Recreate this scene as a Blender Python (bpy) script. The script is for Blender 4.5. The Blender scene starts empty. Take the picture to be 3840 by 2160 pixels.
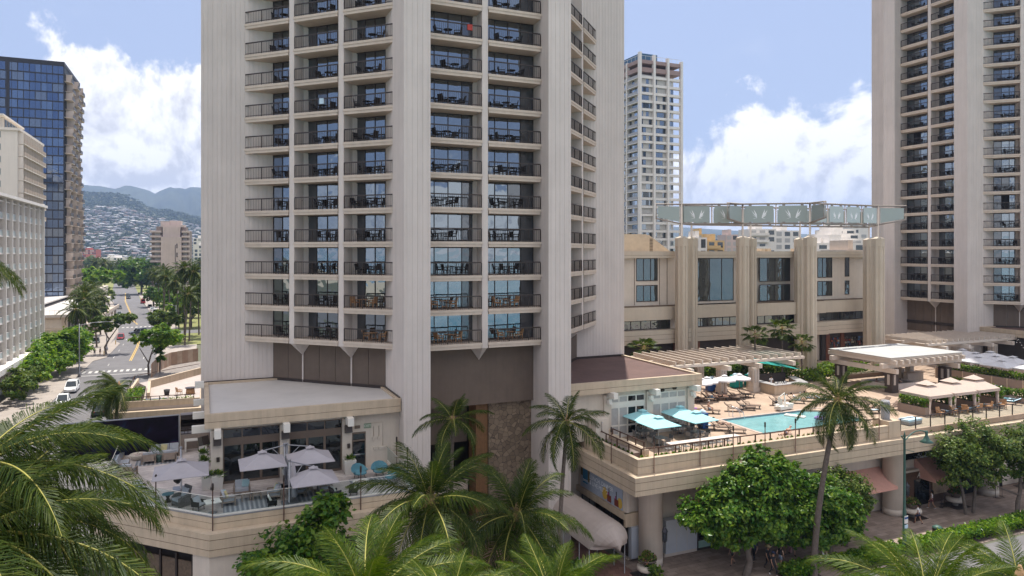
import bpy, math, random
from math import sin, cos, pi, radians, sqrt, atan2
from mathutils import Vector, Matrix
R_ = random.Random(7)
SC = bpy.context.scene
COL = SC.collection

# ------------------------------------------------------------------ camera
F_PX, CAM_X, CAM_Y, CAM_Z, YAW = 715.0, -20.54, -51.51, 23.9, 23.37
cam_d = bpy.data.cameras.new('camera'); cam = bpy.data.objects.new('camera', cam_d); COL.objects.link(cam)
cam_d.sensor_width = 36.0; cam_d.lens = F_PX / 1024 * 36.0
cam_d.shift_y = -(288 - 252) / 1024.0
cam_d.clip_start = 0.5; cam_d.clip_end = 60000
cam.location = (CAM_X, CAM_Y, CAM_Z); cam.rotation_euler = (radians(90), 0, radians(-YAW))
SC.camera = cam
SC.view_settings.view_transform = 'Standard'; SC.view_settings.look = 'None'
SC.view_settings.exposure = 0.80; SC.view_settings.gamma = 1.0; SC.view_settings.use_curve_mapping = False
SC.cycles.max_bounces = 6; SC.cycles.diffuse_bounces = 3; SC.cycles.glossy_bounces = 3
SC.cycles.transmission_bounces = 4; SC.cycles.transparent_max_bounces = 8; SC.cycles.volume_bounces = 0
SC.cycles.caustics_reflective = False; SC.cycles.caustics_refractive = False
SC.cycles.use_denoising = True

# ------------------------------------------------------------------ sun and sky
SUN_EL, SUN_AZ = 72.5, 31.0          # azimuth: degrees clockwise from +Y
sd = bpy.data.lights.new('sun', 'SUN'); so = bpy.data.objects.new('sun', sd); COL.objects.link(so)
sd.energy = 3.7; sd.angle = radians(0.53); sd.color = (1.0, 0.95, 0.86)
_a, _e = radians(SUN_AZ), radians(SUN_EL)
SUNV = Vector((sin(_a) * cos(_e), cos(_a) * cos(_e), sin(_e)))
so.rotation_euler = SUNV.to_track_quat('Z', 'Y').to_euler(); so.location = (0, 0, 300)

W = bpy.data.worlds.new('World'); SC.world = W; W.use_nodes = True
def world_nodes():
    nt = W.node_tree; n = nt.nodes; l = nt.links; n.clear()
    def N(t, **k):
        x = n.new(t)
        for a, b in k.items(): setattr(x, a, b)
        return x
    def M(op, a, b=None, c=None, clamp=False):
        x = N('ShaderNodeMath', operation=op); x.use_clamp = clamp
        for i, q in enumerate((a, b, c)):
            if q is None: continue
            if isinstance(q, (int, float)): x.inputs[i].default_value = q
            else: l.new(q, x.inputs[i])
        return x.outputs[0]
    out = N('ShaderNodeOutputWorld'); bg = N('ShaderNodeBackground')
    sky = N('ShaderNodeTexSky'); sky.sky_type = 'NISHITA'; sky.sun_disc = False
    sky.sun_elevation = radians(SUN_EL); sky.sun_rotation = radians(SUN_AZ)
    sky.altitude = 10; sky.air_density = 1.0; sky.dust_density = 1.6; sky.ozone_density = 1.3
    tc = N('ShaderNodeTexCoord'); rot = N('ShaderNodeVectorRotate', rotation_type='Z_AXIS')
    l.new(tc.outputs['Generated'], rot.inputs['Vector']); rot.inputs['Angle'].default_value = radians(YAW)
    sep = N('ShaderNodeSeparateXYZ'); l.new(rot.outputs[0], sep.inputs[0])
    x, y, z = sep.outputs
    az = M('ARCTAN2', x, y)                                   # 0 straight up the valley
    el = M('DIVIDE', z, M('SQRT', M('ADD', M('MULTIPLY', x, x), M('MULTIPLY', y, y))))
    azn = M('ADD', M('DIVIDE', az, 2 * pi), 0.5, clamp=True)
    cr = N('ShaderNodeValToRGB'); cr.color_ramp.interpolation = 'B_SPLINE'; l.new(azn, cr.inputs[0])
    e = cr.color_ramp.elements
    stops = [(-180, .10), (-120, .13), (-75, .13), (-44, .17), (-36, .205), (-32, .245), (-29.5, .285), (-27.8, .222), (-26, .222), (-23.5, .272), (-18, .26), (2, .10),
             (10, .12), (14, .165), (17, .195), (20, .195), (22, .20), (25, .235), (30, .25), (38, .18), (60, .12), (110, .12), (180, .10)]
    while len(e) < len(stops): e.new(0.5)
    for i, (d, v) in enumerate(stops): e[i].position = d / 360 + .5; e[i].color = (v, v, v, 1)
    def fbm(vec, scale, detail, rough, dist=0.0):
        t = N('ShaderNodeTexNoise'); t.inputs['Scale'].default_value = scale; t.inputs['Detail'].default_value = detail
        t.inputs['Roughness'].default_value = rough; t.inputs['Distortion'].default_value = dist
        l.new(vec, t.inputs['Vector']); return t.outputs['Fac']
    V = rot.outputs[0]
    off = N('ShaderNodeVectorMath', operation='ADD'); l.new(V, off.inputs[0]); off.inputs[1].default_value = (-.008, 0, .014)
    VO = off.outputs[0]
    n1 = fbm(V, 9.0, 12, .60, .25); n1b = fbm(VO, 9.0, 12, .60, .25)
    n2 = fbm(V, 26.0, 8, .6, .1)
    top = cr.outputs[0]
    d0 = M('SUBTRACT', top, el)
    dens = M('ADD', M('MULTIPLY', d0, 7.5), M('MULTIPLY', M('SUBTRACT', n1, .5), 2.3))
    dens = M('ADD', dens, M('MULTIPLY', M('SUBTRACT', n2, .5), .42))
    mr = N('ShaderNodeMapRange', interpolation_type='SMOOTHSTEP'); l.new(dens, mr.inputs[0])
    mr.inputs[1].default_value = .02; mr.inputs[2].default_value = .26
    # unseen bright cloud bank added high behind the viewer to fill the shaded facades
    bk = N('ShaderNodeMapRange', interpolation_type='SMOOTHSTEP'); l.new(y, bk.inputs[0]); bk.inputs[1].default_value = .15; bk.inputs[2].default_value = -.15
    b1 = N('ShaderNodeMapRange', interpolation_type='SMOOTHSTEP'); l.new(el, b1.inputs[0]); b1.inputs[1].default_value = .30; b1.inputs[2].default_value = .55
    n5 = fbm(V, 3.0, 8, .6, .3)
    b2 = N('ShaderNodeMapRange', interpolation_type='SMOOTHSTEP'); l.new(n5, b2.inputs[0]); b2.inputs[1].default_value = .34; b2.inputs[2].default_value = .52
    south_fill = M('MULTIPLY', M('MULTIPLY', bk.outputs[0], b1.outputs[0]), b2.outputs[0])
    # wisps high up
    sx = N('ShaderNodeVectorMath', operation='MULTIPLY'); l.new(V, sx.inputs[0]); sx.inputs[1].default_value = (1, 1, 2.6)
    n3 = fbm(sx.outputs[0], 3.2, 9, .62, .4)
    mw = N('ShaderNodeMapRange', interpolation_type='SMOOTHSTEP'); l.new(n3, mw.inputs[0])
    mw.inputs[1].default_value = .56; mw.inputs[2].default_value = .80; mw.inputs[4].default_value = .16
    mask = M('MAXIMUM', M('MAXIMUM', mr.outputs[0], mw.outputs[0]), south_fill)
    # light on the billows: density falls off towards the sun -> bright
    grad = M('MULTIPLY', M('SUBTRACT', n1, n1b), 9.0)
    low = M('MULTIPLY', d0, 3.0)
    n4 = fbm(V, 6.5, 6, .55, .3)
    sh = M('ADD', M('SUBTRACT', 1.08, low), grad)
    sh = M('ADD', sh, M('MULTIPLY', M('SUBTRACT', n4, .46), 3.2))
    shc = N('ShaderNodeMapRange'); l.new(sh, shc.inputs[0]); shc.inputs[1].default_value = -.1; shc.inputs[2].default_value = .95
    cc = N('ShaderNodeMix', data_type='RGBA'); l.new(shc.outputs[0], cc.inputs[0])
    cc.inputs[6].default_value = (4.6, 4.6, 4.95, 1); cc.inputs[7].default_value = (7.6, 7.5, 7.6, 1)
    # pale moist air low over the land, thinning upwards
    hz = N('ShaderNodeMapRange'); l.new(el, hz.inputs[0]); hz.inputs[1].default_value = -.02; hz.inputs[2].default_value = .55
    hz.inputs[3].default_value = .80; hz.inputs[4].default_value = .66
    pale = N('ShaderNodeMix', data_type='RGBA'); l.new(hz.outputs[0], pale.inputs[0]); l.new(sky.outputs[0], pale.inputs[6])
    pale.inputs[7].default_value = (2.8, 3.25, 4.75, 1)
    mx = N('ShaderNodeMix', data_type='RGBA'); l.new(mask, mx.inputs[0]); l.new(pale.outputs[2], mx.inputs[6]); l.new(cc.outputs[2], mx.inputs[7])
    sa = N('ShaderNodeMix', data_type='RGBA'); l.new(south_fill, sa.inputs[0]); l.new(mx.outputs[2], sa.inputs[6]); sa.inputs[7].default_value = (7.8, 7.5, 7.3, 1)
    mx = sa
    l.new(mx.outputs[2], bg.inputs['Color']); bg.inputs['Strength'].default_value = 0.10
    l.new(bg.outputs[0], out.inputs[0])
world_nodes()

# ------------------------------------------------------------------ helpers
class MB:
    def __init__(s): s.v = []; s.f = []; s.m = []; s.sm = []
    def face(s, pts, m=0, sm=False):
        i = len(s.v); s.v.extend([tuple(p) for p in pts]); s.f.append(tuple(range(i, i + len(pts)))); s.m.append(m); s.sm.append(sm); return s
    def box(s, x0, y0, z0, x1, y1, z1, m=0):
        i = len(s.v)
        s.v += [(x0,y0,z0),(x1,y0,z0),(x1,y1,z0),(x0,y1,z0),(x0,y0,z1),(x1,y0,z1),(x1,y1,z1),(x0,y1,z1)]
        for q in ((3,2,1,0),(4,5,6,7),(0,1,5,4),(1,2,6,5),(2,3,7,6),(3,0,4,7)):
            s.f.append(tuple(i + k for k in q)); s.m.append(m); s.sm.append(False)
        return s
    def cbox(s, c, d, rz=0, m=0, rx=0, ry=0):
        t = MB().box(-d[0]/2,-d[1]/2,-d[2]/2,d[0]/2,d[1]/2,d[2]/2,m)
        return s.add(t, Matrix.Translation(c) @ Matrix.Rotation(rz,4,'Z') @ Matrix.Rotation(ry,4,'Y') @ Matrix.Rotation(rx,4,'X'))
    def prism(s, poly, z0, z1, m=0, caps=True, top=None, mtop=None):
        i = len(s.v); n = len(poly); t = top or poly
        s.v += [(p[0],p[1],z0) for p in poly] + [(p[0],p[1],z1) for p in t]
        for k in range(n):
            j = (k+1) % n; s.f.append((i+k,i+j,i+n+j,i+n+k)); s.m.append(m); s.sm.append(False)
        if caps:
            s.f.append(tuple(i+n+k for k in range(n))); s.m.append(m if mtop is None else mtop); s.sm.append(False)
            s.f.append(tuple(i+n-1-k for k in range(n))); s.m.append(m); s.sm.append(False)
        return s
    def tube(s, pts, rad, n=8, m=0, caps=True):
        pts = [Vector(p) for p in pts]; i0 = len(s.v)
        if not hasattr(rad, '__len__'): rad = [rad] * len(pts)
        for k, p in enumerate(pts):
            t = (pts[min(k+1, len(pts)-1)] - pts[max(k-1, 0)])
            t = t.normalized() if t.length > 1e-9 else Vector((0,0,1))
            a = Vector((0,0,1)) if abs(t.z) < .9 else Vector((1,0,0))
            u = t.cross(a).normalized(); w = t.cross(u)
            for q in range(n):
                g = 2*pi*q/n; s.v.append(tuple(p + (u*cos(g) + w*sin(g))*rad[k]))
        for k in range(len(pts)-1):
            for q in range(n):
                j = (q+1) % n; s.f.append((i0+k*n+q,i0+k*n+j,i0+(k+1)*n+j,i0+(k+1)*n+q)); s.m.append(m); s.sm.append(True)
        if caps:
            s.f.append(tuple(i0+q for q in range(n))); s.m.append(m); s.sm.append(False)
            e = i0+(len(pts)-1)*n; s.f.append(tuple(e+q for q in range(n))); s.m.append(m); s.sm.append(False)
        return s
    def lathe(s, prof, n=16, m=0, c=(0,0,0), sm=True):
        i0 = len(s.v)
        for r, z in prof:
            for q in range(n): g = 2*pi*q/n; s.v.append((c[0]+r*cos(g), c[1]+r*sin(g), c[2]+z))
        for k in range(len(prof)-1):
            for q in range(n):
                j = (q+1) % n; s.f.append((i0+k*n+q,i0+k*n+j,i0+(k+1)*n+j,i0+(k+1)*n+q)); s.m.append(m); s.sm.append(sm)
        s.f.append(tuple(i0+q for q in reversed(range(n)))); s.m.append(m); s.sm.append(False)
        e = i0+(len(prof)-1)*n; s.f.append(tuple(e+q for q in range(n))); s.m.append(m); s.sm.append(False)
        return s
    def ball(s, c, r, m=0, seg=8, ring=6):
        rx, ry, rz = r if hasattr(r, '__len__') else (r, r, r); i0 = len(s.v)
        for a in range(ring+1):
            t = pi*a/ring
            for b in range(seg): g = 2*pi*b/seg; s.v.append((c[0]+rx*sin(t)*cos(g), c[1]+ry*sin(t)*sin(g), c[2]+rz*cos(t)))
        for a in range(ring):
            for b in range(seg):
                j = (b+1) % seg; s.f.append((i0+a*seg+b,i0+a*seg+j,i0+(a+1)*seg+j,i0+(a+1)*seg+b)); s.m.append(m); s.sm.append(True)
        return s
    def add(s, o, M=None):
        i = len(s.v)
        if M is None: s.v += o.v
        else: s.v += [tuple(M @ Vector(p)) for p in o.v]
        s.f += [tuple(i+k for k in q) for q in o.f]; s.m += o.m; s.sm += o.sm
        return s
    def mesh(s, name, mats):
        me = bpy.data.meshes.new(name); me.from_pydata(s.v, [], s.f)
        for q in (mats if isinstance(mats, (list, tuple)) else [mats]): me.materials.append(q)
        me.polygons.foreach_set('material_index', s.m); me.polygons.foreach_set('use_smooth', s.sm); me.update()
        return me
    def build(s, name, mats, parent=None, loc=(0,0,0), rz=0.0):
        return put(s.mesh(name, mats), name, parent, loc, rz)
def put(me, name, parent=None, loc=(0,0,0), rz=0.0):
    o = bpy.data.objects.new(name, me); COL.objects.link(o); o.location = loc; o.rotation_euler = (0,0,rz)
    if parent: o.parent = parent
    return o
def tag(o, label, cat, group=None, kind=None):
    o['label'] = label; o['category'] = cat
    if group: o['group'] = group
    if kind: o['kind'] = kind
    return o
def thing(name, label, cat, loc=(0,0,0), rz=0.0, group=None):
    o = bpy.data.objects.new(name, None); COL.objects.link(o); o.location = loc; o.rotation_euler = (0,0,rz)
    o.empty_display_size = .2
    return tag(o, label, cat, group)
def setting(o): o['kind'] = 'structure'; return o
KIDS = {}
def kids(o): return list(o.children)
def dup(root, loc, rz=0.0, label=None, group=None, sc=None):
    def cp(o, par):
        c = o.copy(); COL.objects.link(c)
        if par is not None: c.parent = par
        for ch in kids(o): cp(ch, c)
        return c
    r = cp(root, None); r.location = loc; r.rotation_euler = (0,0,rz)
    if sc: r.scale = (sc,)*3
    if label: r['label'] = label
    if group: r['group'] = group
    return r
ORD = ['lowest','second lowest','third lowest','fourth lowest','fifth lowest','sixth lowest','seventh lowest','eighth lowest','ninth lowest','tenth lowest','eleventh lowest','twelfth lowest',
       'thirteenth lowest','fourteenth lowest','fifteenth lowest','sixteenth lowest','seventeenth lowest','eighteenth lowest','nineteenth lowest']
NTH = ['first','second','third','fourth','fifth','sixth','seventh','eighth','ninth','tenth','eleventh','twelfth','thirteenth','fourteenth','fifteenth','sixteenth','seventeenth','eighteenth']
_y = radians(YAW)
def at(px, py, z):
    """point of height z seen at that place of the 1024-wide survey photo"""
    d = (CAM_Z - z) * F_PX / (py - 252.0); return ray(px, d, z)
def ray(px, d, z=0.0):
    X = (px - 512.0) / F_PX * d
    return Vector((CAM_X + X*cos(_y) + d*sin(_y), CAM_Y - X*sin(_y) + d*cos(_y), z))

# ------------------------------------------------------------------ materials
def mat(name, col, rough=.8, var=.10, scale=1.5, bump=0.0, bscale=20., streak=0.0, spec=.4, metal=0.0, rnd=0.0, col2=None, thr=None, gen=None):
    m = bpy.data.materials.new(name); m.use_nodes = True; nt = m.node_tree; n = nt.nodes; l = nt.links
    b = n['Principled BSDF']; b.inputs['Roughness'].default_value = rough; b.inputs['Metallic'].default_value = metal
    b.inputs['Specular IOR Level'].default_value = spec
    base = n.new('ShaderNodeMix'); base.data_type = 'RGBA'
    tc = n.new('ShaderNodeTexCoord'); gp = n.new('ShaderNodeNewGeometry')
    no = n.new('ShaderNodeTexNoise'); no.inputs['Scale'].default_value = scale; no.inputs['Detail'].default_value = 6; no.inputs['Roughness'].default_value = .65
    l.new(gp.outputs['Position'], no.inputs['Vector'])
    mr = n.new('ShaderNodeMapRange'); l.new(no.outputs['Fac'], mr.inputs[0]); mr.inputs[1].default_value = .3; mr.inputs[2].default_value = .7
    if thr: mr.inputs[1].default_value, mr.inputs[2].default_value = thr
    l.new(mr.outputs[0], base.inputs[0])
    c = Vector(col); a1 = c*(1-var); a2 = c*(1+var)
    if col2: a1, a2 = c, Vector(col2)
    base.inputs[6].default_value = (*a1, 1); base.inputs[7].default_value = (*a2, 1)
    o = base.outputs[2]
    if streak:
        mp = n.new('ShaderNodeMapping'); l.new(gp.outputs['Position'], mp.inputs[0]); mp.inputs['Scale'].default_value = (2.2, 2.2, .10)
        s2 = n.new('ShaderNodeTexNoise'); s2.inputs['Scale'].default_value = 1.0; s2.inputs['Detail'].default_value = 7; s2.inputs['Roughness'].default_value = .7; l.new(mp.outputs[0], s2.inputs['Vector'])
        m2 = n.new('ShaderNodeMapRange'); l.new(s2.outputs['Fac'], m2.inputs[0]); m2.inputs[1].default_value = .42; m2.inputs[2].default_value = .75
        m2.inputs[3].default_value = 1.0; m2.inputs[4].default_value = 1.0 - streak
        mm = n.new('ShaderNodeMix'); mm.data_type = 'RGBA'; mm.blend_type = 'MULTIPLY'; mm.inputs[0].default_value = 1.0
        l.new(o, mm.inputs[6]); l.new(m2.outputs[0], mm.inputs[7]); o = mm.outputs[2]
    if rnd:
        oi = n.new('ShaderNodeNewGeometry'); hv = n.new('ShaderNodeHueSaturation'); l.new(o, hv.inputs['Color'])
        r2 = n.new('ShaderNodeMapRange'); l.new(oi.outputs['Random Per Island'], r2.inputs[0]); r2.inputs[3].default_value = 1-rnd; r2.inputs[4].default_value = 1+rnd
        l.new(r2.outputs[0], hv.inputs['Value'])
        r3 = n.new('ShaderNodeMapRange'); l.new(oi.outputs['Random Per Island'], r3.inputs[0]); r3.inputs[3].default_value = .5+.035*rnd/.4; r3.inputs[4].default_value = .5-.03*rnd/.4
        l.new(r3.outputs[0], hv.inputs['Hue']); o = hv.outputs[0]
    l.new(o, b.inputs['Base Color'])
    if bump:
        bn = n.new('ShaderNodeTexNoise'); bn.inputs['Scale'].default_value = bscale; bn.inputs['Detail'].default_value = 5; l.new(gp.outputs['Position'], bn.inputs['Vector'])
        bp = n.new('ShaderNodeBump'); bp.inputs['Strength'].default_value = bump; bp.inputs['Distance'].default_value = .05; l.new(bn.outputs['Fac'], bp.inputs['Height']); l.new(bp.outputs[0], b.inputs['Normal'])
    return m
def leafmat(name, col, col2, rnd=.45, trans=.35, rough=.45, scale=.8):
    m = mat(name, col, rough, col2=col2, scale=scale, rnd=rnd, spec=.22)
    nt = m.node_tree; n = nt.nodes; l = nt.links; b = n['Principled BSDF']
    src = b.inputs['Base Color'].links[0].from_socket
    t = n.new('ShaderNodeBsdfTranslucent'); g = n.new('ShaderNodeMix'); g.data_type = 'RGBA'; g.blend_type = 'MULTIPLY'; g.inputs[0].default_value = 1
    l.new(src, g.inputs[6]); g.inputs[7].default_value = (1.5, 1.55, .6, 1); l.new(g.outputs[2], t.inputs[0])
    mx = n.new('ShaderNodeMixShader'); mx.inputs[0].default_value = trans
    l.new(b.outputs[0], mx.inputs[1]); l.new(t.outputs[0], mx.inputs[2])
    l.new(mx.outputs[0], n['Material Output'].inputs[0])
    return m
def glass(name, tint, inner, refl=.5, rough=.01, wav=.02, wscale=1.3):
    """coated window: mirror coat over a dim room"""
    m = bpy.data.materials.new(name); m.use_nodes = True; nt = m.node_tree; n = nt.nodes; l = nt.links; n.remove(n['Principled BSDF'])
    gl = n.new('ShaderNodeBsdfGlossy'); gl.inputs['Color'].default_value = (*tint, 1); gl.inputs['Roughness'].default_value = rough
    df = n.new('ShaderNodeBsdfDiffuse'); df.inputs['Color'].default_value = (*inner, 1)
    fr = n.new('ShaderNodeLayerWeight'); fr.inputs[0].default_value = .35
    mr = n.new('ShaderNodeMapRange'); l.new(fr.outputs['Fresnel'], mr.inputs[0]); mr.inputs[3].default_value = refl; mr.inputs[4].default_value = min(1, refl+.35)
    mx = n.new('ShaderNodeMixShader'); l.new(mr.outputs[0], mx.inputs[0]); l.new(df.outputs[0], mx.inputs[1]); l.new(gl.outputs[0], mx.inputs[2])
    gp = n.new('ShaderNodeNewGeometry'); no = n.new('ShaderNodeTexNoise'); no.inputs['Scale'].default_value = wscale; no.inputs['Detail'].default_value = 1; l.new(gp.outputs['Position'], no.inputs['Vector'])
    bp = n.new('ShaderNodeBump'); bp.inputs['Strength'].default_value = wav*10; bp.inputs['Distance'].default_value = .05; l.new(no.outputs['Fac'], bp.inputs['Height']); l.new(bp.outputs[0], gl.inputs['Normal'])
    l.new(mx.outputs[0], n['Material Output'].inputs[0])
    return m
def clear_glass(name, tint=(.8,.92,.9), op=.12):
    m = bpy.data.materials.new(name); m.use_nodes = True; nt = m.node_tree; n = nt.nodes; l = nt.links; n.remove(n['Principled BSDF'])
    tr = n.new('ShaderNodeBsdfTransparent'); tr.inputs[0].default_value = (*tint, 1); gl = n.new('ShaderNodeBsdfGlossy'); gl.inputs['Roughness'].default_value = .02
    fr = n.new('ShaderNodeLayerWeight'); fr.inputs[0].default_value = .5; pw = n.new('ShaderNodeMath'); pw.operation = 'POWER'; l.new(fr.outputs['Facing'], pw.inputs[0]); pw.inputs[1].default_value = 4.0
    ad = n.new('ShaderNodeMath'); ad.operation = 'MULTIPLY_ADD'; l.new(pw.outputs[0], ad.inputs[0]); ad.inputs[1].default_value = .45; ad.inputs[2].default_value = max(.02, op)
    mx = n.new('ShaderNodeMixShader'); l.new(ad.outputs[0], mx.inputs[0]); l.new(tr.outputs[0], mx.inputs[1]); l.new(gl.outputs[0], mx.inputs[2]); l.new(mx.outputs[0], n['Material Output'].inputs[0])
    return m
M_ = {}
def setup_mats():
    g = M_
    g['tower'] = mat('tower_concrete', (.65,.575,.53), .88, .06, .3, .2, 14, .12)
    g['tower_fine'] = mat('balcony_concrete', (.60,.50,.415), .85, .06, 1.2, .2, 18, .10)
    g['brownwall'] = mat('brown_panel', (.150,.112,.088), .75, .10, .8, .15, 10, .12)
    g['beige'] = mat('beige_concrete', (.54,.43,.315), .88, .07, .8, .25, 16, .20)
    g['beige2'] = mat('pale_render', (.62,.54,.46), .88, .06, .8, .2, 16, .12)
    g['pylon'] = mat('pylon_concrete', (.54,.46,.365), .88, .05, .7, .2, 16, .07)
    g['groove'] = mat('joint_shadow_gap', (.16,.115,.08), .9, .1)
    g['whiteroof'] = mat('white_roof', (.55,.515,.49), .8, .08, .35, .1, 8)
    g['shelterroof'] = mat('shelter_roof', (.42,.42,.41), .8, .10, .5, .1, 8)
    g['brownroof'] = mat('brown_roof', (.125,.075,.066), .85, .18, .5, .3, 12)
    g['trim'] = mat('white_trim', (.72,.68,.62), .7, .05, 1, .1, 20)
    g['pergola'] = mat('pergola_paint', (.60,.52,.445), .75, .06, 1.2, .1, 20, .08)
    g['deck'] = mat('pool_deck_stone', (.40,.295,.22), .85, .18, .8, .2, 25)
    g['tile'] = mat('terrace_tile', (.52,.46,.43), .6, .10, 1.2, .1, 25)
    g['metal'] = mat('dark_bronze_metal', (.035,.024,.020), .45, .1, 3, spec=.5)
    g['black'] = mat('black_wicker', (.018,.016,.017), .6, .2, 8, .4, 60)
    g['steel'] = mat('grey_steel', (.30,.30,.32), .4, .08, 3, metal=.6)
    g['chrome'] = mat('chrome', (.7,.7,.72), .15, .02, 3, metal=1)
    g['wood'] = mat('teak_wood', (.36,.20,.10), .6, .2, 6, .2, 40)
    g['greywood'] = mat('grey_teak', (.30,.235,.19), .65, .15, 6, .2, 40)
    g['bronzeframe'] = mat('brown_frame', (.15,.11,.085), .5, .08, 2)
    g['win'] = glass('window_glass', (.50,.585,.665), (.014,.015,.018), .45)
    g['wincurt'] = glass('curtained_glass', (.62,.68,.75), (.055,.055,.060), .18)
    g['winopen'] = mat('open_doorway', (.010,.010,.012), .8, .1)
    g['win2'] = glass('atrium_glass', (.52,.60,.66), (.03,.034,.034), .22)
    g['blueglass'] = glass('blue_glass', (.40,.58,.95), (.012,.03,.075), .62)
    g['darkglass'] = glass('shop_glass', (.5,.56,.60), (.008,.009,.010), .13)
    g['greenglass'] = glass('etched_glass', (.6,.66,.64), (.36,.41,.39), .05, .3)
    g['screen'] = clear_glass('rail_glass', (.88,.93,.93), -.02)
    g['grey_fab'] = mat('grey_canvas', (.385,.355,.375), .9, .06, 1.5, .15, 60)
    g['white_fab'] = mat('white_canvas', (.62,.60,.61), .9, .05, 1.5, .15, 60)
    g['teal_fab'] = mat('teal_canvas', (.34,.64,.68), .9, .05, 1.5, .15, 60)
    g['tan_fab'] = mat('tan_canvas', (.52,.415,.355), .9, .05, 1.5, .15, 60)
    g['green_fab'] = mat('green_canvas', (.015,.26,.23), .9, .08, 1.5)
    g['sling'] = mat('brown_mesh_sling', (.20,.135,.10), .8, .12, 3, .2, 80)
    g['cushion'] = mat('grey_cushion', (.42,.43,.46), .9, .06, 3, .2, 60)
    g['aqua'] = mat('aqua_cushion', (.10,.24,.29), .9, .1, 3, .3, 40)
    g['pillow_y'] = mat('yellow_pillow', (.55,.48,.26), .9, .05, 3)
    g['pillow_b'] = mat('pale_aqua_pillow', (.36,.52,.54), .9, .05, 3)
    g['towel'] = mat('pale_blue_towel', (.52,.66,.76), .95, .1, 5, .3, 60)
    g['asphalt'] = mat('asphalt', (.15,.143,.147), .9, .16, .25, .2, 40)
    g['paint'] = mat('road_paint', (.52,.50,.47), .8, .25, 4)
    g['yellow'] = mat('yellow_road_paint', (.62,.40,.08), .8, .12, 4)
    g['paving'] = mat('concrete_paving', (.34,.295,.26), .88, .14, .4, .15, 20)
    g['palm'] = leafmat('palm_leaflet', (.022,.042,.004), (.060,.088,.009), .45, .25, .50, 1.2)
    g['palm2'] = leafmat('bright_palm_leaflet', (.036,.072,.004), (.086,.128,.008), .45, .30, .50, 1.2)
    g['rachis'] = mat('palm_rachis', (.34,.31,.07), .6, .2, 4)
    g['drystalk'] = mat('dry_palm_sheath', (.32,.20,.11), .9, .3, 5, .4, 30)
    g['trunk'] = mat('palm_trunk', (.125,.098,.082), .9, .30, 5, .6, 12)
    g['bark'] = mat('tree_bark', (.125,.10,.085), .9, .3, 5, .6, 14)
    g['leaf1'] = leafmat('glossy_leaf', (.040,.105,.010), (.105,.190,.020), .5, .30, .32)
    g['leaf2'] = leafmat('olive_leaf', (.055,.105,.018), (.125,.170,.032), .5, .30, .42)
    g['leaf3'] = leafmat('bright_leaf', (.085,.185,.014), (.175,.270,.030), .45, .40, .45)
    g['leaf4'] = leafmat('far_tree_leaf', (.075,.115,.030), (.150,.175,.055), .4, .25, .6, .05)
    g['soil'] = mat('soil', (.06,.045,.035), .95, .3, 3)
    g['lawn'] = mat('lawn', (.16,.19,.05), .95, .25, .05, 0, col2=(.24,.22,.09))
    g['terracotta'] = mat('terracotta', (.36,.17,.10), .85, .1, 4)
    g['cream'] = mat('cream_wall', (.74,.665,.585), .88, .04, .3, .1, 10, .08)
    g['whitewall'] = mat('white_wall', (.77,.725,.68), .88, .04, .3, .1, 10, .06)
    g['pinkwall'] = mat('pink_concrete', (.56,.455,.42), .88, .06, .3, .1, 10, .12)
    g['yellowwall'] = mat('ochre_wall', (.62,.44,.22), .88, .06, .3)
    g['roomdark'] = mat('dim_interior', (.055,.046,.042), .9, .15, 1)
    g['blind'] = mat('window_blind', (.42,.41,.40), .9, .1, 3)
    g['salmon'] = mat('salmon_canvas', (.60,.325,.26), .9, .06, 2, .1, 60)
    g['lampgreen'] = mat('green_lamp_paint', (.045,.105,.085), .5, .12, 5)
    g['bluebin'] = mat('blue_towel_bin', (.015,.07,.24), .6, .1, 3)
    g['stonewall'] = None
setup_mats()
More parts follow.
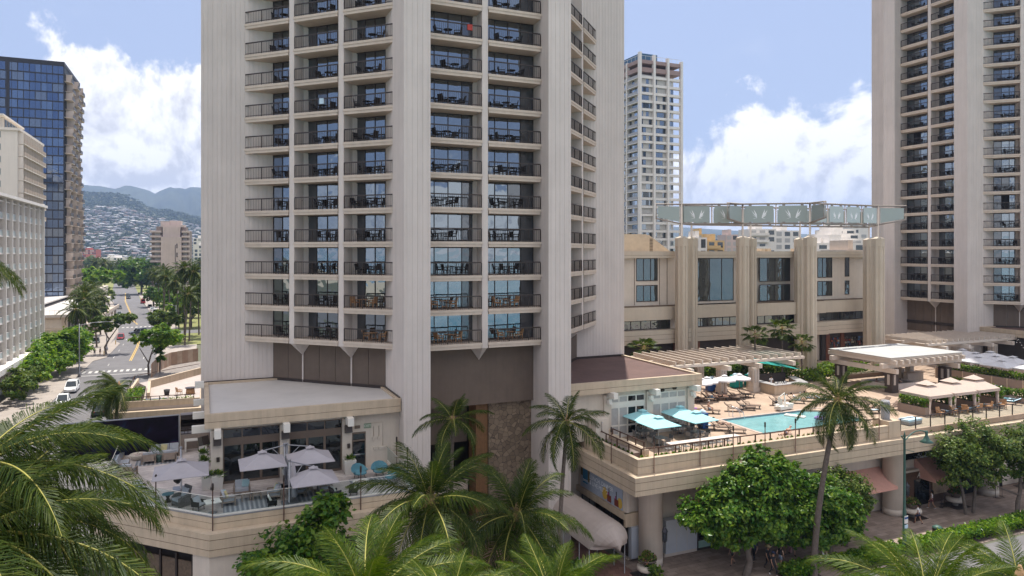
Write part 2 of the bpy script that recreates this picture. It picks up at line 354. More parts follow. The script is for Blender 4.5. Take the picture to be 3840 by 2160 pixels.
def voronoi_mat(name, c1, c2, mortar, scale, width, rough=.85, bump=.5, brick=None, axis='pos'):
    m = mat(name, c1, rough); nt = m.node_tree; n = nt.nodes; l = nt.links; b = n['Principled BSDF']
    gp = n.new('ShaderNodeNewGeometry')
    if brick:
        sp = n.new('ShaderNodeSeparateXYZ'); l.new(gp.outputs['Position'], sp.inputs[0]); cb = n.new('ShaderNodeCombineXYZ'); l.new(sp.outputs[0], cb.inputs[0]); l.new(sp.outputs[1], cb.inputs[1])
        mp = n.new('ShaderNodeMapping'); mp.inputs['Rotation'].default_value = (0, 0, brick[2]); l.new(cb.outputs[0], mp.inputs[0])
        v = n.new('ShaderNodeTexBrick'); l.new(mp.outputs[0], v.inputs['Vector']); v.inputs['Scale'].default_value = 1.0
        v.inputs['Brick Width'].default_value = brick[0]; v.inputs['Row Height'].default_value = brick[1]; v.inputs['Mortar Size'].default_value = width
        v.inputs['Color1'].default_value = (*c1,1); v.inputs['Color2'].default_value = (*c2,1); v.inputs['Mortar'].default_value = (*mortar,1)
        no = n.new('ShaderNodeTexNoise'); no.inputs['Scale'].default_value = .7; no.inputs['Detail'].default_value = 8; no.inputs['Roughness'].default_value = .7; l.new(gp.outputs['Position'], no.inputs['Vector'])
        r = n.new('ShaderNodeMapRange'); l.new(no.outputs['Fac'], r.inputs[0]); r.inputs[1].default_value = .25; r.inputs[2].default_value = .75; r.inputs[3].default_value = .66; r.inputs[4].default_value = 1.28
        mm = n.new('ShaderNodeMix'); mm.data_type = 'RGBA'; mm.blend_type = 'MULTIPLY'; mm.inputs[0].default_value = 1; l.new(v.outputs['Color'], mm.inputs[6]); l.new(r.outputs[0], mm.inputs[7])
        l.new(mm.outputs[2], b.inputs['Base Color'])
        return m
    v = n.new('ShaderNodeTexVoronoi'); v.feature = 'DISTANCE_TO_EDGE'; v.inputs['Scale'].default_value = scale; l.new(gp.outputs['Position'], v.inputs['Vector'])
    v2 = n.new('ShaderNodeTexVoronoi'); v2.inputs['Scale'].default_value = scale; l.new(gp.outputs['Position'], v2.inputs['Vector'])
    s = n.new('ShaderNodeSeparateColor'); l.new(v2.outputs['Color'], s.inputs[0])
    mx = n.new('ShaderNodeMix'); mx.data_type = 'RGBA'; l.new(s.outputs[0], mx.inputs[0]); mx.inputs[6].default_value = (*c1,1); mx.inputs[7].default_value = (*c2,1)
    r = n.new('ShaderNodeMapRange'); l.new(v.outputs['Distance'], r.inputs[0]); r.inputs[1].default_value = width*.5; r.inputs[2].default_value = width
    m2 = n.new('ShaderNodeMix'); m2.data_type = 'RGBA'; l.new(r.outputs[0], m2.inputs[0]); m2.inputs[6].default_value = (*mortar,1); l.new(mx.outputs[2], m2.inputs[7])
    l.new(m2.outputs[2], b.inputs['Base Color'])
    bp = n.new('ShaderNodeBump'); bp.inputs['Strength'].default_value = bump; bp.inputs['Distance'].default_value = .04; l.new(r.outputs[0], bp.inputs['Height']); l.new(bp.outputs[0], b.inputs['Normal'])
    return m
M_['stonewall'] = voronoi_mat('lava_stone_wall', (.13,.095,.066), (.25,.185,.13), (.07,.052,.04), 2.6, .045)
M_['sidewalk'] = voronoi_mat('quartzite_paving', (.24,.18,.148), (.36,.28,.235), (.16,.12,.10), 1, .012, brick=(.95,.48,0))
M_['redpaving'] = voronoi_mat('red_paving', (.20,.105,.085), (.27,.15,.12), (.12,.07,.06), 1, .012, brick=(.6,.6,.4))
M_['tile'] = voronoi_mat('terrace_floor_tile', (.50,.43,.40), (.60,.53,.49), (.36,.31,.29), 1, .012, brick=(1.1,.36,.78))

# ------------------------------------------------------------------ hotel towers
TR, TA, TB, TD = 20.7, 4.92, 6.95, 14.9
FLOOR0, PITCH = 16.72, 2.668
DIST = {'s': 17.75, 'd': 15.45}; DEPTH = {'s': 1.66, 'd': 1.70}
BAYS = {'s': [(-4.92,-.25),(.25,4.92)], 'd': [(-5.65,-2.69),(-2.19,2.19),(2.69,5.65)]}
def fr(kind, deg):
    p = radians(deg); n = (cos(p), sin(p)); t = (-sin(p), cos(p)); D = DIST[kind]
    return lambda s, q: (n[0]*(D+q)+t[0]*s, n[1]*(D+q)+t[1]*s)
def ribs(p0, p1, sp=.36, w=.042, d=.022):
    """outline from p0 to p1 with real grooves cut into the wall"""
    a, b = Vector((*p0,0)), Vector((*p1,0)); u = (b-a); L = u.length; u.normalize(); inn = Vector((-u.y,u.x,0))
    k = int(L/sp); out = [p0]
    for i in range(k):
        c = L*(i+.5)/k
        for q, dd in ((c-w/2,0),(c-w/2+.01,d),(c+w/2-.01,d),(c+w/2,0)):
            v = a+u*q+inn*dd; out.append((v.x,v.y))
    return out
def tower_outline(recess, front_recess):
    pts = []
    for k in range(4):
        g = -pi/2 + k*pi/2; c, s = cos(g+pi/2), sin(g+pi/2)
        r = lambda x, y: (x*c - y*s, x*s + y*c)
        rg = front_recess if k == 0 else recess
        pts += ribs(r(-TB,-TR), r(-TA,-TR)); pts += [r(-TA,-TR), r(-TA,-rg), r(TA,-rg)]
        pts += ribs(r(TA,-TR), r(TB,-TR)); pts += ribs(r(TB,-TR), r(TB,-TD)); pts.append(r(TB,-TD)); 
        pts += ribs(r(TD,-TB), r(TR,-TB))
    return pts
SHAPES = {}
def bay_shapes(kind, i):
    key = (kind, i)
    if key in SHAPES: return SHAPES[key]
    s0, s1 = BAYS[kind][i]; D = DEPTH[kind]
    f0 = s0 - D if (kind == 'd' and i == 0) else s0; f1 = s1 + D if (kind == 'd' and i == 2) else s1
    P = fr(kind, -90); y0 = -DIST[kind]
    b = MB()
    poly = [(s0+.003, y0+.1), (s1-.003, y0+.1), (s1-.003, y0), (f1-.003, y0-D), (f0+.003, y0-D), (s0+.003, y0)][::-1]
    b.prism(poly, -.20, 0, 0)
    ins = [(s0+.003, y0+.1), (s1-.003, y0+.1), (s1-.003, y0), (f1-.06, y0-D+.05), (f0+.06, y0-D+.05), (s0+.003, y0)][::-1]
    b.prism(ins, -.43, -.203, 0)
    bal = b.mesh('balcony', M_['tower_fine'])
    r = MB(); yr = y0-D+.09; a, c = f0+.08, f1-.08
    r.box(a, yr-.035, .97, c, yr+.035, 1.06); r.box(a, yr-.02, .10, c, yr+.02, .14)
    n = int((c-a)/.17)
    for k in range(n+1):
        x = a + (c-a)*k/n; w = .030 if k % 10 in (0,) or k == n else .009
        r.box(x-w, yr-w, 0, x+w, yr+w, .985)
    rail = r.mesh('railing', M_['metal'])
    f = MB(); yg = y0-.02; H = 2.235; npan = 4 if s1-s0 > 4 else 3
    for k in range(npan+1):
        x = s0+.03 + (s1-s0-.06)*k/npan; f.box(x-.03, yg-.05, 0, x+.03, yg+.05, H)
    f.box(s0, yg-.045, H-.08, s1, yg+.045, H-.003); f.box(s0, yg-.045, .003, s1, yg+.045, .09)
    frame = f.mesh('window', M_['metal'])
    panes = []
    for v in range(5):
        rr = random.Random(v*7+i); p = MB(); curt = {'s': npan-1, 'd': 0}[kind]
        for k in range(npan):
            xa = s0+.03+(s1-s0-.06)*k/npan; xb = s0+.03+(s1-s0-.06)*(k+1)/npan; t = rr.uniform(-.006,.006); q = rr.uniform(-.008,.008)
            mi = 1 if k == curt or (v == 3 and k == (curt+1 if curt == 0 else curt-1)) else (2 if v == 4 and k == 1 else 0)
            p.face([(xa,yg-t-q,.05),(xb,yg+t-q,.05),(xb,yg+t+q,H-.05),(xa,yg-t+q,H-.05)], mi)
        panes.append(p.mesh('pane', [M_['win'], M_['wincurt'], M_['winopen']]))
    SHAPES[key] = (bal, rail, frame, panes); return SHAPES[key]
def chair_mesh(m, name='balcony_chair'):
    b = MB(); b.box(-.26,-.26,.38,.26,.26,.46); b.cbox((0,.27,.66),(.54,.06,.50),0,0,radians(-12))
    for sx in (-1,1):
        for sy in (-1,1): b.box(sx*.24-.025,sy*.24-.025,0,sx*.24+.025,sy*.24+.025,.39)
        b.box(sx*.28-.03,-.26,.60,sx*.28+.03,.28,.65); b.box(sx*.28-.02,-.26,.4,sx*.28+.02,-.21,.61)
    return b.mesh(name, m)
def rtable_mesh(m, name='balcony_table', r=.36, h=.7):
    b = MB(); b.lathe([(r-.02,h-.04),(r,h-.03),(r,h),(r-.02,h+.005)],16)
    for k in range(4): g = k*pi/2+pi/4; b.tube([(cos(g)*r*.75,sin(g)*r*.75,0),(cos(g)*r*.55,sin(g)*r*.55,h-.03)],.022,6)
    b.lathe([(r*.55,.22),(r*.55,.25)],12); return b.mesh(name, m)
CH = {'dark wicker': chair_mesh(M_['black']), 'pale wood': chair_mesh(M_['wood'])}
TBL = {'dark wicker': rtable_mesh(M_['black']), 'pale wood': rtable_mesh(M_['wood'])}
def tower(cx, cy, rows, faces, name, label, near, top=112.0):
    root = thing(name, label, 'hotel tower', (cx, cy, 0))
    up = MB().prism(tower_outline(17.6,17.6), 11.5, top); lo = MB().prism(tower_outline(17.6,9.0), 0, 11.496)
    w = MB().add(up).add(lo)
    w.build('ribbed_wall', M_['tower'], root)
    z0 = FLOOR0-.43
    for kind, deg, fname in faces:
        P = fr(kind, deg); ang = radians(deg+90)
        half = {'s': TA, 'd': 5.65}[kind]
        fb = MB()
        for s in ([0] if kind == 's' else [-2.44, 2.44]):
            fb.prism([P(s-.25,-.14),P(s-.25,DEPTH[kind]-.12),P(s+.25,DEPTH[kind]-.12),P(s+.25,-.14)][::-1], z0-.02, top-.5)
            for sg in (-1,1): fb.prism([P(s+sg*.25,-.14),P(s+sg*.25,.34),P(s+sg*.62,-.13)], z0-.02, top-.6)
            fb.face([P(s-.8,.1)+(z0-.03,),P(s-.2,DEPTH[kind]-.2)+(z0-.03,),P(s,.15)+(z0-1.15,)]); fb.face([P(s+.2,DEPTH[kind]-.2)+(z0-.03,),P(s+.8,.1)+(z0-.03,),P(s,.15)+(z0-1.15,)])
            fb.face([P(s-.2,DEPTH[kind]-.2)+(z0-.03,),P(s+.2,DEPTH[kind]-.2)+(z0-.03,),P(s,.15)+(z0-1.15,)])
        fb.build('dividing_fin', M_['tower'], root)
        bw = MB(); zb = 11.5 if (kind == 's' and near) else 12.9
        if kind == 's' and near: bw.prism([P(-half,-.12),P(-half,.06),P(half,.06),P(half,-.12)][::-1], zb, z0-.01)
        else:
            n = 7
            for k in range(n):
                a = -half+2*half*k/n; bw.prism([P(a+.02,-.12),P(a+.02,.06),P(a+2*half/n-.02,.06),P(a+2*half/n-.02,-.12)][::-1], zb-1.5, z0-.01)
            for s in ([0] if kind == 's' else [-2.44,2.44]): bw.prism([P(s-.06,.08),P(s-.06,.16),P(s+.06,.16),P(s+.06,.08)][::-1], zb-1.5, z0-.9, 1)
        if not (kind == 's' and near):
            bw.prism([P(-half-.02,.02),P(-half-.02,.16),P(half+.02,.16),P(half+.02,.02)][::-1], 12.6, 13.06, 2)
        bw.build('brown_band', [M_['brownwall'], M_['tower'], M_['metal']], root)
        for i in range(len(BAYS[kind])):
            bal, rail, frame, panes = bay_shapes(kind, i)
            for k in range(rows):
                zz = FLOOR0 + PITCH*k
                o = put(bal, 'balcony', root, (0,0,zz), ang); put(rail, 'railing', o)
                f = put(frame, 'window', root, (0,0,zz), ang)
                v = R_.choice([0,1,2,0,1,2,3,3,4]) if R_.random() < .45 else R_.choice([0,1,2])
                put(panes[v], 'pane', f)
                if fname is None: continue
                if kind == 'd' and not near and i > 1: continue
                s0, s1 = BAYS[kind][i]; mid = (s0+s1)/2 + R_.uniform(-.5,.5) + (.35 if kind == 'd' else -.1)
                kd = 'pale wood' if (near and ((kind == 's' and k < 2) or (kind == 'd' and i == 2 and k < 2))) else 'dark wicker'
                col = ['left','right'][i] if kind == 's' else ['left','middle','right'][i]
                where = '%s balcony, %s bay of %s' % (ORD[k], col, fname)
                def pos(s, q): p = P(s, q); return (cx+p[0], cy+p[1], zz)
                t = put(TBL[kd], 'balcony_table', None, pos(mid, .75)); tag(t, 'small round %s table, %s' % (kd, where), 'table', 'round tables on the hotel balconies')
                for sg, nm in ((-1,'left'),(1,'right')):
                    c = put(CH[kd], 'balcony_chair', None, pos(mid+sg*.78, .75+R_.uniform(-.15,.15)), ang - sg*pi/2 + R_.uniform(-.5,.5) + (0 if k % 3 else pi*0))
                    tag(c, '%s %s chair, %s' % (nm, kd, where), 'chair', 'chairs on the hotel balconies')
    return root
near_t = tower(0, 20.7, 12, [('s',-90,"near tower's front"),('d',-135,"near tower's street side"),('d',-45,None)], 'hotel_tower',
               'huge ribbed concrete hotel tower standing in the middle, nearest of the two', True)
far_t = tower(101.6, 24.2, 19, [('s',180,"far tower's pool side"),('d',-135,"far tower's front")], 'hotel_tower',
              'twin ribbed hotel tower cut off by the right edge, beyond the pool deck', False)
fl = MB(); fl.box(-20.6,13.60,12.82,-14.95,13.745,13.04); fl.box(14.95,13.60,12.82,20.5,13.745,13.04); fl.box(-7.1,1.0,12.82,-6.96,5.7,13.04); fl.build('roof_flashing', M_['metal'], None); tag(bpy.data.objects['roof_flashing'],'dark flashing strip where the pavilion roofs meet the ribbed tower piers','flashing')
# a few personal things left on the balconies
def onrail(kind, deg, s, k, mname, lab):
    P = fr(kind, deg); p = P(s, DEPTH[kind]-.09); z = FLOOR0+PITCH*k; t = MB(); t.cbox((0,0,0),(.42,.12,.42)); t.cbox((0,0,.21),(.4,.14,.06))
    tag(t.build('hanging_towel', M_[mname], None, (p[0],20.7+p[1],z+.80), radians(deg+90)), lab, 'towel', 'towels hung on the balconies')
M_['redcloth'] = mat('red_towel', (.42,.06,.05), .9)
for a in (('s',-90,-1.3,9,'redcloth','small red towel on a high balcony, left bay of the near tower front'),('d',-135,.6,7,'towel','pale towel on a balcony rail, middle bay of the street side')): onrail(*a)
# entrance hall under the near tower
e = thing('hotel_entrance', 'dark covered entrance passage with lava stone wall under the near tower', 'entrance', (0,0,0))
s = MB(); s.box(1.05, 3.3, 0, 4.90, 3.7, 11.49); s.build('stone_wall', M_['stonewall'], e)
s = MB(); s.box(.0, 3.5, 0, 1.04, 5.2, 11.48)
for k in range(7): s.box(.02+k*.146, 3.47, 0, .13+k*.146, 3.5, 11.4)
s.build('wood_panel', mat('dark_cedar', (.19,.095,.04), .6, .2, 4), e)
s = MB(); s.box(-4.9, 5.6, 7.9, -.02, 6.4, 11.48); s.build('soffit_beam', M_['brownwall'], e)
s = MB(); s.box(-4.9, 5.0, 3.6, -.3, 7.0, 3.85); s.box(-4.9, 4.9, 3.86, -.2, 5.1, 4.75); s.box(-4.9, 4.86, 4.76, -.15, 5.14, 4.86); s.build('inner_balcony', M_['tower_fine'], e)
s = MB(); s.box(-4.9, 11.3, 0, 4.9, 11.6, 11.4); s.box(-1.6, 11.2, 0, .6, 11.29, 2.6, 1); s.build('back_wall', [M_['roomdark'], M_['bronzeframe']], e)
f = MB()
for k in range(26):
    g = R_.uniform(0,6.28); q = R_.uniform(.1,.75); z = 1.3+R_.uniform(-.3,.6); f.ball((.3+cos(g)*q, 3.0+sin(g)*q*.6, z), .085, 1, 5, 3); f.tube([(.3,3.0,.5),(.3+cos(g)*q, 3.0+sin(g)*q*.6, z)], .012, 4, 0)
f.lathe([(.3,0),(.42,.3),(.45,.6),(.38,.62)],12,2,(.3,3.0,0))
tag(f.build('flower_arrangement', [M_['leaf1'], M_['white_fab'], M_['black']]), 'tall white flower arrangement in a dark pot by the stone wall', 'flowers')

# ------------------------------------------------------------------ podium, pavilions, atrium
D = 7.95
def offset(poly, d):
    n = len(poly); out = []
    for i in range(n):
        a, b, c = Vector(poly[i-1]), Vector(poly[i]), Vector(poly[(i+1) % n])
        u = (b-a).normalized(); v = (c-b).normalized(); n1 = Vector((u.y,-u.x)); n2 = Vector((v.y,-v.x))
        m = (n1+n2); m = m/m.dot(n1); out.append(tuple(b+m*d))
    return out
def wall_along(mb, pts, z0, z1, th, m=0, inward=1):
    """upright mitred wall along an open or closed line; the line is its outer face"""
    P = [Vector(p) for p in pts]; closed = (P[0]-P[-1]).length < 1e-6
    if closed: P = P[:-1]
    n = len(P); I = []
    for i in range(n):
        u = (P[i]-P[i-1]).normalized() if (i or closed) else None; v = (P[(i+1) % n]-P[i]).normalized() if (i < n-1 or closed) else None
        n1 = Vector((-(u or v).y,(u or v).x)); n2 = Vector((-(v or u).y,(v or u).x)); q = n1+n2; I.append(P[i]+q/q.dot(n1)*th*inward)
    for i in range(n if closed else n-1):
        j = (i+1) % n; q = [P[i],P[j],I[j],I[i]]; mb.prism([x[:] for x in (q if inward > 0 else q[::-1])], z0, z1, m)
def banded(mb, poly, bands, inset=.035, m=0, mg=1):
    for k, (a, b) in enumerate(bands):
        mb.prism(poly, a, b, m)
        if k: mb.prism(offset(poly, -inset), bands[k-1][1]-.002, a+.002, mg)
def windows(parent, x0, x1, y, z0, z1, n, mats, face=-1, frame=.07, name='window', trans=None, pick=None, axis='x'):
    """framed row of panes on a wall of constant y (or x)"""
    f = MB(); p = MB()
    def bx(mb, a, b, c, d, off, th, m=0):
        y0, y1 = sorted((y+face*off, y+face*(off+th)))
        if axis == 'x': mb.box(a, y0, c, b, y1, d, m)
        else: mb.box(y0, a, c, y1, b, d, m)
    bars = sorted(set([z0, z1] + ([trans] if trans else [])))
    for z in bars: bx(f, x0, x1, (z-frame if z == z1 else z if z == z0 else z-frame/2), (z if z == z1 else z+frame if z == z0 else z+frame/2), .0, .06)
    for k in range(n+1):
        x = x0+(x1-x0)*k/n; a = max(x0, x-frame/2); b = min(x1, x+frame/2)
        zz = bars
        for q in range(len(zz)-1): bx(f, a, b, zz[q]+frame*(1 if q == 0 else .5)-.002, zz[q+1]-frame*(1 if q == len(zz)-2 else .5)+.002, .001, .058)
    for k in range(n):
        a, b = x0+(x1-x0)*k/n, x0+(x1-x0)*(k+1)/n; yy = y+face*.02
        mi = pick(k) if pick else 0
        q = R_.uniform(-.004,.004)
        if axis == 'x': p.face([(a,yy-q,z0),(b,yy+q,z0),(b,yy+q,z1),(a,yy-q,z1)], mi)
        else: p.face([(yy-q,a,z0),(yy+q,b,z0),(yy+q,b,z1),(yy-q,a,z1)], mi)
    o = f.build(name, mats[0], parent); p.build('pane', mats[1:], o); return o
def text_mesh(body, size, mats, name, parent=None, ext=.01, align='CENTER', shear=0.0):
    c = bpy.data.curves.new(name, 'FONT'); c.body = body; c.size = size; c.extrude = ext; c.align_x = align; c.align_y = 'CENTER'; c.shear = shear
    t = bpy.data.objects.new('t', c); COL.objects.link(t); dg = bpy.context.evaluated_depsgraph_get()
    me = bpy.data.meshes.new_from_object(t.evaluated_get(dg)); bpy.data.objects.remove(t)
    me.materials.clear(); me.materials.append(mats); me.name = name
    return put(me, name, parent)

# --- left podium
lp = thing('terrace_podium', 'beige podium with a tiled roof terrace on the left of the entrance', 'podium')
LPOLY = [(-26.5,.85),(-19.95,-5.7),(-7.72,-5.7),(-7.72,12.6),(-26.5,12.6)]
m = MB(); m.prism(offset(LPOLY,-.06), 7.5, D, 0); m.build('terrace_floor', M_['tile'], lp)
m = MB(); led = offset(LPOLY, .62); banded(m, led, [(6.1,6.48),(6.52,7.05),(7.09,7.43)]); 
m.build('ledge', [M_['beige'], M_['groove']], lp)
m = MB(); edge = [(-26.5,12.6),(-26.5,.85),(-19.95,-5.7),(-7.72,-5.7)]
wall_along(m, edge, 7.44, 7.80, .3); wall_along(m, [(p[0]+.02,p[1]+.02) for p in edge], 7.80, 7.83, .28, 1); wall_along(m, edge, 7.83, 8.16, .3); wall_along(m, offset([*edge,(-7.72,12.6)],.02)[:4], 8.161, 8.21, .34, 2)
m.build('parapet', [M_['beige'], M_['groove'], M_['steel']], lp)
m = MB(); inner = offset(LPOLY, -.9); m.prism(inner, 0, 6.09, 0)
for a, b in (((-19.95,-4.6),(-7.9,-4.6)),):
    for k in range(9): x = -19.0+1.35*k; m.box(x, -4.88, .3, x+1.15, -4.80, 4.6, 1); m.box(x-.12, -4.93, 0, x-.02, -4.79, 5.4, 2)
c0, c1 = Vector((-25.6,.6)), Vector((-20.0,-5.0)); u = (c1-c0).normalized(); nn = Vector((u.y,-u.x))
for k in range(6):
    a = c0+u*(.3+k*1.3); q = [a+nn*.22, a+u*1.05+nn*.22, a+u*1.05+nn*.30, a+nn*.30]; m.prism(q[::-1], .3, 5.2, 1); q = [a-u*.2+nn*.22, a-u*.06+nn*.22, a-u*.06+nn*.36, a-u*.2+nn*.36]; m.prism(q[::-1], 0, 5.6, 2)
m.build('storefront', [M_['roomdark'], mat('bamboo_screen', (.14,.10,.07), .8, .3, 6, .5, 20), M_['metal']], lp)
MB().prism([(-20.2,-6.1),(-18.2,-6.1),(-18.2,-4.7),(-19.2,-4.7),(-21.1,-5.2)], 0, 6.095, 0).build('column', M_['beige2'], lp); MB().box(-9.0,-5.6,0,-7.9,-4.5,6.095).build('column', M_['beige2'], lp)
# glass railing of the terrace
gr = thing('glass_railing', 'frameless glass railing with slim steel top rail round the left terrace', 'railing')
m = MB(); r = MB()
line = [Vector((-26.4,9.5)),Vector((-26.4,.9)),Vector((-19.9,-5.55)),Vector((-7.85,-5.55)),Vector((-7.85,2.0))]
for a, b in zip(line[:-1], line[1:]):
    L = (b-a).length; n = max(1,int(L/1.9)); u = (b-a).normalized()
    for k in range(n):
        p = a+u*(L*k/n+.02); q = a+u*(L*(k+1)/n-.02); w = Vector((-u.y,u.x))*.006
        m.prism([(p-w)[:],(q-w)[:],(q+w)[:],(p+w)[:]], 8.22, 9.32)
    r.tube([(*a,9.335),(*b,9.335)], .022, 6); w = Vector((-u.y,u.x))
    r.prism([(a-w*.05)[:],(b-w*.05)[:],(b+w*.05)[:],(a+w*.05)[:]], 8.212, 8.30)
m.build('glass_panel', M_['screen'], gr); r.build('top_rail', M_['trim'], gr)
rr = MB(); rr.prism([(-7.98,-5.3),(-7.72,-5.3),(-7.72,2.0),(-7.98,2.0)], D, 8.21); rr.build('side_curb', M_['beige2'], gr)
def torch(x, y, z0, z1, label):
    t = thing('torch_pole', label, 'torch', (x,y,z0), 0, 'tall torches along the terrace edges')
    m = MB(); m.tube([(0,0,0),(0,0,z1-z0-.42)], .036, 8); m.build('pole', M_['rust'], t)
    m = MB(); m.lathe([(.04,0),(.065,.03),(.065,.36),(.045,.42)], 10, 0, (0,0,z1-z0-.42)); m.build('burner', M_['metal'], t)
    m = MB(); m.cbox((0,.06,.35),(.05,.14,.05)); m.build('bracket', M_['steel'], t)
M_['rust'] = mat('rusty_pole', (.075,.035,.022), .7, .35, 6, .2, 30)
torch(-20.02,-5.8,7.45,10.25,'rusty torch pole at the front corner of the left terrace')
torch(-16.0,-5.8,7.45,10.25,'rusty torch pole in the middle of the left terrace railing')
torch(-11.3,-5.8,7.45,10.25,'rusty torch pole on the left terrace railing nearest the entrance palms')
torch(-23.2,-2.55,7.45,10.25,'rusty torch pole beside the big palm fronds on the left terrace')
torch(-7.55,-.2,D,10.4,'torch pole beside the tower pier, left terrace side')
torch(-7.55,-3.2,D,10.4,'torch pole at the right end of the left terrace glass')

# --- pavilions
def pavilion(name, label, x0, x1, y0, y1, roofm, win, cat='pavilion'):
    root = thing(name, label, cat)
    m = MB(); poly = [(x0,y0),(x1,y0),(x1,y1),(x0,y1)]
    banded(m, poly, [(12.0,12.42),(12.45,12.82)]); m.build('roof_fascia', [M_['beige'], M_['groove']], root)
    m = MB(); m.box(x0+.32,y0+.32,12.70,x1-.32,y1-.32,12.83); m.build('roof', roofm, root)
    m = MB()
    wall_along(m, [(x0,y1),(x0,y0),(x1,y0),(x1,y1),(x0,y1)], 12.822, 12.98, .32); m.build('roof_rim', M_['beige'], root)
    return root
pl = pavilion('restaurant_pavilion', 'low pavilion with a flat white roof on the left terrace', -20.45, -7.0, .66, 13.6, M_['whiteroof'], None)
m = MB(); YW = 1.42
m.box(-20.0,YW,11.72,-6.96,YW+.25,11.998); m.box(-20.0,YW,D,-19.3,YW+.25,11.719); m.box(-15.56,YW,D,-14.92,YW+.25,11.719); m.box(-11.22,YW,D,-10.48,YW+.25,11.719)
m.box(-9.47,YW,D,-6.96,YW+.25,11.719); m.box(-10.48,YW,10.62,-9.47,YW+.25,11.719); m.box(-20.0,YW+.251,D,-19.75,13.4,11.998); m.build('wall', M_['beige2'], pl)
for a, b in ((-20.02,-19.30),(-15.56,-14.92),(-11.22,-10.56)): MB().box(a,YW-.2,D,b,YW-.003,11.73).build('pilaster', M_['beige2'], pl)
m = MB()
for x in (-19.85,-15.42,-11.02): m.box(x,.0,11.42,x+.42,YW-.01,11.995)
for y in (1.9,6.5,11.5): m.box(-21.25,y,11.5,-20.01,y+.45,11.97); 
for y in (11.5,): m.box(-21.15,y,12.9,-20.46,y+.5,13.4)
m.build('beam_end', M_['trim'], pl)
fm = [M_['bronzeframe'], M_['darkglass'], M_['darkglass']]
for a, b in ((-19.29,-15.57),(-14.91,-11.23)):
    windows(pl, a, b, YW+.05, 11.02, 11.715, 3, fm, name='window'); windows(pl, a, b, YW+.05, D+.01, 10.72, 3, fm, frame=.16, name='sliding_door')
    m = MB(); m.box(a,YW-.02,10.721,b,YW+.15,11.019); m.build('door_header', M_['bronzeframe'], pl)
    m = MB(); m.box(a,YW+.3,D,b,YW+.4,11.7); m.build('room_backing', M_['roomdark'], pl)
windows(pl, -10.47, -9.48, YW+.05, D+.01, 10.61, 1, fm, frame=.12, trans=10.0, name='door')
m = MB(); m.box(-10.4,YW-.12,8.95,-9.55,YW-.08,9.05); m.build('push_bar', M_['chrome'], pl)
for k, x in enumerate((-19.65,-15.22,-10.82)):
    t = MB(); t.cbox((0,0,0),(.5,.45,.55),0,0,radians(-18)); t.box(-.04,.1,.2,.04,.3,.5)
    tag(t.build('loudspeaker', M_['metal'], None, (x,1.0,11.02)), ['black loudspeaker under the left beam end of the terrace pavilion','black loudspeaker under the middle beam end of the terrace pavilion','black loudspeaker under the right beam end, above the exit door'][k], 'loudspeaker', 'loudspeakers on the pavilion')
    t = MB(); t.box(-.1,-.12,-.15,.1,0,.15); tag(t.build('wall_sconce', M_['metal'], None, (x+.05,YW-.21,9.75)), ['small black wall sconce on the left pilaster by the planters','small black wall sconce on the middle pilaster behind umbrellas','small black wall sconce on the pilaster beside the exit door'][k], 'sconce', 'wall sconces on the pavilion')
t = MB(); t.cbox((0,0,0),(.5,.5,.6),.6,0,radians(-18)); tag(t.build('loudspeaker', M_['metal'], None, (-20.5,1.7,11.0)), 'black loudspeaker on the street corner of the terrace pavilion', 'loudspeaker', 'loudspeakers on the pavilion')
sg = thing('exit_sign', 'small green EXIT sign on the wall above the terrace door', 'sign', (-9.35,YW-.01,11.03))
m = MB(); m.box(-.26,-.05,-.17,.26,0,.17); m.build('panel', mat('sign_green', (.20,.27,.19), .6), sg)
o = text_mesh('EXIT', .26, mat('sign_white', (.62,.66,.58), .6), 'lettering', sg, .004); o.location = (0,-.056,0); o.rotation_euler = (radians(90),0,0)
m = MB(); m.box(-.2,-.06,-.11,.2,0,.11); tag(m.build('wall_light', M_['bronzeframe'], None, (-10.1,YW-.01,11.0)), 'brown rectangular light box beside the exit sign', 'light')
cd = MB()
for x in (-8.9,-8.5): cd.tube([(x,YW-.03,10.95),(x,YW-.03,10.1)],.02,6); cd.box(x-.09,YW-.1,9.95,x+.09,YW-.003,10.15)
cd.tube([(-9.1,YW-.03,11.2),(-8.25,YW-.03,11.2),(-8.2,YW-.03,11.1),(-8.2,YW-.03,9.4)],.02,6); cd.box(-8.9,YW-.09,9.2,-8.65,YW-.003,9.4); cd.box(-8.5,YW-.09,9.2,-8.0,YW-.003,9.4)
tag(cd.build('electrical_conduit', M_['beige2']), 'painted conduit and switch boxes on the wall right of the exit door', 'conduit')

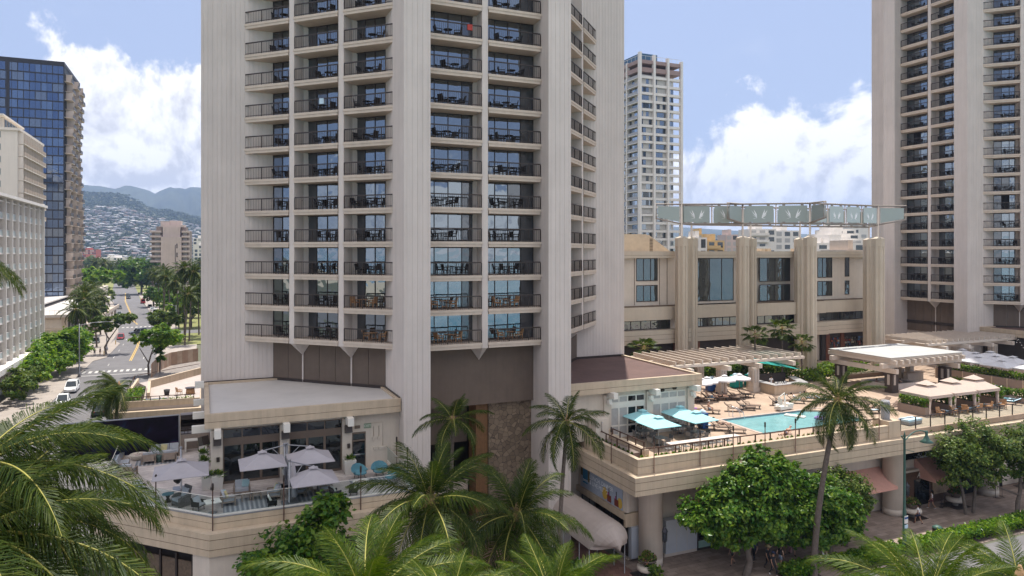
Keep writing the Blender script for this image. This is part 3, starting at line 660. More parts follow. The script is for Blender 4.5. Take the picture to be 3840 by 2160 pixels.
pr_ = pavilion('pool_pavilion', 'low pavilion with a dark brown flat roof beside the pool deck', 7.2, 20.55, .60, 14.2, M_['brownroof'], None)
m = MB(); YR = 1.35
m.box(7.1,YR,11.55,20.1,YR+.25,11.998); m.box(7.1,YR,D,11.45,YR+.25,11.549); m.box(14.95,YR,D,15.75,YR+.25,11.549); m.box(19.3,YR,D,20.1,YR+.25,11.549); m.box(19.85,YR+.251,D,20.1,14.0,11.998); m.build('wall', M_['beige2'], pr_)
for a, b in ((10.75,11.45),(15.05,15.7),(19.42,20.12)): MB().box(a,YR-.22,D,b,YR-.003,11.7).build('pilaster', M_['beige2'], pr_)
m = MB()
for x in (11.0,15.25,19.55): m.box(x,.0,11.55,x+.42,YR-.01,12.05)
m.build('beam_end', M_['trim'], pr_)
wm = [M_['trim'], M_['blind'], M_['darkglass']]
for a, b, pk in ((11.46,14.94,lambda k: 0 if k < 2 else 1),(15.76,19.29,lambda k: 0)):
    windows(pr_, a, b, YR+.05, 10.88, 11.54, 4, wm, pick=pk, name='window', frame=.11); windows(pr_, a, b, YR+.05, D+.15, 10.60, 4, wm, pick=pk, frame=.13, trans=8.95, name='glazed_door')
    m = MB(); m.box(a,YR-.03,10.601,b,YR+.12,10.879); m.box(a,YR-.02,D,b,YR+.12,D+.149); m.build('door_header', M_['trim'], pr_)
m = MB(); m.box(9.2,-.15,D,10.4,YR-.23,10.1); m.tube([(9.7,-.19,9.9),(9.7,-.19,9.0)],.02,6,1); m.lathe([(.02,0),(.09,-.03),(.1,-.05)],10,1,(9.7,-.3,9.85)); m.box(9.62,-.2,9.0,9.8,-.16,9.12,1)
tag(m.build('outdoor_shower', [M_['beige2'], M_['chrome']]), 'tiled outdoor shower panel against the pool pavilion wall', 'shower')
for k, x in enumerate((11.1,15.3,19.8)):
    t = MB(); t.cbox((0,0,0),(.34,.3,.36),.2,0,radians(-15)); t.ball((.05,-.1,-.2),.16,0); tag(t.build('loudspeaker', M_['trim'], None, (x,.85,11.2)), ['white loudspeaker under the left beam end of the pool pavilion','white loudspeaker under the middle beam end of the pool pavilion','white loudspeaker under the right beam end of the pool pavilion'][k], 'loudspeaker', 'loudspeakers on the pavilion')
t = MB(); t.tube([(-.6,0,0),(.9,0,.05)],.02,5); t.cbox((-.5,-.12,-.05),(.32,.2,.2),0,0,radians(30)); t.cbox((.8,-.12,.05),(.32,.2,.2),0,0,radians(30)); tag(t.build('flood_lights', M_['metal'], None, (17.2,YR-.05,11.75)), 'pair of small floodlights on a bar above the right-hand glazed doors', 'floodlight')

# --- right podium with the pool deck
rp = thing('pool_podium', 'long beige podium of shops carrying the pool deck', 'podium')
PX0, PX1, PY0, PY1 = 24.7, 37.2, -2.55, 3.05
m = MB(); m.box(8.9,-6.8,7.5,PX0,26.9,D); m.box(PX1,-6.8,7.5,88,26.9,D); m.box(PX0+.001,-6.8,7.5,PX1-.001,PY0,D); m.box(PX0+.001,PY1,7.5,PX1-.001,26.9,D)
m.prism([(35.2,PY1),(PX1,PY1),(PX1,1.9)][::-1], 7.5, D-.002); m.build('pool_deck', M_['deck'], rp)
m = MB(); RP = [(8.85,-6.85),(88,-6.85),(88,20),(8.85,20)]
led = [(8.25,-7.45),(88,-7.45),(88,-4.5),(8.25,4.75)]
led = [(8.25,-7.45),(88,-7.45),(88,4.75),(8.25,4.75)]
banded(m, led, [(6.1,6.46),(6.50,7.05),(7.09,7.45)]); m.build('ledge', [M_['beige'], M_['groove']], rp)
m = MB(); pe = [(8.85,1.2),(8.85,-6.85),(36.3,-6.85)]
wall_along(m, pe, 7.46, 8.0, .3); wall_along(m, [(p[0]+.02,p[1]+.02) for p in pe], 8.0, 8.03, .26, 1); wall_along(m, pe, 8.03, 8.52, .3); wall_along(m, offset([*pe,(36.3,1.2)],.03)[:3], 8.52, 8.60, .36)
m.box(9.15,-6.55,D,36.2,-5.95,8.30); m.box(9.15,-5.94,D,9.75,1.0,8.30); m.box(34.9,-6.9,7.46,36.32,-5.2,8.95); m.build('parapet', [M_['beige'], M_['groove']], rp)
m = MB(); m.box(9.7,-4.2,0,88,25,6.09); m.build('shop_wall', M_['beige2'], rp)
for x in (11.0,24.2,37.4,50.6,63.8): MB().lathe([(.93,0),(.93,.55),(.9,.56),(.9,.6),(.92,.62),(.92,5.9),(1.02,5.92),(1.02,6.08)], 28, 0, (x,-5.35,0)).build('column', M_['beige2'], rp)
# shopfronts under the deck
sh = MB(); sh.box(12.7,-4.95,.25,15.68,-4.3,2.85,0); sh.box(12.6,-4.9,0,15.7,-4.25,.249,1)
for x in (13.7,14.7): sh.box(x,-4.96,.3,x+.02,-4.951,2.8,1)
tag(sh.build('hoarding', [mat('grey_white_board', (.50,.52,.56), .6, .05), M_['beige2']]), 'pale grey boarded-up shopfront beside the corner column', 'hoarding')
sp = thing('shop_front', 'dark shop window with mint lower panel and lit orange doorway behind the tree', 'shopfront')
m = MB(); m.box(15.75,-4.85,0,17.6,-4.25,.12); m.box(15.75,-4.85,.12,15.9,-4.25,2.75); m.box(17.45,-4.85,.12,17.6,-4.25,2.75); m.box(15.9,-4.8,.72,17.45,-4.25,.85); m.box(15.75,-4.85,2.75,19.4,-4.25,2.95); m.build('frame', M_['metal'], sp)
m = MB(); m.box(15.9,-4.75,.12,17.45,-4.3,.72); m.build('lower_panel', mat('mint_panel', (.26,.40,.35), .6), sp)
m = MB(); m.box(15.9,-4.5,.85,17.45,-4.4,2.75); m.build('pane', M_['darkglass'], sp)
m = MB(); m.box(17.6,-4.3,0,19.4,-4.22,2.75); m.build('doorway', mat('orange_interior', (.36,.17,.035), .8), sp)
sg = text_mesh('HEY', .42, M_['wood'], 'lettering', sp, .01); sg.location = (16.6,-4.78,2.35); sg.rotation_euler = (radians(90),0,0)
def awning(x0, x1, y0, y1, z0, z1, label):
    a = thing('awning', label, 'awning', (0,0,0), 0, 'salmon awnings over the shops'); m = MB()
    m.face([(x0,y0,z1),(x1,y0,z1),(x1,y1,z0),(x0,y1,z0)]); m.face([(x0,y1,z0),(x1,y1,z0),(x1,y1,z0-.22),(x0,y1,z0-.22)])
    for x in (x0,x1): m.face([(x,y0,z1),(x,y1,z0),(x,y1,z0-.22),(x,y0,z0-.22)])
    m.build('canvas', M_['salmon'], a)
    f = MB(); f.tube([(x0,y1+.02,z0-.2),(x1,y1+.02,z0-.2)],.02,5); 
    for x in (x0+.03,(x0+x1)/2,x1-.03): f.tube([(x,y1+.02,z0-.2),(x,y0-.02,z0-.2)],.02,5)
    f.build('frame', M_['metal'], a)
awning(31.8,36.9,-4.22,-6.2,2.75,4.05,'wide salmon awning over the shop between two columns, left of the street lamp')
awning(41.6,46.6,-4.22,-6.4,2.75,4.35,'salmon awning above the dark wood shop entrance, right of the street lamp')
awning(15.9,23.0,-4.22,-5.9,2.75,3.9,'salmon awning mostly hidden behind the big leafy street tree')
fr_ = MB()
for k in range(34):
    x = 25.2+k*.37
    if x < 37: fr_.tube([(x,-4.24,5.45),(x+.10,-4.24,5.75),(x,-4.24,6.0),(x-.06,-4.24,5.72),(x,-4.24,5.45)],.022,4)
fr_.box(25.0,-4.26,6.0,36.4,-4.21,6.05); fr_.box(25.0,-4.26,5.38,36.4,-4.21,5.42); fr_.build('frieze', M_['bronzeframe'], rp)
em = MB()
for a in (0,1):
    x = 31.2+a*.85; em.box(x,-4.25,3.5,x+.04,-4.21,4.2); em.box(x+.66,-4.25,3.5,x+.7,-4.21,4.2); em.box(x,-4.25,3.5,x+.7,-4.21,3.54); em.box(x,-4.25,4.16,x+.7,-4.21,4.2)
    em.tube([(x+.35,-4.23,3.55),(x+.35,-4.23,4.15)],.02,4); em.tube([(x+.15,-4.23,3.6),(x+.3,-4.23,3.85),(x+.15,-4.23,4.1)],.02,4); em.tube([(x+.55,-4.23,3.6),(x+.4,-4.23,3.85),(x+.55,-4.23,4.1)],.02,4)
tag(em.build('wall_ornament', M_['bronzeframe']), 'square bronze ornament on the white shop wall by the palm trunk', 'ornament')
s2 = thing('shop_front', 'dark timber shop entrance with script sign, right of the middle column', 'shopfront')
m = MB(); m.box(39.2,-4.75,0,46.4,-4.25,3.2); m.build('timber_front', mat('dark_timber', (.10,.052,.032), .6, .2, 3), s2)
m = MB(); m.box(40.9,-4.80,0,42.9,-4.751,2.45); m.build('door', M_['darkglass'], s2)
m = MB(); m.box(43.4,-4.80,.75,45.9,-4.751,2.7); m.build('display_window', mat('lit_display', (.36,.25,.16), .5, .4, 2.5), s2)
m = MB(); m.box(39.2,-4.76,3.2,46.4,-4.25,3.4); m.box(39.7,-4.6,4.35,47.0,-4.2,5.75,1); m.build('transom', [M_['beige2'], M_['darkglass']], s2)
o = text_mesh('Alana', .62, M_['trim'], 'lettering', s2, .01, shear=.3); o.location = (41.9,-4.82,2.85); o.rotation_euler = (radians(90),0,0)
m = MB(); m.box(47.2,-4.6,.1,54,-4.15,6.0); m.build('dark_opening', M_['winopen'], rp)
m = MB()
for k in range(24): m.box(47.3+k*.28,-4.64,3.2,47.33+k*.28,-4.61,4.2)
m.box(47.2,-4.65,4.2,54,-4.6,4.25); m.build('guard_rail', M_['steel'], rp)
# passage side with the restaurant banner
ps = MB(); ps.box(9.45,-4.4,3.75,9.69,4.6,6.09); ps.box(9.2,-4.45,3.25,9.69,3.3,3.72,1); ps.box(9.3,-4.5,2.7,11.2,-4.21,3.72,2)
ps.build('side_wall', [M_['beige2'], M_['beige'], M_['beige']], rp)
windows(rp, -4.3, 3.0, 9.66, .35, 3.2, 6, [M_['metal'], M_['darkglass']], name='window', axis='y')
ps = MB(); ps.box(8.3,3.31,0,9.7,6.5,6.09); ps.build('side_pier', M_['beige2'], rp)
ps = MB(); ps.box(9.7,-4.7,.3,10.9,-4.21,2.7); ps.build('side_panel', mat('grey_panel', (.42,.45,.50), .5, .05), rp)
bn = thing('banner', 'large restaurant banner with blue square logo, lettering and two drinks on the passage wall', 'banner', (9.44,0,-.18))
m = MB(); m.box(-.03,-3.87,3.93,0,2.85,5.92); m.build('sheet', mat('banner_sheet', (.30,.36,.45), .7, col2=(.46,.49,.58), scale=.8), bn)
m = MB(); m.box(-.036,1.62,4.35,-.031,2.45,5.72); m.build('logo_square', mat('logo_blue', (.02,.14,.32), .6, col2=(.05,.27,.45), scale=4), bn)
m = MB(); m.box(-.036,2.46,4.9,-.031,2.78,5.75); m.box(-.036,1.25,4.6,-.031,1.6,5.62); m.build('olive_block', mat('olive_block', (.17,.14,.07), .7), bn)
def ytext(body, size, mt, y, z, par, align='LEFT', x=-.04):
    o = text_mesh(body, size, mt, 'lettering', par, .002, align); o.location = (x,y,z); o.rotation_euler = (radians(90),0,radians(-90)); return o
wht = mat('white_print', (.90,.90,.92), .7)
ytext('swim', .42, wht, 2.42, 4.62, bn); ytext('LUNCH, DINNER', .50, wht, 1.3, 5.12, bn); ytext('& LIVE MUSIC', .50, wht, 1.3, 4.66, bn)
m = MB()
for y in (-1.9,-3.0):
    m.prism([(-.06,y-.3),(-.034,y-.3),(-.034,y+.3),(-.06,y+.3)], 4.02, 4.55, 0)
    m.box(-.062,y-.02,4.5,-.036,y+.05,5.15,1); m.ball((-.05,y+.1,4.66),(.02,.12,.14),2,8,5)
m.ball((-.036,-1.2,4.5),(.008,.42,.5),3,12,8); m.ball((-.036,-3.5,4.4),(.008,.36,.42),3,12,8)
m.build('drinks_print', [mat('cocktail_red', (.22,.05,.03), .5), M_['metal'], mat('orchid', (.35,.05,.22), .6), mat('lemon_print', (.62,.40,.07), .6)], bn)
# barrel awning over the side entrance
ba = thing('barrel_awning', 'long tan barrel awning with a rounded end beside the passage', 'awning', (6.75,0,2.55))
m = MB(); rows = []; Rw, Hh = 1.62, 1.68
for k in range(13):
    y = .9 - k*.58; rows.append([(cos(pi*j/14)*Rw, y, sin(pi*j/14)*Hh) for j in range(15)])
    if k < 12: rows.append([(cos(pi*j/14)*Rw*.992, y-.29, sin(pi*j/14)*Hh*.992) for j in range(15)])
yE = .9-12*.58
for k in range(1,7):
    a = pi/2*k/6; rows.append([(cos(pi*j/14)*Rw*cos(a), yE-1.75*sin(a)*(.35+.65*sin(pi*j/14)**.5 if 0 < j < 14 else .35), sin(pi*j/14)*Hh*cos(a)) for j in range(15)])
for a, b in zip(rows[:-1], rows[1:]):
    for j in range(14): m.face([a[j],a[j+1],b[j+1],b[j]],0,True)
for side in (0,14):
    for a, b in zip(rows[:-1], rows[1:]): m.face([a[side],b[side],(b[side][0],b[side][1],-.2),(a[side][0],a[side][1],-.2)])
m.build('canvas', mat('tan_awning_canvas', (.40,.335,.30), .9, .05, 1.2, .1, 40), ba)
m = MB()
for y in (.5,-2,-4.5,-6): 
    for x in (-1.5,1.5): m.tube([(x,y,-2.55),(x,y,.2)],.04,6)
m.build('post', M_['steel'], ba)
kk = thing('kiosk', 'small pale kiosk with a framed window beside the palm trunk in the passage', 'kiosk', (-5.9,-1.6,0))
m = MB(); m.box(-1.5,-1.2,0,1.4,1.2,2.55); m.build('body', mat('kiosk_grey', (.36,.38,.42), .7), kk); m = MB(); m.box(-1.7,-1.4,2.551,1.6,1.4,2.8); m.build('roof', M_['steel'], kk)
m = MB(); m.box(1.401,-1.0,1.5,1.5,1.0,1.62); m.box(1.401,-1.0,2.35,1.5,1.0,2.5); m.box(1.401,-1.0,1.62,1.5,-.85,2.35); m.box(1.401,.85,1.62,1.5,1.0,2.35); m.build('window_frame', M_['beige'], kk); m = MB(); m.box(1.402,-.84,1.63,1.42,.84,2.34); m.build('pane', M_['darkglass'], kk)
for k, (x, y, lab) in enumerate(((9.6,-1.9+-5.1,'round stone planter bowl with croton plant by the corner column'),(38.2,-6.6,'round stone planter bowl with shrub beside the dark timber shop'),(44.6,-6.2,'round stone planter bowl with shrub under the right street trees'),(56.5,-5.6,'round stone planter bowl with shrub far along the shops'))):
    t = thing('planter_bowl', lab, 'planter', (x,y,0), 0, 'stone planter bowls along the shops')
    m = MB(); m.box(-1.0,-.9,.004,1.0,.9,.03,1); m.lathe([(.22,.03),(.25,.35),(.72,.42),(.80,.52),(.78,.74),(.35,.80)],24); m.build('pedestal', [M_['beige2'], M_['metal']], t)
    m = MB(); m.lathe([(.34,.8),(.42,.95),(.66,1.18),(.70,1.24),(.62,1.25),(.58,1.18),(.1,1.15)],24); m.build('bowl', mat('dark_bowl', (.13,.10,.085), .7), t)
    m = MB()
    for q in range(420):
        v = Vector((R_.gauss(0,1),R_.gauss(0,1),abs(R_.gauss(0,1)))).normalized()*R_.uniform(.35,.72); v.z = v.z*.95+1.15; a = Vector((R_.gauss(0,1),R_.gauss(0,1),R_.gauss(0,1))).normalized()*.10; b = a.cross(Vector((R_.gauss(0,1),R_.gauss(0,1),R_.gauss(0,1)))).normalized()*.06
        m.face([v-a,v+b,v+a,v-b],0 if R_.random()<.8 else 1)
    m.build('shrub', [M_['leaf2'], M_['terracotta']], t)
for k, (x, lab) in enumerate(((11.75,'dark wall lantern on the corner column beside the boarded shopfront'),(38.2,'dark wall lantern on the middle column behind the street lamp'))):
    t = thing('wall_lantern', lab, 'lantern', (x,-6.1,2.3), 0, 'wall lanterns on the columns'); m = MB(); m.lathe([(.05,-.55),(.16,-.45),(.2,-.4),(.2,.25),(.26,.3),(.16,.5),(.06,.58),(.03,.72)],10); m.build('body', mat('lantern_metal', (.07,.07,.085), .5), t)
    m = MB(); m.lathe([(.205,-.35),(.205,.2)],10); m.build('pane', M_['screen'], t); m = MB(); m.box(-.3,.1,.15,0,.35,.25); m.build('bracket', M_['metal'], t)

# --- atrium block between the towers
at_ = thing('atrium_building', 'beige mid-rise atrium block with big windows between the two towers', 'building')
YA = 27.0
m = MB()
def slab(x0, x1, z0, z1, m_=0, y=YA, dep=12): m.box(x0, y, z0, x1, y+dep, z1, m_)
m.box(19.0,YA+.5,0,73.5,YA+16,23.7); m.box(19.0,YA+.2,D,73.5,YA+.45,16.9); m.build('wall', M_['beige2'], at_)
m = MB()
for x0, x1 in ((24,37.0),(38.2,73.3)): banded(m, [(x0,YA-.35),(x1,YA-.35),(x1,YA+.6),(x0,YA+.6)], [(23.1,23.45),(23.48,24.0)])
m.build('cornice', [M_['pylon'], M_['groove']], at_)
m = MB()
for x0, x1, dy in ((22,37.4,0),(38.6,49.8,.4),(49.8,62.6,-.6),(62.6,74,.0)):
    m.box(x0,YA-.6+dy,15.05,x1,YA+.3,16.75); m.box(x0,YA-.2+dy,16.76,x1,YA+.3,16.9,1)
    banded(m, [(x0,YA-1.1+dy),(x1,YA-1.1+dy),(x1,YA+.25),(x0,YA+.25)], [(12.0,12.55),(12.59,13.15),(13.19,13.75)])
m.build('ledge', [M_['pylon'], M_['groove']], at_)
gm = [M_['metal'], M_['win2'], M_['darkglass']]
for a, b, z0, z1, n, yy in ((31.2,34.5,17.4,19.55,3,YA+.48),(31.2,34.5,20.1,23.08,3,YA+.48),(40.9,47.1,17.2,23.08,3,YA+.48),(51.4,57.0,16.95,19.3,4,YA+.1),(51.4,57.0,19.7,23.08,4,YA+.1),(62.7,65.6,17.4,19.6,3,YA+.48),(62.7,65.6,20.1,23.08,3,YA+.48),(68.2,69.1,17.5,19.6,1,YA+.48),(68.2,69.1,20.2,23.08,1,YA+.48),
                   (24,36.2,13.80,15.0,8,YA+.1),(38.7,48.6,13.80,15.0,8,YA+.1),(50.6,61.4,13.80,15.0,8,YA-.3),(62.8,73.5,13.80,15.0,9,YA+.1)):
    windows(at_, a, b, yy, z0, z1, n, gm, name='window', frame=.10)
m = MB()
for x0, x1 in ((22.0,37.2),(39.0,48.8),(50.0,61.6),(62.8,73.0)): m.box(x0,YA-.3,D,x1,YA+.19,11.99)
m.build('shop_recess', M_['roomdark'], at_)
m = MB()
for x in (26,36.4,40,48,58.5,63.5,66.4,71.6): m.box(x,YA-.42,D,x+.7,YA-.31,11.95)
m.build('timber_panel', mat('red_brown_timber', (.15,.055,.03), .6, .2, 2), at_)
m = MB(); rr = random.Random(3)
for k in range(160):
    x = rr.uniform(64.3,71); z = D+.3+.34*rr.randrange(9); m.box(x,YA-.40,z,x+rr.uniform(.15,.4),YA-.31,z+.26,rr.randrange(3))
m.build('shelf_goods', [mat('goods_red', (.22,.06,.04)), mat('goods_blue', (.07,.12,.22)), mat('goods_cream', (.35,.30,.22))], at_)
m = MB()
for x in (28.7,31.3): m.box(22,YA+.4,0,22.01,YA+.41,.01)
for x in (28.9,36.0,30.9,34.8): m.box(x,YA+.45,16.95,x+.06,YA+.499,23.08)
m.build('wall_joint', M_['groove'], at_)
m = MB(); m.box(30,YA+3,23.7,34.5,YA+9,26.3); m.prism([(34.5,YA+3),(38.8,YA+3),(38.8,YA+9),(34.5,YA+9)],23.7,26.2,0,True,[(34.5,YA+3),(34.9,YA+3),(34.9,YA+9),(34.5,YA+9)]); m.box(24,YA+2,23.7,30,YA+6,24.5)
for k in range(9): m.box(35.0,YA+2.96,24.0+k*.2,35.5,YA+2.999,24.1+k*.2,1)
for x in (28.6,39.5,53.5,54.6,60): m.box(x,YA+2,23.7,x+.7,YA+3,24.4)
m.build('rooftop_plant', [mat('tan_plantroom', (.56,.45,.33), .85), M_['groove']], at_)

# --- ring canopy on eight pylons
PYL = [ray(681.6,93), ray(742.6,92.5), ray(810,91), ray(878,96.5), ray(869,105), ray(800,102), ray(750.5,99), ray(691.5,95.8)]
PLAB = ['front left','front centre-left','front centre-right','front right','rear right','rear centre-right','rear centre-left','rear left']
ZT = 25.95
for i, p in enumerate(PYL):
    t = thing('pylon', 'tall fluted octagonal beige pylon under the glass canopy, %s one' % PLAB[i], 'pylon', (p.x,p.y,D), 0, 'fluted pylons carrying the glass canopy')
    m = MB(); n = 8; out = []
    for k in range(n):
        a0, a1 = 2*pi*(k-.5)/n, 2*pi*(k+.5)/n; r = .86
        A, B = Vector((cos(a0)*r,sin(a0)*r)), Vector((cos(a1)*r,sin(a1)*r)); u = B-A; nn = Vector((-u.y,u.x)).normalized()
        out += [tuple(A), tuple(A+u*.36), tuple(A+u*.38+nn*.07), tuple(A+u*.62+nn*.07), tuple(A+u*.64)]
    oct_ = [(cos(2*pi*(k-.5)/n)*.88,sin(2*pi*(k-.5)/n)*.88) for k in range(n)]
    h = ZT-D; m.prism(out, 0, h-1.3); m.prism(oct_, h-1.299, h-.25); m.prism(oct_, h-.249, h, 0, True, [(q[0]*.3,q[1]*.3) for q in oct_]); m.build('shaft', M_['pylon'], t)
ca = thing('glass_canopy', 'ring of etched glass panels with leaf motifs carried high on the pylons', 'canopy')
post = MB(); frm = MB(); gl = MB(); leaf = MB(); clips = MB()
Z0, Z1 = 27.68, 30.1
cen = sum(PYL, Vector())/8
def leafshape(P, s, flip, big):
    """one cut-out leaf spray in a panel; P maps (u, z) on the panel to space"""
    for k in range(6):
        a = radians(20+k*16)*flip; l = s*(.55+.45*sin(k+1)); c, q = cos(a), sin(a)
        pts = [(0,0),(l*.5*sin(a)-.05*c, l*.5*cos(a)*1.0),(l*sin(a), l*cos(a)),(l*.5*sin(a)+.16*c, l*.5*cos(a)-.05)]
        leaf.face([P(u, z) for u, z in pts])
for i in range(8):
    a, b = PYL[i], PYL[(i+1) % 8]
    post.tube([(a.x,a.y,ZT-.05),(a.x,a.y,Z1)], .13, 10)
    u = (b-a).normalized(); L = (b-a).length; nrm = Vector((u.y,-u.x,0))
    if (a+b).dot(nrm)/2 < cen.dot(nrm): nrm = -nrm
    for z in (Z0-.12, Z1): frm.tube([(a.x,a.y,z),(b.x,b.y,z)], .11, 8)
    n = 2 if i in (1,5) else max(2, round(L/3.4))
    for k in range(n):
        p = a+u*(L*k/n+.32); q = a+u*(L*(k+1)/n-.32)
        frm.tube([(a.x+u.x*L*k/n,a.y+u.y*L*k/n,Z0-.12),(a.x+u.x*L*k/n,a.y+u.y*L*k/n,Z1)], .07, 6)
        w = nrm*.03; gl.prism([(p-w)[:2],(q-w)[:2],(q+w)[:2],(p+w)[:2]], Z0+.10, Z1-.26)
        mid = (p+q)/2; wl = (q-p).length
        def PP(uu, zz, mid=mid): v = mid+u*uu+nrm*.036; return (v.x,v.y,(Z0+Z1)/2-.6+zz)
        if i in (0,1,2,3) or True:
            for f in (-1,1): leafshape(lambda uu, zz, f=f: PP(uu+f*wl*.08, zz), min(1.3,wl*.40), f, 1)
        for z in (Z0+.02, Z1-.17):
            for e in (.18,.82): v = p+(q-p)*e; clips.cbox((v.x,v.y,z),(.35,.10,.16),atan2(u.y,u.x))
# flared wing panels at the front corners
for i, dirs in ((0,(-1,-.25)),(3,(1,-.1))):
    p = PYL[i]; d = Vector((cos(_y)*dirs[0]+sin(_y)*dirs[1], -sin(_y)*dirs[0]+cos(_y)*dirs[1], 0)).normalized(); e = p+d*3.6
    frm.tube([(p.x,p.y,Z1),(e.x,e.y,Z1+.0),(e.x,e.y,Z0+.55),(p.x,p.y,Z0-.12)], .10, 8)
    a, b = p+d*.3, e-d*.25; gl.face([(a.x,a.y,Z0+.12),(b.x,b.y,Z0+.68),(b.x,b.y,Z1-.3),(a.x,a.y,Z1-.3)])
for i, sgn in ((1,-1),(2,1)):
    xc, yc = (-.8,-.6) if sgn < 0 else (.2,-.98); p = PYL[i]; d = Vector((cos(_y)*xc+sin(_y)*yc, -sin(_y)*xc+cos(_y)*yc, 0)).normalized(); e = p+d*3.2
    for off in (0,-.22*sgn):
        o = Vector((cos(_y)*off,-sin(_y)*off,0)); frm.tube([(p+o+Vector((0,0,Z1)))[:],(e+o+Vector((0,0,Z1+.02)))[:],(e+o+Vector((0,0,Z0+.45)))[:],(p+o+Vector((0,0,Z0-.12)))[:]], .10, 8)
    a, b = p+d*.3, e-d*.25; gl.face([(a.x,a.y,Z0+.12),(b.x,b.y,Z0+.6),(b.x,b.y,Z1-.3),(a.x,a.y,Z1-.3)])
cm = mat('canopy_steel', (.30,.26,.235), .5, .05, 2)
post.build('post', cm, ca); frm.build('frame', cm, ca); clips.build('clip', cm, ca); gl.build('glass_panel', M_['greenglass'], ca); leaf.build('leaf_motif', mat('pale_cutout', (.86,.88,.90), .6, .02), ca)

# --- pergolas and bar shelter on the deck
def pergola(name, label, x0, x1, y0, y1, z, nsl, cols, beams, zc):
    t = thing(name, label, 'pergola', (0,0,0), 0, 'slatted pergolas on the pool deck')
    m = MB()
    for k in range(nsl):
        x = x0+(x1-x0)*k/(nsl-1); m.box(x-.07,y0-.3,z-.40,x+.07,y1+.3,z)
    m.build('slat', M_['pergola'], t)
    m = MB()
    for k, y in enumerate((y0,y0+(y1-y0)*.5,y1)): m.box(x0-.6,y-.12,z-.75,x1+.6,y+.12,z-.405)
    m.box(x0-.6,y0-.30,z-.70,x1+.6,y0-.17,z-.42); m.build('rafter', M_['pergola'], t)
    m = MB()
    for x in beams: m.box(x-.22,y0-1.2,z-1.25,x+.22,y1+.8,z-.751)
    m.build('beam', M_['pergola'], t)
    for x, y in cols:
        m = MB(); m.box(x-.42,y-.42,D,x+.42,y+.42,z-1.251); m.box(x-.5,y-.5,D,x+.5,y+.5,D+.5)
        o = m.build('column', M_['pergola'], t); l = MB()
        for s in (-.2,.2): l.box(x+s-.10,y-.50,D+1.1,x+s+.10,y-.425,z-1.5)
        for s in (-.2,.2): l.box(x-.50,y+s-.10,D+1.1,x-.425,y+s+.10,z-1.5)
        l.build('lantern_panel', [M_['lampglass']], o)
    return t
M_['lampglass'] = mat('column_lantern', (.45,.40,.36), .5, .1, 8)
pergola('pergola', 'cream slatted pergola beside the brown roof, over the white umbrellas', 26.6, 44.5, 13.0, 20.7, 11.95, 16, [(28.5,13.6),(33.5,13.6),(37.3,12.6),(28.5,19.5),(35,19.5),(42,19.5)], (28.1,33.2,37.6,42.6), 0)
pergola('pergola', 'cream slatted pergola by the far tower, over the white parasol tables', 66.5, 83.5, 12.6, 19.6, 12.35, 17, [(70.5,13.4),(75.5,13.4),(80.5,13.4),(70.5,18.8),(80.5,18.8)], (68.3,72.8,77.5,81.8), 0)
bs = thing('bar_shelter', 'white flat-roofed shelter on dark posts in the middle of the pool deck', 'shelter')
m = MB(); m.box(50.3,5.3,11.72,62.3,13.8,11.96); m.box(50.2,5.2,11.961,62.4,13.9,12.02,1); m.build('roof', [M_['pergola'], M_['shelterroof']], bs)
m = MB()
for k in range(12): x = 50.6+k*1.03; m.box(x-.16,4.75,11.28,x+.16,14.2,11.719)
m.build('rafter', M_['pergola'], bs)
m = MB()
for y in (6.0,13.0): m.box(49.6,y-.2,10.75,63.0,y+.2,11.279)
for x in (50.9,61.2): m.box(x-.2,4.9,10.2,x+.2,14.0,10.749)
m.build('beam', M_['pergola'], bs)
dk = mat('dark_post', (.055,.042,.037), .6, .1)
for x, y in ((51.3,6.0),(60.8,6.4),(51.3,13.0),(60.8,13.0)):
    m = MB(); m.box(x-.5,y-.5,D,x+.5,y+.5,10.199); o = m.build('post', dk, bs)
    l = MB(); l.box(x-.28,y-.56,D+.9,x+.02,y-.501,10.0); l.box(x-.56,y-.2,D+.9,x-.501,y+.1,10.0); l.build('lantern_panel', M_['lampglass'], o)

pavilion('dining_pavilion', 'dark flat roof with beige fascia at the foot of the far tower', 83.55, 97.0, 5.0, 17.3, M_['brownroof'], None)
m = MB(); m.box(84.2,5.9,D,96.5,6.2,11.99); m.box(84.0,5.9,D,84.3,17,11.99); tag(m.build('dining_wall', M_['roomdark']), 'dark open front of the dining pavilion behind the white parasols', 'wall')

# ------------------------------------------------------------------ pool and deck things
def water(name, col, bump, sc=3.0, rough=.04):
    m = mat(name, col, rough, .16, .9, bump, sc, spec=.5); return m
poolw = setting(MB().box(PX0+.02,PY0+.02,7.5,PX1-.02,PY1-.02,7.80).build('pool_water', water('pool_water', (.19,.40,.42), .6, 3.0)))
m = MB()
for a in ((PX0-.35,PY1,PX1+.35,PY1+.35),(PX0-.35,PY0-.35,PX1+.35,PY0),(PX0-.35,PY0,PX0,PY1),(PX1,PY0,PX1+.35,PY1)): m.box(a[0],a[1],D+.001,a[2],a[3],D+.03)
for a in ((PX0,PY1-.03,PX1,PY1),(PX0,PY0,PX1,PY0+.03)): m.box(a[0],a[1]-.002,7.6,a[2],a[3]+.002,D+.001,1)
for a in (PX0,PX1-.03): m.box(a,PY0+.031,7.6,a+.03,PY1-.031,D+.001,1)
tag(m.build('pool_coping', [mat('coping_stone', (.44,.35,.30), .85, .2, 3), mat('pool_tile', (.16,.22,.26), .4, .2, 6)]), 'stone coping with a dark tile line round the swimming pool', 'pool edge')

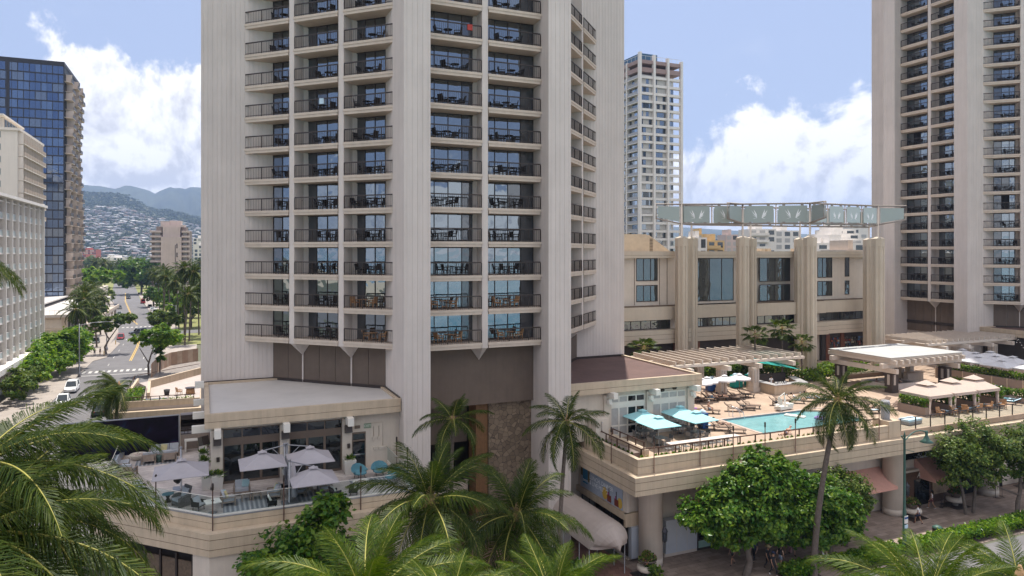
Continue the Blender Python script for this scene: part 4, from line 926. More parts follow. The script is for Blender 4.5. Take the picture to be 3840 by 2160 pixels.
def lounger(sling, towel=None, back=42):
    t = thing('sun_lounger', 'x', 'sun lounger', (0,0,0), 0, 'brown sling loungers round the pool')
    b = radians(back); m = MB()
    hx, hz = -1.28-.72*cos(b), .34+.72*sin(b)
    for s in (-.32,.32): m.tube([(0,s,.34),(-1.28,s,.34),(hx,s,hz)], .03, 6); 
    for s in (-.32,.32): m.tube([(-1.05,s,.34),(-1.1,s,.58),(-1.5,s,.60)], .025, 5)
    m.tube([(hx,-.32,hz),(hx,.32,hz)], .03, 6); m.tube([(0,-.32,.34),(0,.32,.34)], .03, 6); m.build('frame', M_['black'], t)
    for x in (-.12,-1.45):
        for s in (-.32,.32): l = MB(); l.tube([(x,s,0),(x,s,.34)], .032, 6); l.build('leg', M_['black'], t)
    m = MB(); m.box(-1.28,-.30,.345,-.02,.30,.375); m.build('seat', sling, t)
    m = MB(); m.cbox((-1.28-.36*cos(b),0,.355+.36*sin(b)),(.70,.60,.03),0,0,0,b); m.build('backrest', sling, t)
    if towel: m = MB(); m.cbox((-1.32-.36*cos(b),.03,.385+.36*sin(b)),(.66,.46,.035),0,0,0,b); m.box(-1.2,-.24,.376,-.45,.24,.40); m.build('towel', towel, t)
    return t
LG = [lounger(M_['sling']), lounger(M_['sling'], M_['towel']), lounger(M_['aqua'], M_['towel'], 30), lounger(M_['sling'], mat('purple_towel', (.27,.10,.36), .9))]
used = set()
def put_l(k, x, y, deg, label):
    if k in used: return dup(LG[k], (x,y,D), radians(deg), label)
    used.add(k); o = LG[k]; o.location = (x,y,D); o.rotation_euler = (0,0,radians(deg)); o['label'] = label; return o
G = -38
for k, x, y, a, lab in ((3,25.0,6.3,G,'brown lounger with a purple towel beside the pool pavilion corner'),(0,26.2,5.0,G,'brown lounger next to the seated bather, near the pavilion corner'),(0,28.95,4.85,G,'brown lounger right behind the pool ladder, left of its pair'),
    (0,30.5,4.85,G,'brown lounger in the front row, left one of the pair behind the pool ladder'),(0,31.5,5.2,G,'brown lounger in the front row, right one of the pair behind the pool ladder'),(0,35.1,5.2,G,'brown lounger directly behind the white pool lift'),
    (0,36.2,5.9,G,'brown lounger between the pool lift and the towelled lounger'),(1,37.6,5.3,G,'lounger with pale blue towels right of the pool lift'),(1,39.7,5.5,G,'lounger with blue striped towel near the bar corner'),(2,40.6,4.2,G,'blue lounger with towels behind the tall right palm'),
    (0,27.6,9.8,G,'brown lounger far left of the back row, half hidden by the pavilion'),(0,28.6,9.6,G,'brown lounger second from left in the back row under a white umbrella'),(1,30.1,9.9,G,'lounger with pale towel carrying a reclining man in blue shorts'),(0,31.2,9.7,G,'lounger carrying a reclining bather in dark clothes'),
    (0,32.4,9.3,G,'brown lounger under the middle white umbrella, left one'),(0,33.3,9.5,G,'brown lounger under the middle white umbrella, right one'),(0,34.9,9.8,G,'brown lounger under the right white umbrella near the bar'),
    (1,20.8,1.2,-30,'dark backed lounger with towel nearest the pool pavilion corner column'),(1,21.8,.3,-30,'dark backed lounger with a draped towel, second by the teal umbrella'),(0,22.7,-.7,-30,'dark backed lounger third in the row beside the teal umbrella'),(0,23.3,-1.9,-30,'brown lounger at the pool corner, nearest the long bar table'),
    (0,43.3,1.7,168,'brown lounger facing the pool just left of the hot tub steps'),(0,39.7,1.0,168,'brown lounger at the right end of the pool by the palm crown'),(1,39.6,-.7,168,'brown lounger with towel at the right end of the pool'),(0,42.4,-.2,168,'brown lounger beside the silver column heater'),(0,41.2,2.6,168,'brown lounger at the right end of the pool, farthest one'),
    (2,46.3,-3.0,98,'blue lounger inside the left cabana'),(2,49.6,-3.0,98,'blue lounger inside the middle cabana'),(2,53.0,-3.0,98,'blue lounger inside the right cabana'),(2,56.6,-2.6,120,'blue lounger right of the cabanas, left one'),(2,58.0,-2.2,120,'blue lounger right of the cabanas carrying a sunbather')):
    put_l(k, x, y, a, lab)
sdt = MB(); sdt.box(-.25,-.25,.42,.25,.25,.46)
for sx in (-.2,.2):
    for sy in (-.2,.2): sdt.box(sx-.025,sy-.025,0,sx+.025,sy+.025,.42)
sdm = sdt.mesh('side_table', M_['black'])
for x, y, lab in ((34.0,5.7,'small dark side table left of the pool lift lounger'),(29.6,5.6,'small dark side table between front row loungers'),(33.9,10.1,'small dark side table between back row loungers'),(27.9,10.6,'small dark side table at the left of the back row')):
    tag(put(sdm, 'side_table', None, (x,y,D)), lab, 'side table', 'dark side tables by the loungers')

def umbrella(fab, r, ze, zp, n, pole, name='umbrella', cat='umbrella', vent=True, square=False, drop=.14):
    t = thing(name, 'x', cat)
    m = MB(); m.tube([(0,0,.05),(0,0,zp)], .028, 8); m.build('pole', pole, t)
    m = MB(); m.lathe([(.28,0),(.28,.05),(.1,.09),(.05,.12)], 14); m.build('base', M_['metal'], t)
    ring = [(cos(2*pi*(k+.5)/n)*r*(sqrt(2) if square else 1), sin(2*pi*(k+.5)/n)*r*(sqrt(2) if square else 1)) for k in range(n)]
    m = MB(); seg = 6
    for k in range(n):
        a, b = ring[k], ring[(k+1) % n]
        for s in range(seg):
            f0, f1 = s/seg, (s+1)/seg; sag = lambda f: -.05*sin(pi*f)*r*.4
            pa = lambda q, f: (q[0]*f, q[1]*f, zp-.06-(zp-.06-ze)*f+sag(f))
            m.face([pa(a,f0),pa(a,f1),pa(b,f1),pa(b,f0)], 0)
        m.face([(*a,ze),(a[0]*1.005,a[1]*1.005,ze-drop),(b[0]*1.005,b[1]*1.005,ze-drop),(*b,ze)], 0)
    o = m.build('canopy', fab, t)
    if vent:
        m = MB()
        for k in range(n): a, b = ring[k], ring[(k+1) % n]; m.face([(0,0,zp+.05),(a[0]*.26,a[1]*.26,zp-.10),(b[0]*.26,b[1]*.26,zp-.10)])
        m.build('vent', fab, o)
    m = MB()
    for k in range(n): a = ring[k]; m.tube([(0,0,zp-.12),(a[0]*.98,a[1]*.98,ze-.03)], .012, 4)
    m.build('rib', pole, t)
    return t
def spread(root, spots, group, z=D, rz=0):
    for i, (x, y, lab) in enumerate(spots):
        o = root if i == 0 else dup(root, (0,0,0))
        o.location = (x, y, z); o.rotation_euler = (0,0,rz if i == 0 else rz+R_.uniform(-.06,.06)); o['label'] = lab; o['group'] = group
spread(umbrella(M_['white_fab'], 1.28, 2.0, 2.5, 8, M_['wood']), [(29.4,11.0,'white umbrella on a wooden pole, second from the pavilion roof corner'),(31.9,11.15,'white umbrella on a wooden pole, second from the bar'),(34.0,11.2,'white umbrella on a wooden pole nearest the pool bar'),(28.3,10.6,'white umbrella mostly hidden behind the pool pavilion fascia')], 'white umbrellas over the back row of loungers')
spread(umbrella(M_['teal_fab'], 1.32, 1.78, 2.45, 4, M_['trim'], square=True, drop=.05), [(14.1,.35,'pale teal square umbrella, left one by the glazed doors'),(13.95,-2.15,'pale teal square umbrella nearest the parapet corner'),(18.0,.35,'pale teal square umbrella at the back, by the right-hand glazed doors'),(18.0,-1.85,'pale teal square umbrella at the right, beside the dark loungers')], 'teal umbrellas by the pool pavilion', rz=.05)
spread(umbrella(M_['white_fab'], 1.6, 2.35, 3.05, 4, M_['chrome'], 'parasol', 'parasol', square=True, drop=.10), [(66.9,9.3,'white square parasol nearest the dark post of the bar shelter'),(71.7,11.7,'white square parasol at the back, under the pergola edge'),(70.2,9.0,'white square parasol second from left in the back of the dining terrace'),(67.4,6.7,'white square parasol above the hedge, second from left in front'),(72.9,8.8,'white square parasol with tall peak at the back middle'),
   (70.0,6.3,'white square parasol in the middle of the cluster'),(66.9,3.6,'white square parasol lowest in front, over the long hedge'),(70.9,4.8,'white square parasol right of the middle, back'),(72.4,2.9,'white square parasol at the right edge of the picture, upper'),(67.8,.6,'white square parasol at the right edge of the picture, lower')], 'white parasols on the dining terrace', z=D+.1)

ach = MB()
ach.box(-.24,-.24,.42,.24,.24,.45); ach.cbox((0,.26,.66),(.48,.04,.36),0,0,radians(-8))
for sx in (-1,1):
    for sy in (-1,1): ach.tube([(sx*.24,sy*.24,0),(sx*.23,sy*.23,.62 if sy < 0 else .84)],.018,5)
    ach.tube([(sx*.24,-.24,.62),(sx*.24,.25,.64)],.018,5)
achm = ach.mesh('deck_chair', mat('grey_mesh_chair', (.17,.165,.16), .6, .1))
def dtable(x, y, s, lab):
    t = thing('deck_table', lab, 'table', (x,y,D), .05, 'grey square tables under the teal umbrellas'); m = MB(); m.box(-s,-s,.70,s,s,.74); m.build('tabletop', mat('grey_top', (.20,.21,.22), .4), t)
    for sx in (-1,1):
        for sy in (-1,1): m = MB(); m.tube([(sx*(s-.08),sy*(s-.08),0),(sx*(s-.08),sy*(s-.08),.70)],.025,5); m.build('leg', M_['steel'], t)
TN = {0:'left rear',1:'front left',2:'rear right',3:'front right'}
for k, (x, y) in enumerate(((14.1,.0),(13.95,-2.4),(18.0,.0),(18.0,-2.1))):
    dtable(x, y, .48, 'grey square table under the %s teal umbrella' % TN[k])
    for q, (dx, dy, a, nm) in enumerate(((-.85,0,pi/2,'left of'),(.85,0,-pi/2,'right of'),(0,.8,0,'behind'),(0,-.8,pi,'in front of'))):
        tag(put(achm, 'deck_chair', None, (x+dx,y+dy,D), a+R_.uniform(-.3,.3)), 'grey mesh armchair %s the table under the %s teal umbrella' % (nm, TN[k]), 'chair', 'grey armchairs at the deck tables')
t = thing('bar_table', 'long pale bar table along the pool deck parapet', 'bar table', (12.7,-5.25,D)); m = MB(); m.box(0,-.33,.98,6.8,.33,1.04); m.build('tabletop', mat('pale_counter', (.62,.54,.49), .5, .15, 2), t)
for k in range(7):
    for s in (-.27,.27): m = MB(); x = .15+k*1.07; m.box(x,s-.03,0,x+.05,s+.03,.98); m.box(x,s-.03,.4,x+.05,s+.03,.44); m.build('leg', M_['steel'], t)
for k in range(8): tag(put(achm, 'deck_chair', None, (13.2+k*.85,-4.55,D), pi*0+R_.uniform(-.15,.15)), 'grey mesh chair at the long bar table, %s from the left' % NTH[k], 'chair', 'grey chairs at the long bar table')
# brown handrail, pots and torches on the parapet
hr = thing('handrail', 'dark brown handrail on short posts along the pool deck parapet', 'railing'); m = MB(); p = MB()
pts = [(9.72,.8),(9.72,-5.98),(34.8,-5.98)]
for a, b in zip(pts[:-1], pts[1:]):
    m.tube([(*a,9.05),(*b,9.05)],.05,6); L = (Vector(b)-Vector(a)).length; n = int(L/1.5)
    for k in range(n+1): q = Vector(a).lerp(Vector(b),k/n); p.box(q.x-.04,q.y-.04,8.3,q.x+.04,q.y+.04,9.03)
m.build('rail', M_['rust'], hr); p.build('post', M_['rust'], hr)
hr = thing('handrail', 'short sloping dark handrail above the ramp wall near the glazed doors', 'railing'); m = MB(); m.tube([(10.75,-.2,9.2),(10.75,-4.9,9.2)],.045,6)
for k in range(5): m.box(10.71,-.25-k*1.15,8.7,10.79,-.17-k*1.15,9.2)
m.build('rail', M_['rust'], hr)
m = MB(); m.box(10.55,-5.2,D,10.95,0,8.72); m.box(8.9,0.0,8.0,10.95,.3,9.05); m.prism([(9.76,-4.6),(10.54,-4.6),(10.54,-.01),(9.76,-.01)],D,8.38,1); tag(m.build('ramp_wall', [M_['beige'], mat('taupe_panel', (.21,.165,.145), .8)]), 'beige low wall with taupe sloping panel at the corner of the pool deck', 'wall')
def pot_mesh(mp, ml, seed):
    r = random.Random(seed); m = MB(); m.lathe([(.11,0),(.16,.2),(.17,.22),(.1,.21)],10)
    for k in range(46):
        g = r.uniform(0,6.28); e = r.uniform(.2,1.3); l = r.uniform(.12,.26); v = Vector((cos(g)*cos(e),sin(g)*cos(e),sin(e))); s = Vector((-sin(g),cos(g),0))*.03; c = Vector((0,0,.2))
        m.face([c-s,c+v*l*.6-s*1.4,c+v*l,c+v*l*.6+s*1.4],1)
    return m.mesh('potted_plant',[mp,ml])
PT = [pot_mesh(M_['metal'],M_['leaf2'],1),pot_mesh(M_['terracotta'],M_['leaf3'],2),pot_mesh(M_['metal'],M_['leaf4'],3),pot_mesh(M_['terracotta'],M_['pillow_y'],4)]
PD = ['small green plant in a black pot','leafy plant in a terracotta pot','grey green plant in a black pot','yellowing plant in a terracotta pot']
CARD = ['one','two','three','four','five','six','seven','eight','nine','ten','eleven','twelve','thirteen','fourteen','fifteen','sixteen','seventeen','eighteen','nineteen','twenty']
def card(n): return CARD[n-1] if n <= 20 else ('thirty' if n >= 30 else 'twenty')+('' if n % 10 == 0 else ' '+CARD[n % 10-1]) if n < 40 else 'forty'+('' if n == 40 else ' '+CARD[n-41])
for k in range(10):
    v = R_.choice([0,0,2,1]); tag(put(PT[v],'potted_plant',None,(9.42,.4-k*.62,8.30),R_.uniform(0,6)), '%s, passage-side parapet, number %s from the wall' % (PD[v],card(k+1)),'potted plant','potted plants on the pool parapet')
for k in range(44):
    v = R_.choice([0,1,2,3,1,0]); tag(put(PT[v],'potted_plant',None,(9.6+k*.57+R_.uniform(-.1,.1),-6.26,8.30),R_.uniform(0,6)), '%s, front parapet, number %s from the corner' % (PD[v],card(k+1)),'potted plant','potted plants on the pool parapet')
torch(8.62,-3.5,7.4,10.3,'dark torch pole on the passage side of the pool parapet'); TW = ['at the corner of the pool parapet','left of the long bar table','above the right end of the long bar table','in front of the pool corner','in front of the middle of the pool','beside the hanging palm frond at the pool','right of the palm trunk at the pool parapet']
for k, x in enumerate((10.2,14.4,17.6,20.8,24.0,27.1,33.6)): torch(x,-6.96,7.5,10.28,'dark torch pole '+TW[k])
# bar, bins, lift, ladder
bar = thing('pool_bar', 'cream stone U-shaped pool bar with pale counter under the pergola', 'bar'); m = MB()
m.prism([(37.9,10.0),(42.6,10.0),(42.6,10.6),(37.9,10.6)],D,9.0); m.prism([(42.0,10.6),(42.6,10.6),(44.2,13.4),(43.6,13.7)],D,9.0); m.prism([(37.9,10.6),(38.5,10.6),(38.5,14.5),(37.9,14.5)],D,9.0); m.build('front', M_['beige'], bar)
m = MB(); m.prism([(37.75,9.85),(42.7,9.85),(44.4,13.5),(43.5,13.8),(41.9,10.75),(38.65,10.75),(38.65,14.6),(37.75,14.6)],9.001,9.08); m.build('counter', mat('bar_counter', (.42,.41,.41), .35, .2, 4), bar)
m = MB(); m.box(38.7,14.0,D,43.4,14.4,9.5); m.build('back_wall', M_['roomdark'], bar)
m = MB()
for k in range(14): m.lathe([(.05,0),(.06,.12),(.03,.25)],8,R_.randrange(2),(38.3+R_.uniform(0,1.6),10.2+R_.uniform(0,.3),9.08))
tag(m.build('bar_glasses', [M_['trim'],M_['steel']]), 'cluster of glasses and napkins standing on the pool bar counter', 'glasses')
for x, y, mt, lab in ((37.0,15.2,'green_fab','teal cloth towel cart left of the bartender'),(39.0,15.0,'green_fab','teal cloth towel cart piled with towels behind the bar'),(33.0,14.6,'bluebin','dark blue towel bin behind the white umbrellas'),(20.9,.95,'bluebin','narrow dark blue bin beside the pavilion corner pilaster')):
    t = thing('towel_bin', lab, 'towel bin', (x,y,D), 0, 'coloured towel bins on the deck'); w = .6 if y > 2 else .28; m = MB(); m.box(-w,-.45,.1,w,.45,1.45); m.build('body', M_[mt], t); m = MB(); m.ball((0,0,1.5),(w*.8,.4,.22),0,10,6); m.build('towel_pile', M_['towel'], t)
t = thing('pool_lift', 'white pool lift chair on a wheeled base at the pool edge', 'pool lift', (33.3,3.9,D), radians(8)); m = MB(); m.box(-.9,-.35,.1,1.0,.45,.42); m.box(.3,-.4,.42,1.05,.4,.62); m.build('base', M_['trim'], t); m = MB(); m.tube([(.1,0,.4),(.1,0,1.7),(-.9,-.1,1.35)],.06,8); m.tube([(.5,.1,.5),(.1,0,1.5)],.05,6); m.build('arm', M_['trim'], t); m = MB(); m.box(-1.2,-.35,.6,-.7,.2,.68); m.cbox((-.68,-.08,.95),(.06,.5,.6)); m.build('seat', M_['trim'], t)
m = MB()
for y in (3.2,3.75): m.tube([(26.5,y+.3,D),(26.5,y+.3,D+.85),(26.75,y+.1,D+.95),(27.2,y-.35,D+.5),(27.3,y-.55,7.6)],.03,6)
tag(m.build('pool_ladder', M_['chrome']), 'curved chrome handrails at the left end of the pool', 'handrail')
t = thing('shade_sail', 'dark teal triangular shade sail beside the pool bar', 'shade sail'); m = MB(); m.face([(38.0,14.6,11.15),(44.6,12.6,9.95),(42.2,17.4,11.0)]); m.build('cloth', M_['green_fab'], t)
ht = thing('hot_tub', 'raised square hot tub with dark rim behind the cabanas', 'hot tub'); m = MB(); m.box(51.9,6.7,D,57.2,7.0,8.6); m.box(51.9,10.3,D,57.2,10.6,8.6); m.box(51.9,7.001,D,52.2,10.299,8.6); m.box(56.9,7.001,D,57.2,10.299,8.6); m.build('surround', M_['tower'], ht); m = MB(); m.box(52.201,7.001,D,56.899,10.299,8.45); m.build('water', water('tub_water', (.06,.11,.13), .6, 3), ht)
m = MB(); m.box(58.6,9.6,D,61.4,10.2,9.0); m.box(58.8,10.6,D,59.4,11.2,9.5); m.box(60.2,10.5,D,60.9,11.2,10.2); m.box(58.4,9.5,9.001,61.6,10.3,9.06); tag(m.build('service_counter', M_['beige2']), 'pale service counter with boxes between the hot tub and hedge', 'counter')
for x, y, lab, z in ((35.6,-5.95,'silver louvred column heater standing on the parapet end','8.95'),(31.2,17.5,'silver louvred column behind the left pergola column','D')):
    t = thing('column_heater', lab, 'heater', (x,y,8.951 if z != 'D' else D), 0, 'silver louvred columns'); m = MB()
    for k in range(14): m.lathe([(.40,k*.115),(.36,k*.115+.10)],12)
    m.lathe([(.34,0),(.34,1.66)],12); m.build('body', mat('silver_louvre', (.42,.42,.44), .4, .1, metal=.5), t)
# cabanas
M_['cabcurt'] = mat('cabana_curtain', (.44,.36,.32), .9, .1, 5)
def cabana(cx, cy, lab):
    t = thing('cabana', lab, 'cabana', (cx,cy,D), 0, 'tan canvas cabanas on the pool deck'); w = 1.66
    for sx in (-1,1):
        for sy in (-1,1):
            m = MB(); m.tube([(sx*(w-.1),sy*(w-.1),0),(sx*(w-.1),sy*(w-.1),1.95)],.04,6); m.build('post', M_['tan_fab'], t)
            m = MB(); m.tube([(sx*(w-.18),sy*(w-.16),1.85),(sx*(w-.22),sy*(w-.2),1.1),(sx*(w-.2),sy*(w-.18),.75),(sx*(w-.2),sy*(w-.18),.05)],[.20,.13,.10,.17],10); m.build('curtain', M_['cabcurt'], t)
    m = MB(); q = [(-w,-w),(w,-w),(w,w),(-w,w)]
    for k in range(4):
        a, b = q[k], q[(k+1)%4]; m.face([(*a,1.95),(*b,1.95),(b[0]*.33,b[1]*.33,2.66),(a[0]*.33,a[1]*.33,2.66)]); m.face([(*a,1.95),(*b,1.95),(b[0]*1.01,b[1]*1.01,1.68),(a[0]*1.01,a[1]*1.01,1.68)])
    o = m.build('roof', M_['tan_fab'], t); m = MB()
    for k in range(4): a, b = q[k], q[(k+1)%4]; m.face([(a[0]*.42,a[1]*.42,2.78),(b[0]*.42,b[1]*.42,2.78),(0,0,3.18)])
    m.build('vent_cap', M_['tan_fab'], o)
cabana(45.75,-2.35,'tan cabana with pointed roof, left of the three'); cabana(49.45,-2.3,'tan cabana with pointed roof, middle of the three'); cabana(53.15,-2.2,'tan cabana with pointed roof, right of the three')
def leafbox(x0,y0,z0,x1,y1,z1,n,s,mats,r=None):
    m = MB(); r = r or R_
    for k in range(n):
        v = Vector((r.uniform(x0,x1),r.uniform(y0,y1),z0+(z1-z0)*r.random()**.6+ .25*(z1-z0)*sin(k*1.7+x0)*r.random())); a = Vector((r.gauss(0,1),r.gauss(0,1),r.gauss(0,.6))).normalized()*s*r.uniform(.6,1.3); b = a.cross(Vector((r.gauss(0,1),r.gauss(0,1),r.gauss(0,1)+1))).normalized()*s*.6
        m.face([v-a,v+b,v+a,v-b], r.randrange(len(mats)))
    return m
def planter(x0,y0,x1,y1,h,hh,n,lab,leaf,s=.12,cat='planter',grp='taupe planters on the pool deck',posts=0):
    t = thing('planter_box', lab, cat, ((x0+x1)/2,(y0+y1)/2,D), 0, grp); a, b = (x1-x0)/2,(y1-y0)/2
    m = MB(); m.box(-a,-b,0,a,b,h); m.build('box', M_['taupe'], t)
    if posts:
        m = MB()
        for k in range(posts): yy = -b+2*b*k/(posts-1); m.box(-a-.05,yy-.06,0,-a-.001,yy+.06,h+.02)
        m.build('batten', M_['beige'], t)
    leafbox(-a,-b,h-.05,a,b,h+hh,n,s,leaf).build('shrub', leaf, t)
M_['taupe'] = mat('taupe_planter', (.27,.205,.165), .8, .06, 2)
LV = [M_['leaf3'],M_['leaf1'],M_['leaf2']]
planter(43.55,-3.9,44.2,-.9,.85,.8,900,'taupe planter with shrubs at the left cabana',LV); planter(47.3,-3.9,47.9,-.6,.8,.75,900,'taupe planter with shrubs between left and middle cabanas',LV); planter(51.0,-3.9,51.6,-.6,.8,.75,900,'taupe planter with shrubs between middle and right cabanas',LV); planter(54.9,-3.9,55.5,-.6,.8,.75,900,'taupe planter with shrubs right of the last cabana',LV)
planter(58.5,-5.0,59.3,.5,.62,.7,1500,'long taupe planter of leafy shrubs near the right edge',LV,posts=4); planter(65.0,-3.5,65.9,10.6,1.3,.75,3600,'long taupe planter wall topped with a hedge below the parasols',[M_['leaf2'],M_['leaf3'],M_['leaf2']],.13,posts=9)
planter(61.0,2.4,61.8,7.0,.5,.55,900,'low planter of shrubs beside the shelter post',LV); planter(52.5,14.2,62,15.2,.5,.8,1100,'flowering hedge planter behind the hot tub',LV)
gr = thing('glass_railing', 'glass railing on dark posts along the front of the cabana deck', 'railing'); m = MB(); p = MB(); r = MB()
for k in range(26):
    x = 36.6+k*1.95; p.box(x-.035,-6.72,7.46,x+.035,-6.64,9.0); m.box(x+.06,-6.69,8.02,x+1.89,-6.675,8.88)
    p.lathe([(.06,0),(.06,.05)],8,0,(x,-6.68,7.62)); p.lathe([(.06,0),(.06,.05)],8,0,(x,-6.68,8.3))
r.tube([(36.5,-6.68,9.02),(87,-6.68,9.02)],.035,6); m.build('glass_panel', M_['screen'], gr); p.build('post', M_['metal'], gr); r.build('top_rail', M_['metal'], gr)
t = thing('daybed', 'pale aqua round-cornered ottoman behind the glass railing', 'ottoman', (39.8,-5.2,D), .1); m = MB(); m.box(-1,-.5,.05,1,.5,.32); m.build('base', M_['steel'], t); m = MB(); m.box(-1.02,-.52,.321,1.02,.52,.5); m.build('cushion', M_['towel'], t)
t = thing('daybed', 'wooden daybed with blue cushions right of the cabanas', 'daybed', (61.5,.6,D), 0); m = MB(); m.box(-1,-.8,0,1,.8,.35); m.box(-1,.8,0,1,.9,.8); m.build('frame', M_['wood'], t); m = MB(); m.box(-.95,-.75,.351,.95,.75,.5); m.cbox((-.3,.55,.65),(.5,.15,.4)); m.cbox((.4,.55,.65),(.5,.15,.4)); m.build('cushion', mat('blue_cushion', (.16,.24,.40), .9), t)
wch = chair_mesh(M_['wood'], 'wooden_chair')
for k, (x, y) in enumerate(((45.0,-4.4),(46.8,-4.5),(48.6,-4.4),(50.4,-4.5),(52.2,-4.4),(54.2,-4.5))): tag(put(wch,'wooden_chair',None,(x,y,D),k), 'wooden armchair in front of the %s cabana, %s one' % (['left','middle','right'][k//2],['left','right'][k%2]),'chair','wooden armchairs by the cabanas')
dt = rtable_mesh(M_['metal'],'dining_table',.5,.74); dc = chair_mesh(M_['black'],'dining_chair')
for k in range(8):
    x, y = 67.2+(k%4)*1.8, 1.2+(k//4)*5.5; tag(put(dt,'dining_table',None,(x,y,D)),'round dark dining table under the parasols, %s along the %s row'%(NTH[k%4],['front','back'][k//4]),'table','dining tables under the parasols')
    for s in (-.8,.8): tag(put(dc,'dining_chair',None,(x+s,y,D),pi/2 if s<0 else -pi/2),'dark dining chair %s the %s table of the %s parasol row'%('left of' if s<0 else 'right of',NTH[k%4],['front','back'][k//4]),'chair','dining chairs under the parasols')
# string lights
m = MB(); b = MB()
for a, c in (((83.5,12.0,12.2),(72,2.5,11.2)),((83.5,14.0,12.2),(84,2.0,11.4)),((80,12.3,12.0),(90,4.0,11.9))):
    A, C = Vector(a), Vector(c); pts = [A.lerp(C,k/12)-Vector((0,0,.7*sin(pi*k/12))) for k in range(13)]; m.tube(pts,.015,4)
    for q in pts[1:-1]: b.ball((q.x,q.y,q.z-.1),.07,0,6,4)
t = thing('string_lights','strings of small bulbs hung over the dining terrace at the right','lights'); m.build('cord',M_['metal'],t); b.build('bulb',M_['trim'],t)

# ------------------------------------------------------------------ left terrace furniture
TC = {}
def cantilever(px, py, cx, cy, ze, lab, top=10.85, w=1.42, rz=0.0, arm=True):
    t = thing('cantilever_umbrella', lab, 'umbrella', (px,py,D), rz, 'grey cantilever umbrellas on the left terrace'); dx, dy = cx-px, cy-py; h = ze-D; hp = h+.72
    m = MB(); m.tube([(0,0,0),(0,0,top-D)],.075,10); m.lathe([(.10,top-D-.05),(.10,top-D+.04),(.03,top-D+.06)],10); m.build('post', M_['steel'], t)
    m = MB(); m.box(-.5,-.5,0,.5,.5,.07); m.build('base', M_['steel'], t)
    m = MB(); m.tube([(0,0,top-D-.08),(dx,dy,hp+.03)],.035,8); m.tube([(0,0,h-.4),(dx*.55,dy*.55,(top-D+hp)/2-.05)],.025,6); m.build('arm', M_['steel'], t)
    m = MB(); q = [(-w,-w),(w,-w),(w,w),(-w,w)]
    for k in range(4):
        a, b = q[k], q[(k+1)%4]; mid = ((a[0]+b[0])/2*1.0,(a[1]+b[1])/2*1.0)
        for A, B in ((a,mid),(mid,b)):
            for s in range(4):
                f0, f1 = s/4,(s+1)/4; z = lambda f, e: hp-(hp-h)*f - .06*sin(pi*f) + (0.03 if e else 0)*f
                m.face([(dx+A[0]*f0,dy+A[1]*f0,z(f0,0)),(dx+A[0]*f1,dy+A[1]*f1,z(f1,0)),(dx+B[0]*f1,dy+B[1]*f1,z(f1,0)),(dx+B[0]*f0,dy+B[1]*f0,z(f0,0))])
        m.face([(dx+a[0],dy+a[1],h),(dx+b[0],dy+b[1],h),(dx+b[0],dy+b[1],h-.04),(dx+a[0],dy+a[1],h-.04)])
    o = m.build('canopy', M_['grey_fab'], t)
    m = MB(); m.face([(dx-.28,dy-.28,hp-.04),(dx+.28,dy-.28,hp-.04),(dx+.28,dy+.28,hp-.04),(dx-.28,dy+.28,hp-.04)]); m.lathe([(.3,-.03),(.1,.06),(.03,.12)],4,0,(dx,dy,hp),False); m.build('vent', M_['grey_fab'], o)
cantilever(-15.45,-.75,-17.0,-2.35,10.2,'grey square cantilever umbrella left of the central post'); cantilever(-15.3,-.7,-14.0,-2.45,10.2,'grey square cantilever umbrella behind, right of the central post')
cantilever(-15.5,-4.25,-14.1,-4.75,9.5,'grey square cantilever umbrella in front, nearest the glass railing',10.7); cantilever(-21.9,1.5,-21.8,-1.7,10.05,'grey square cantilever umbrella alone at the left of the terrace',10.75,1.6)
m = MB(); m.tube([(-15.25,-4.0,8.3),(-15.22,-4.0,9.4),(-15.25,-4.0,10.5)],[.28,.22,.08],9); tag(m.build('folded_umbrella', M_['grey_fab']), 'folded grey canvas umbrella wrapped against the front post', 'umbrella')
m = MB(); m.tube([(-22.15,1.0,9.2),(-22.1,1.0,8.7),(-22.05,1.05,8.5)],[.22,.26,.1],7); tag(m.build('folded_cover', M_['black']), 'dark rolled cover hanging below the left terrace umbrella', 'cover')
def sofa(w, seats, pil, lab, x, y, rz, name='terrace_sofa', cat='sofa', group='wooden framed sofas on the left terrace'):
    t = thing(name, lab, cat, (x,y,D), rz, group); a = w/2
    m = MB(); m.box(-a,-.42,.22,a,.42,.30); m.box(-a,.36,.3,a,.42,.72)
    for s in (-1,1): m.box(s*a-.04,-.42,.52,s*a+.04,.42,.58)
    m.build('frame', M_['greywood'], t)
    for sx in (-1,1):
        for sy in (-1,1): l = MB(); l.box(sx*a-.05,sy*.38-.04,0,sx*a+.05,sy*.38+.04,.52); l.build('leg', M_['greywood'], t)
    for k in range(seats):
        x0, x1 = -a+.06+(w-.12)*k/seats, -a+.06+(w-.12)*(k+1)/seats
        m = MB(); m.box(x0+.01,-.42,.301,x1-.01,.30,.46); m.build('seat_cushion', M_['cushion'], t); m = MB(); m.cbox(((x0+x1)/2,.28,.66),((x1-x0)-.04,.14,.46),0,0,radians(-12)); m.build('back_cushion', M_['cushion'], t)
    for k, (px, mm) in enumerate(pil): m = MB(); m.cbox((px,.13,.66),(.44,.14,.44),.15,0,radians(-20),radians(10)); m.build('pillow', M_[mm], t)
    return t
S_ = sofa
S_(2.1,3,[(-.75,'cushion'),(-.05,'pillow_y'),(.75,'cushion')],'three-seat sofa with yellow pillow in front of the purple screen',-23.3,10.6,0)
S_(.9,1,[(.1,'pillow_y'),(.2,'pillow_b')],'single armchair with aqua and yellow pillows at the left of the striped rug',-19.1,-2.9,radians(95),'terrace_armchair','armchair')
S_(.95,1,[(.25,'pillow_b')],'single armchair with aqua pillow behind the paired low tables',-18.2,-1.2,0,'terrace_armchair','armchair')
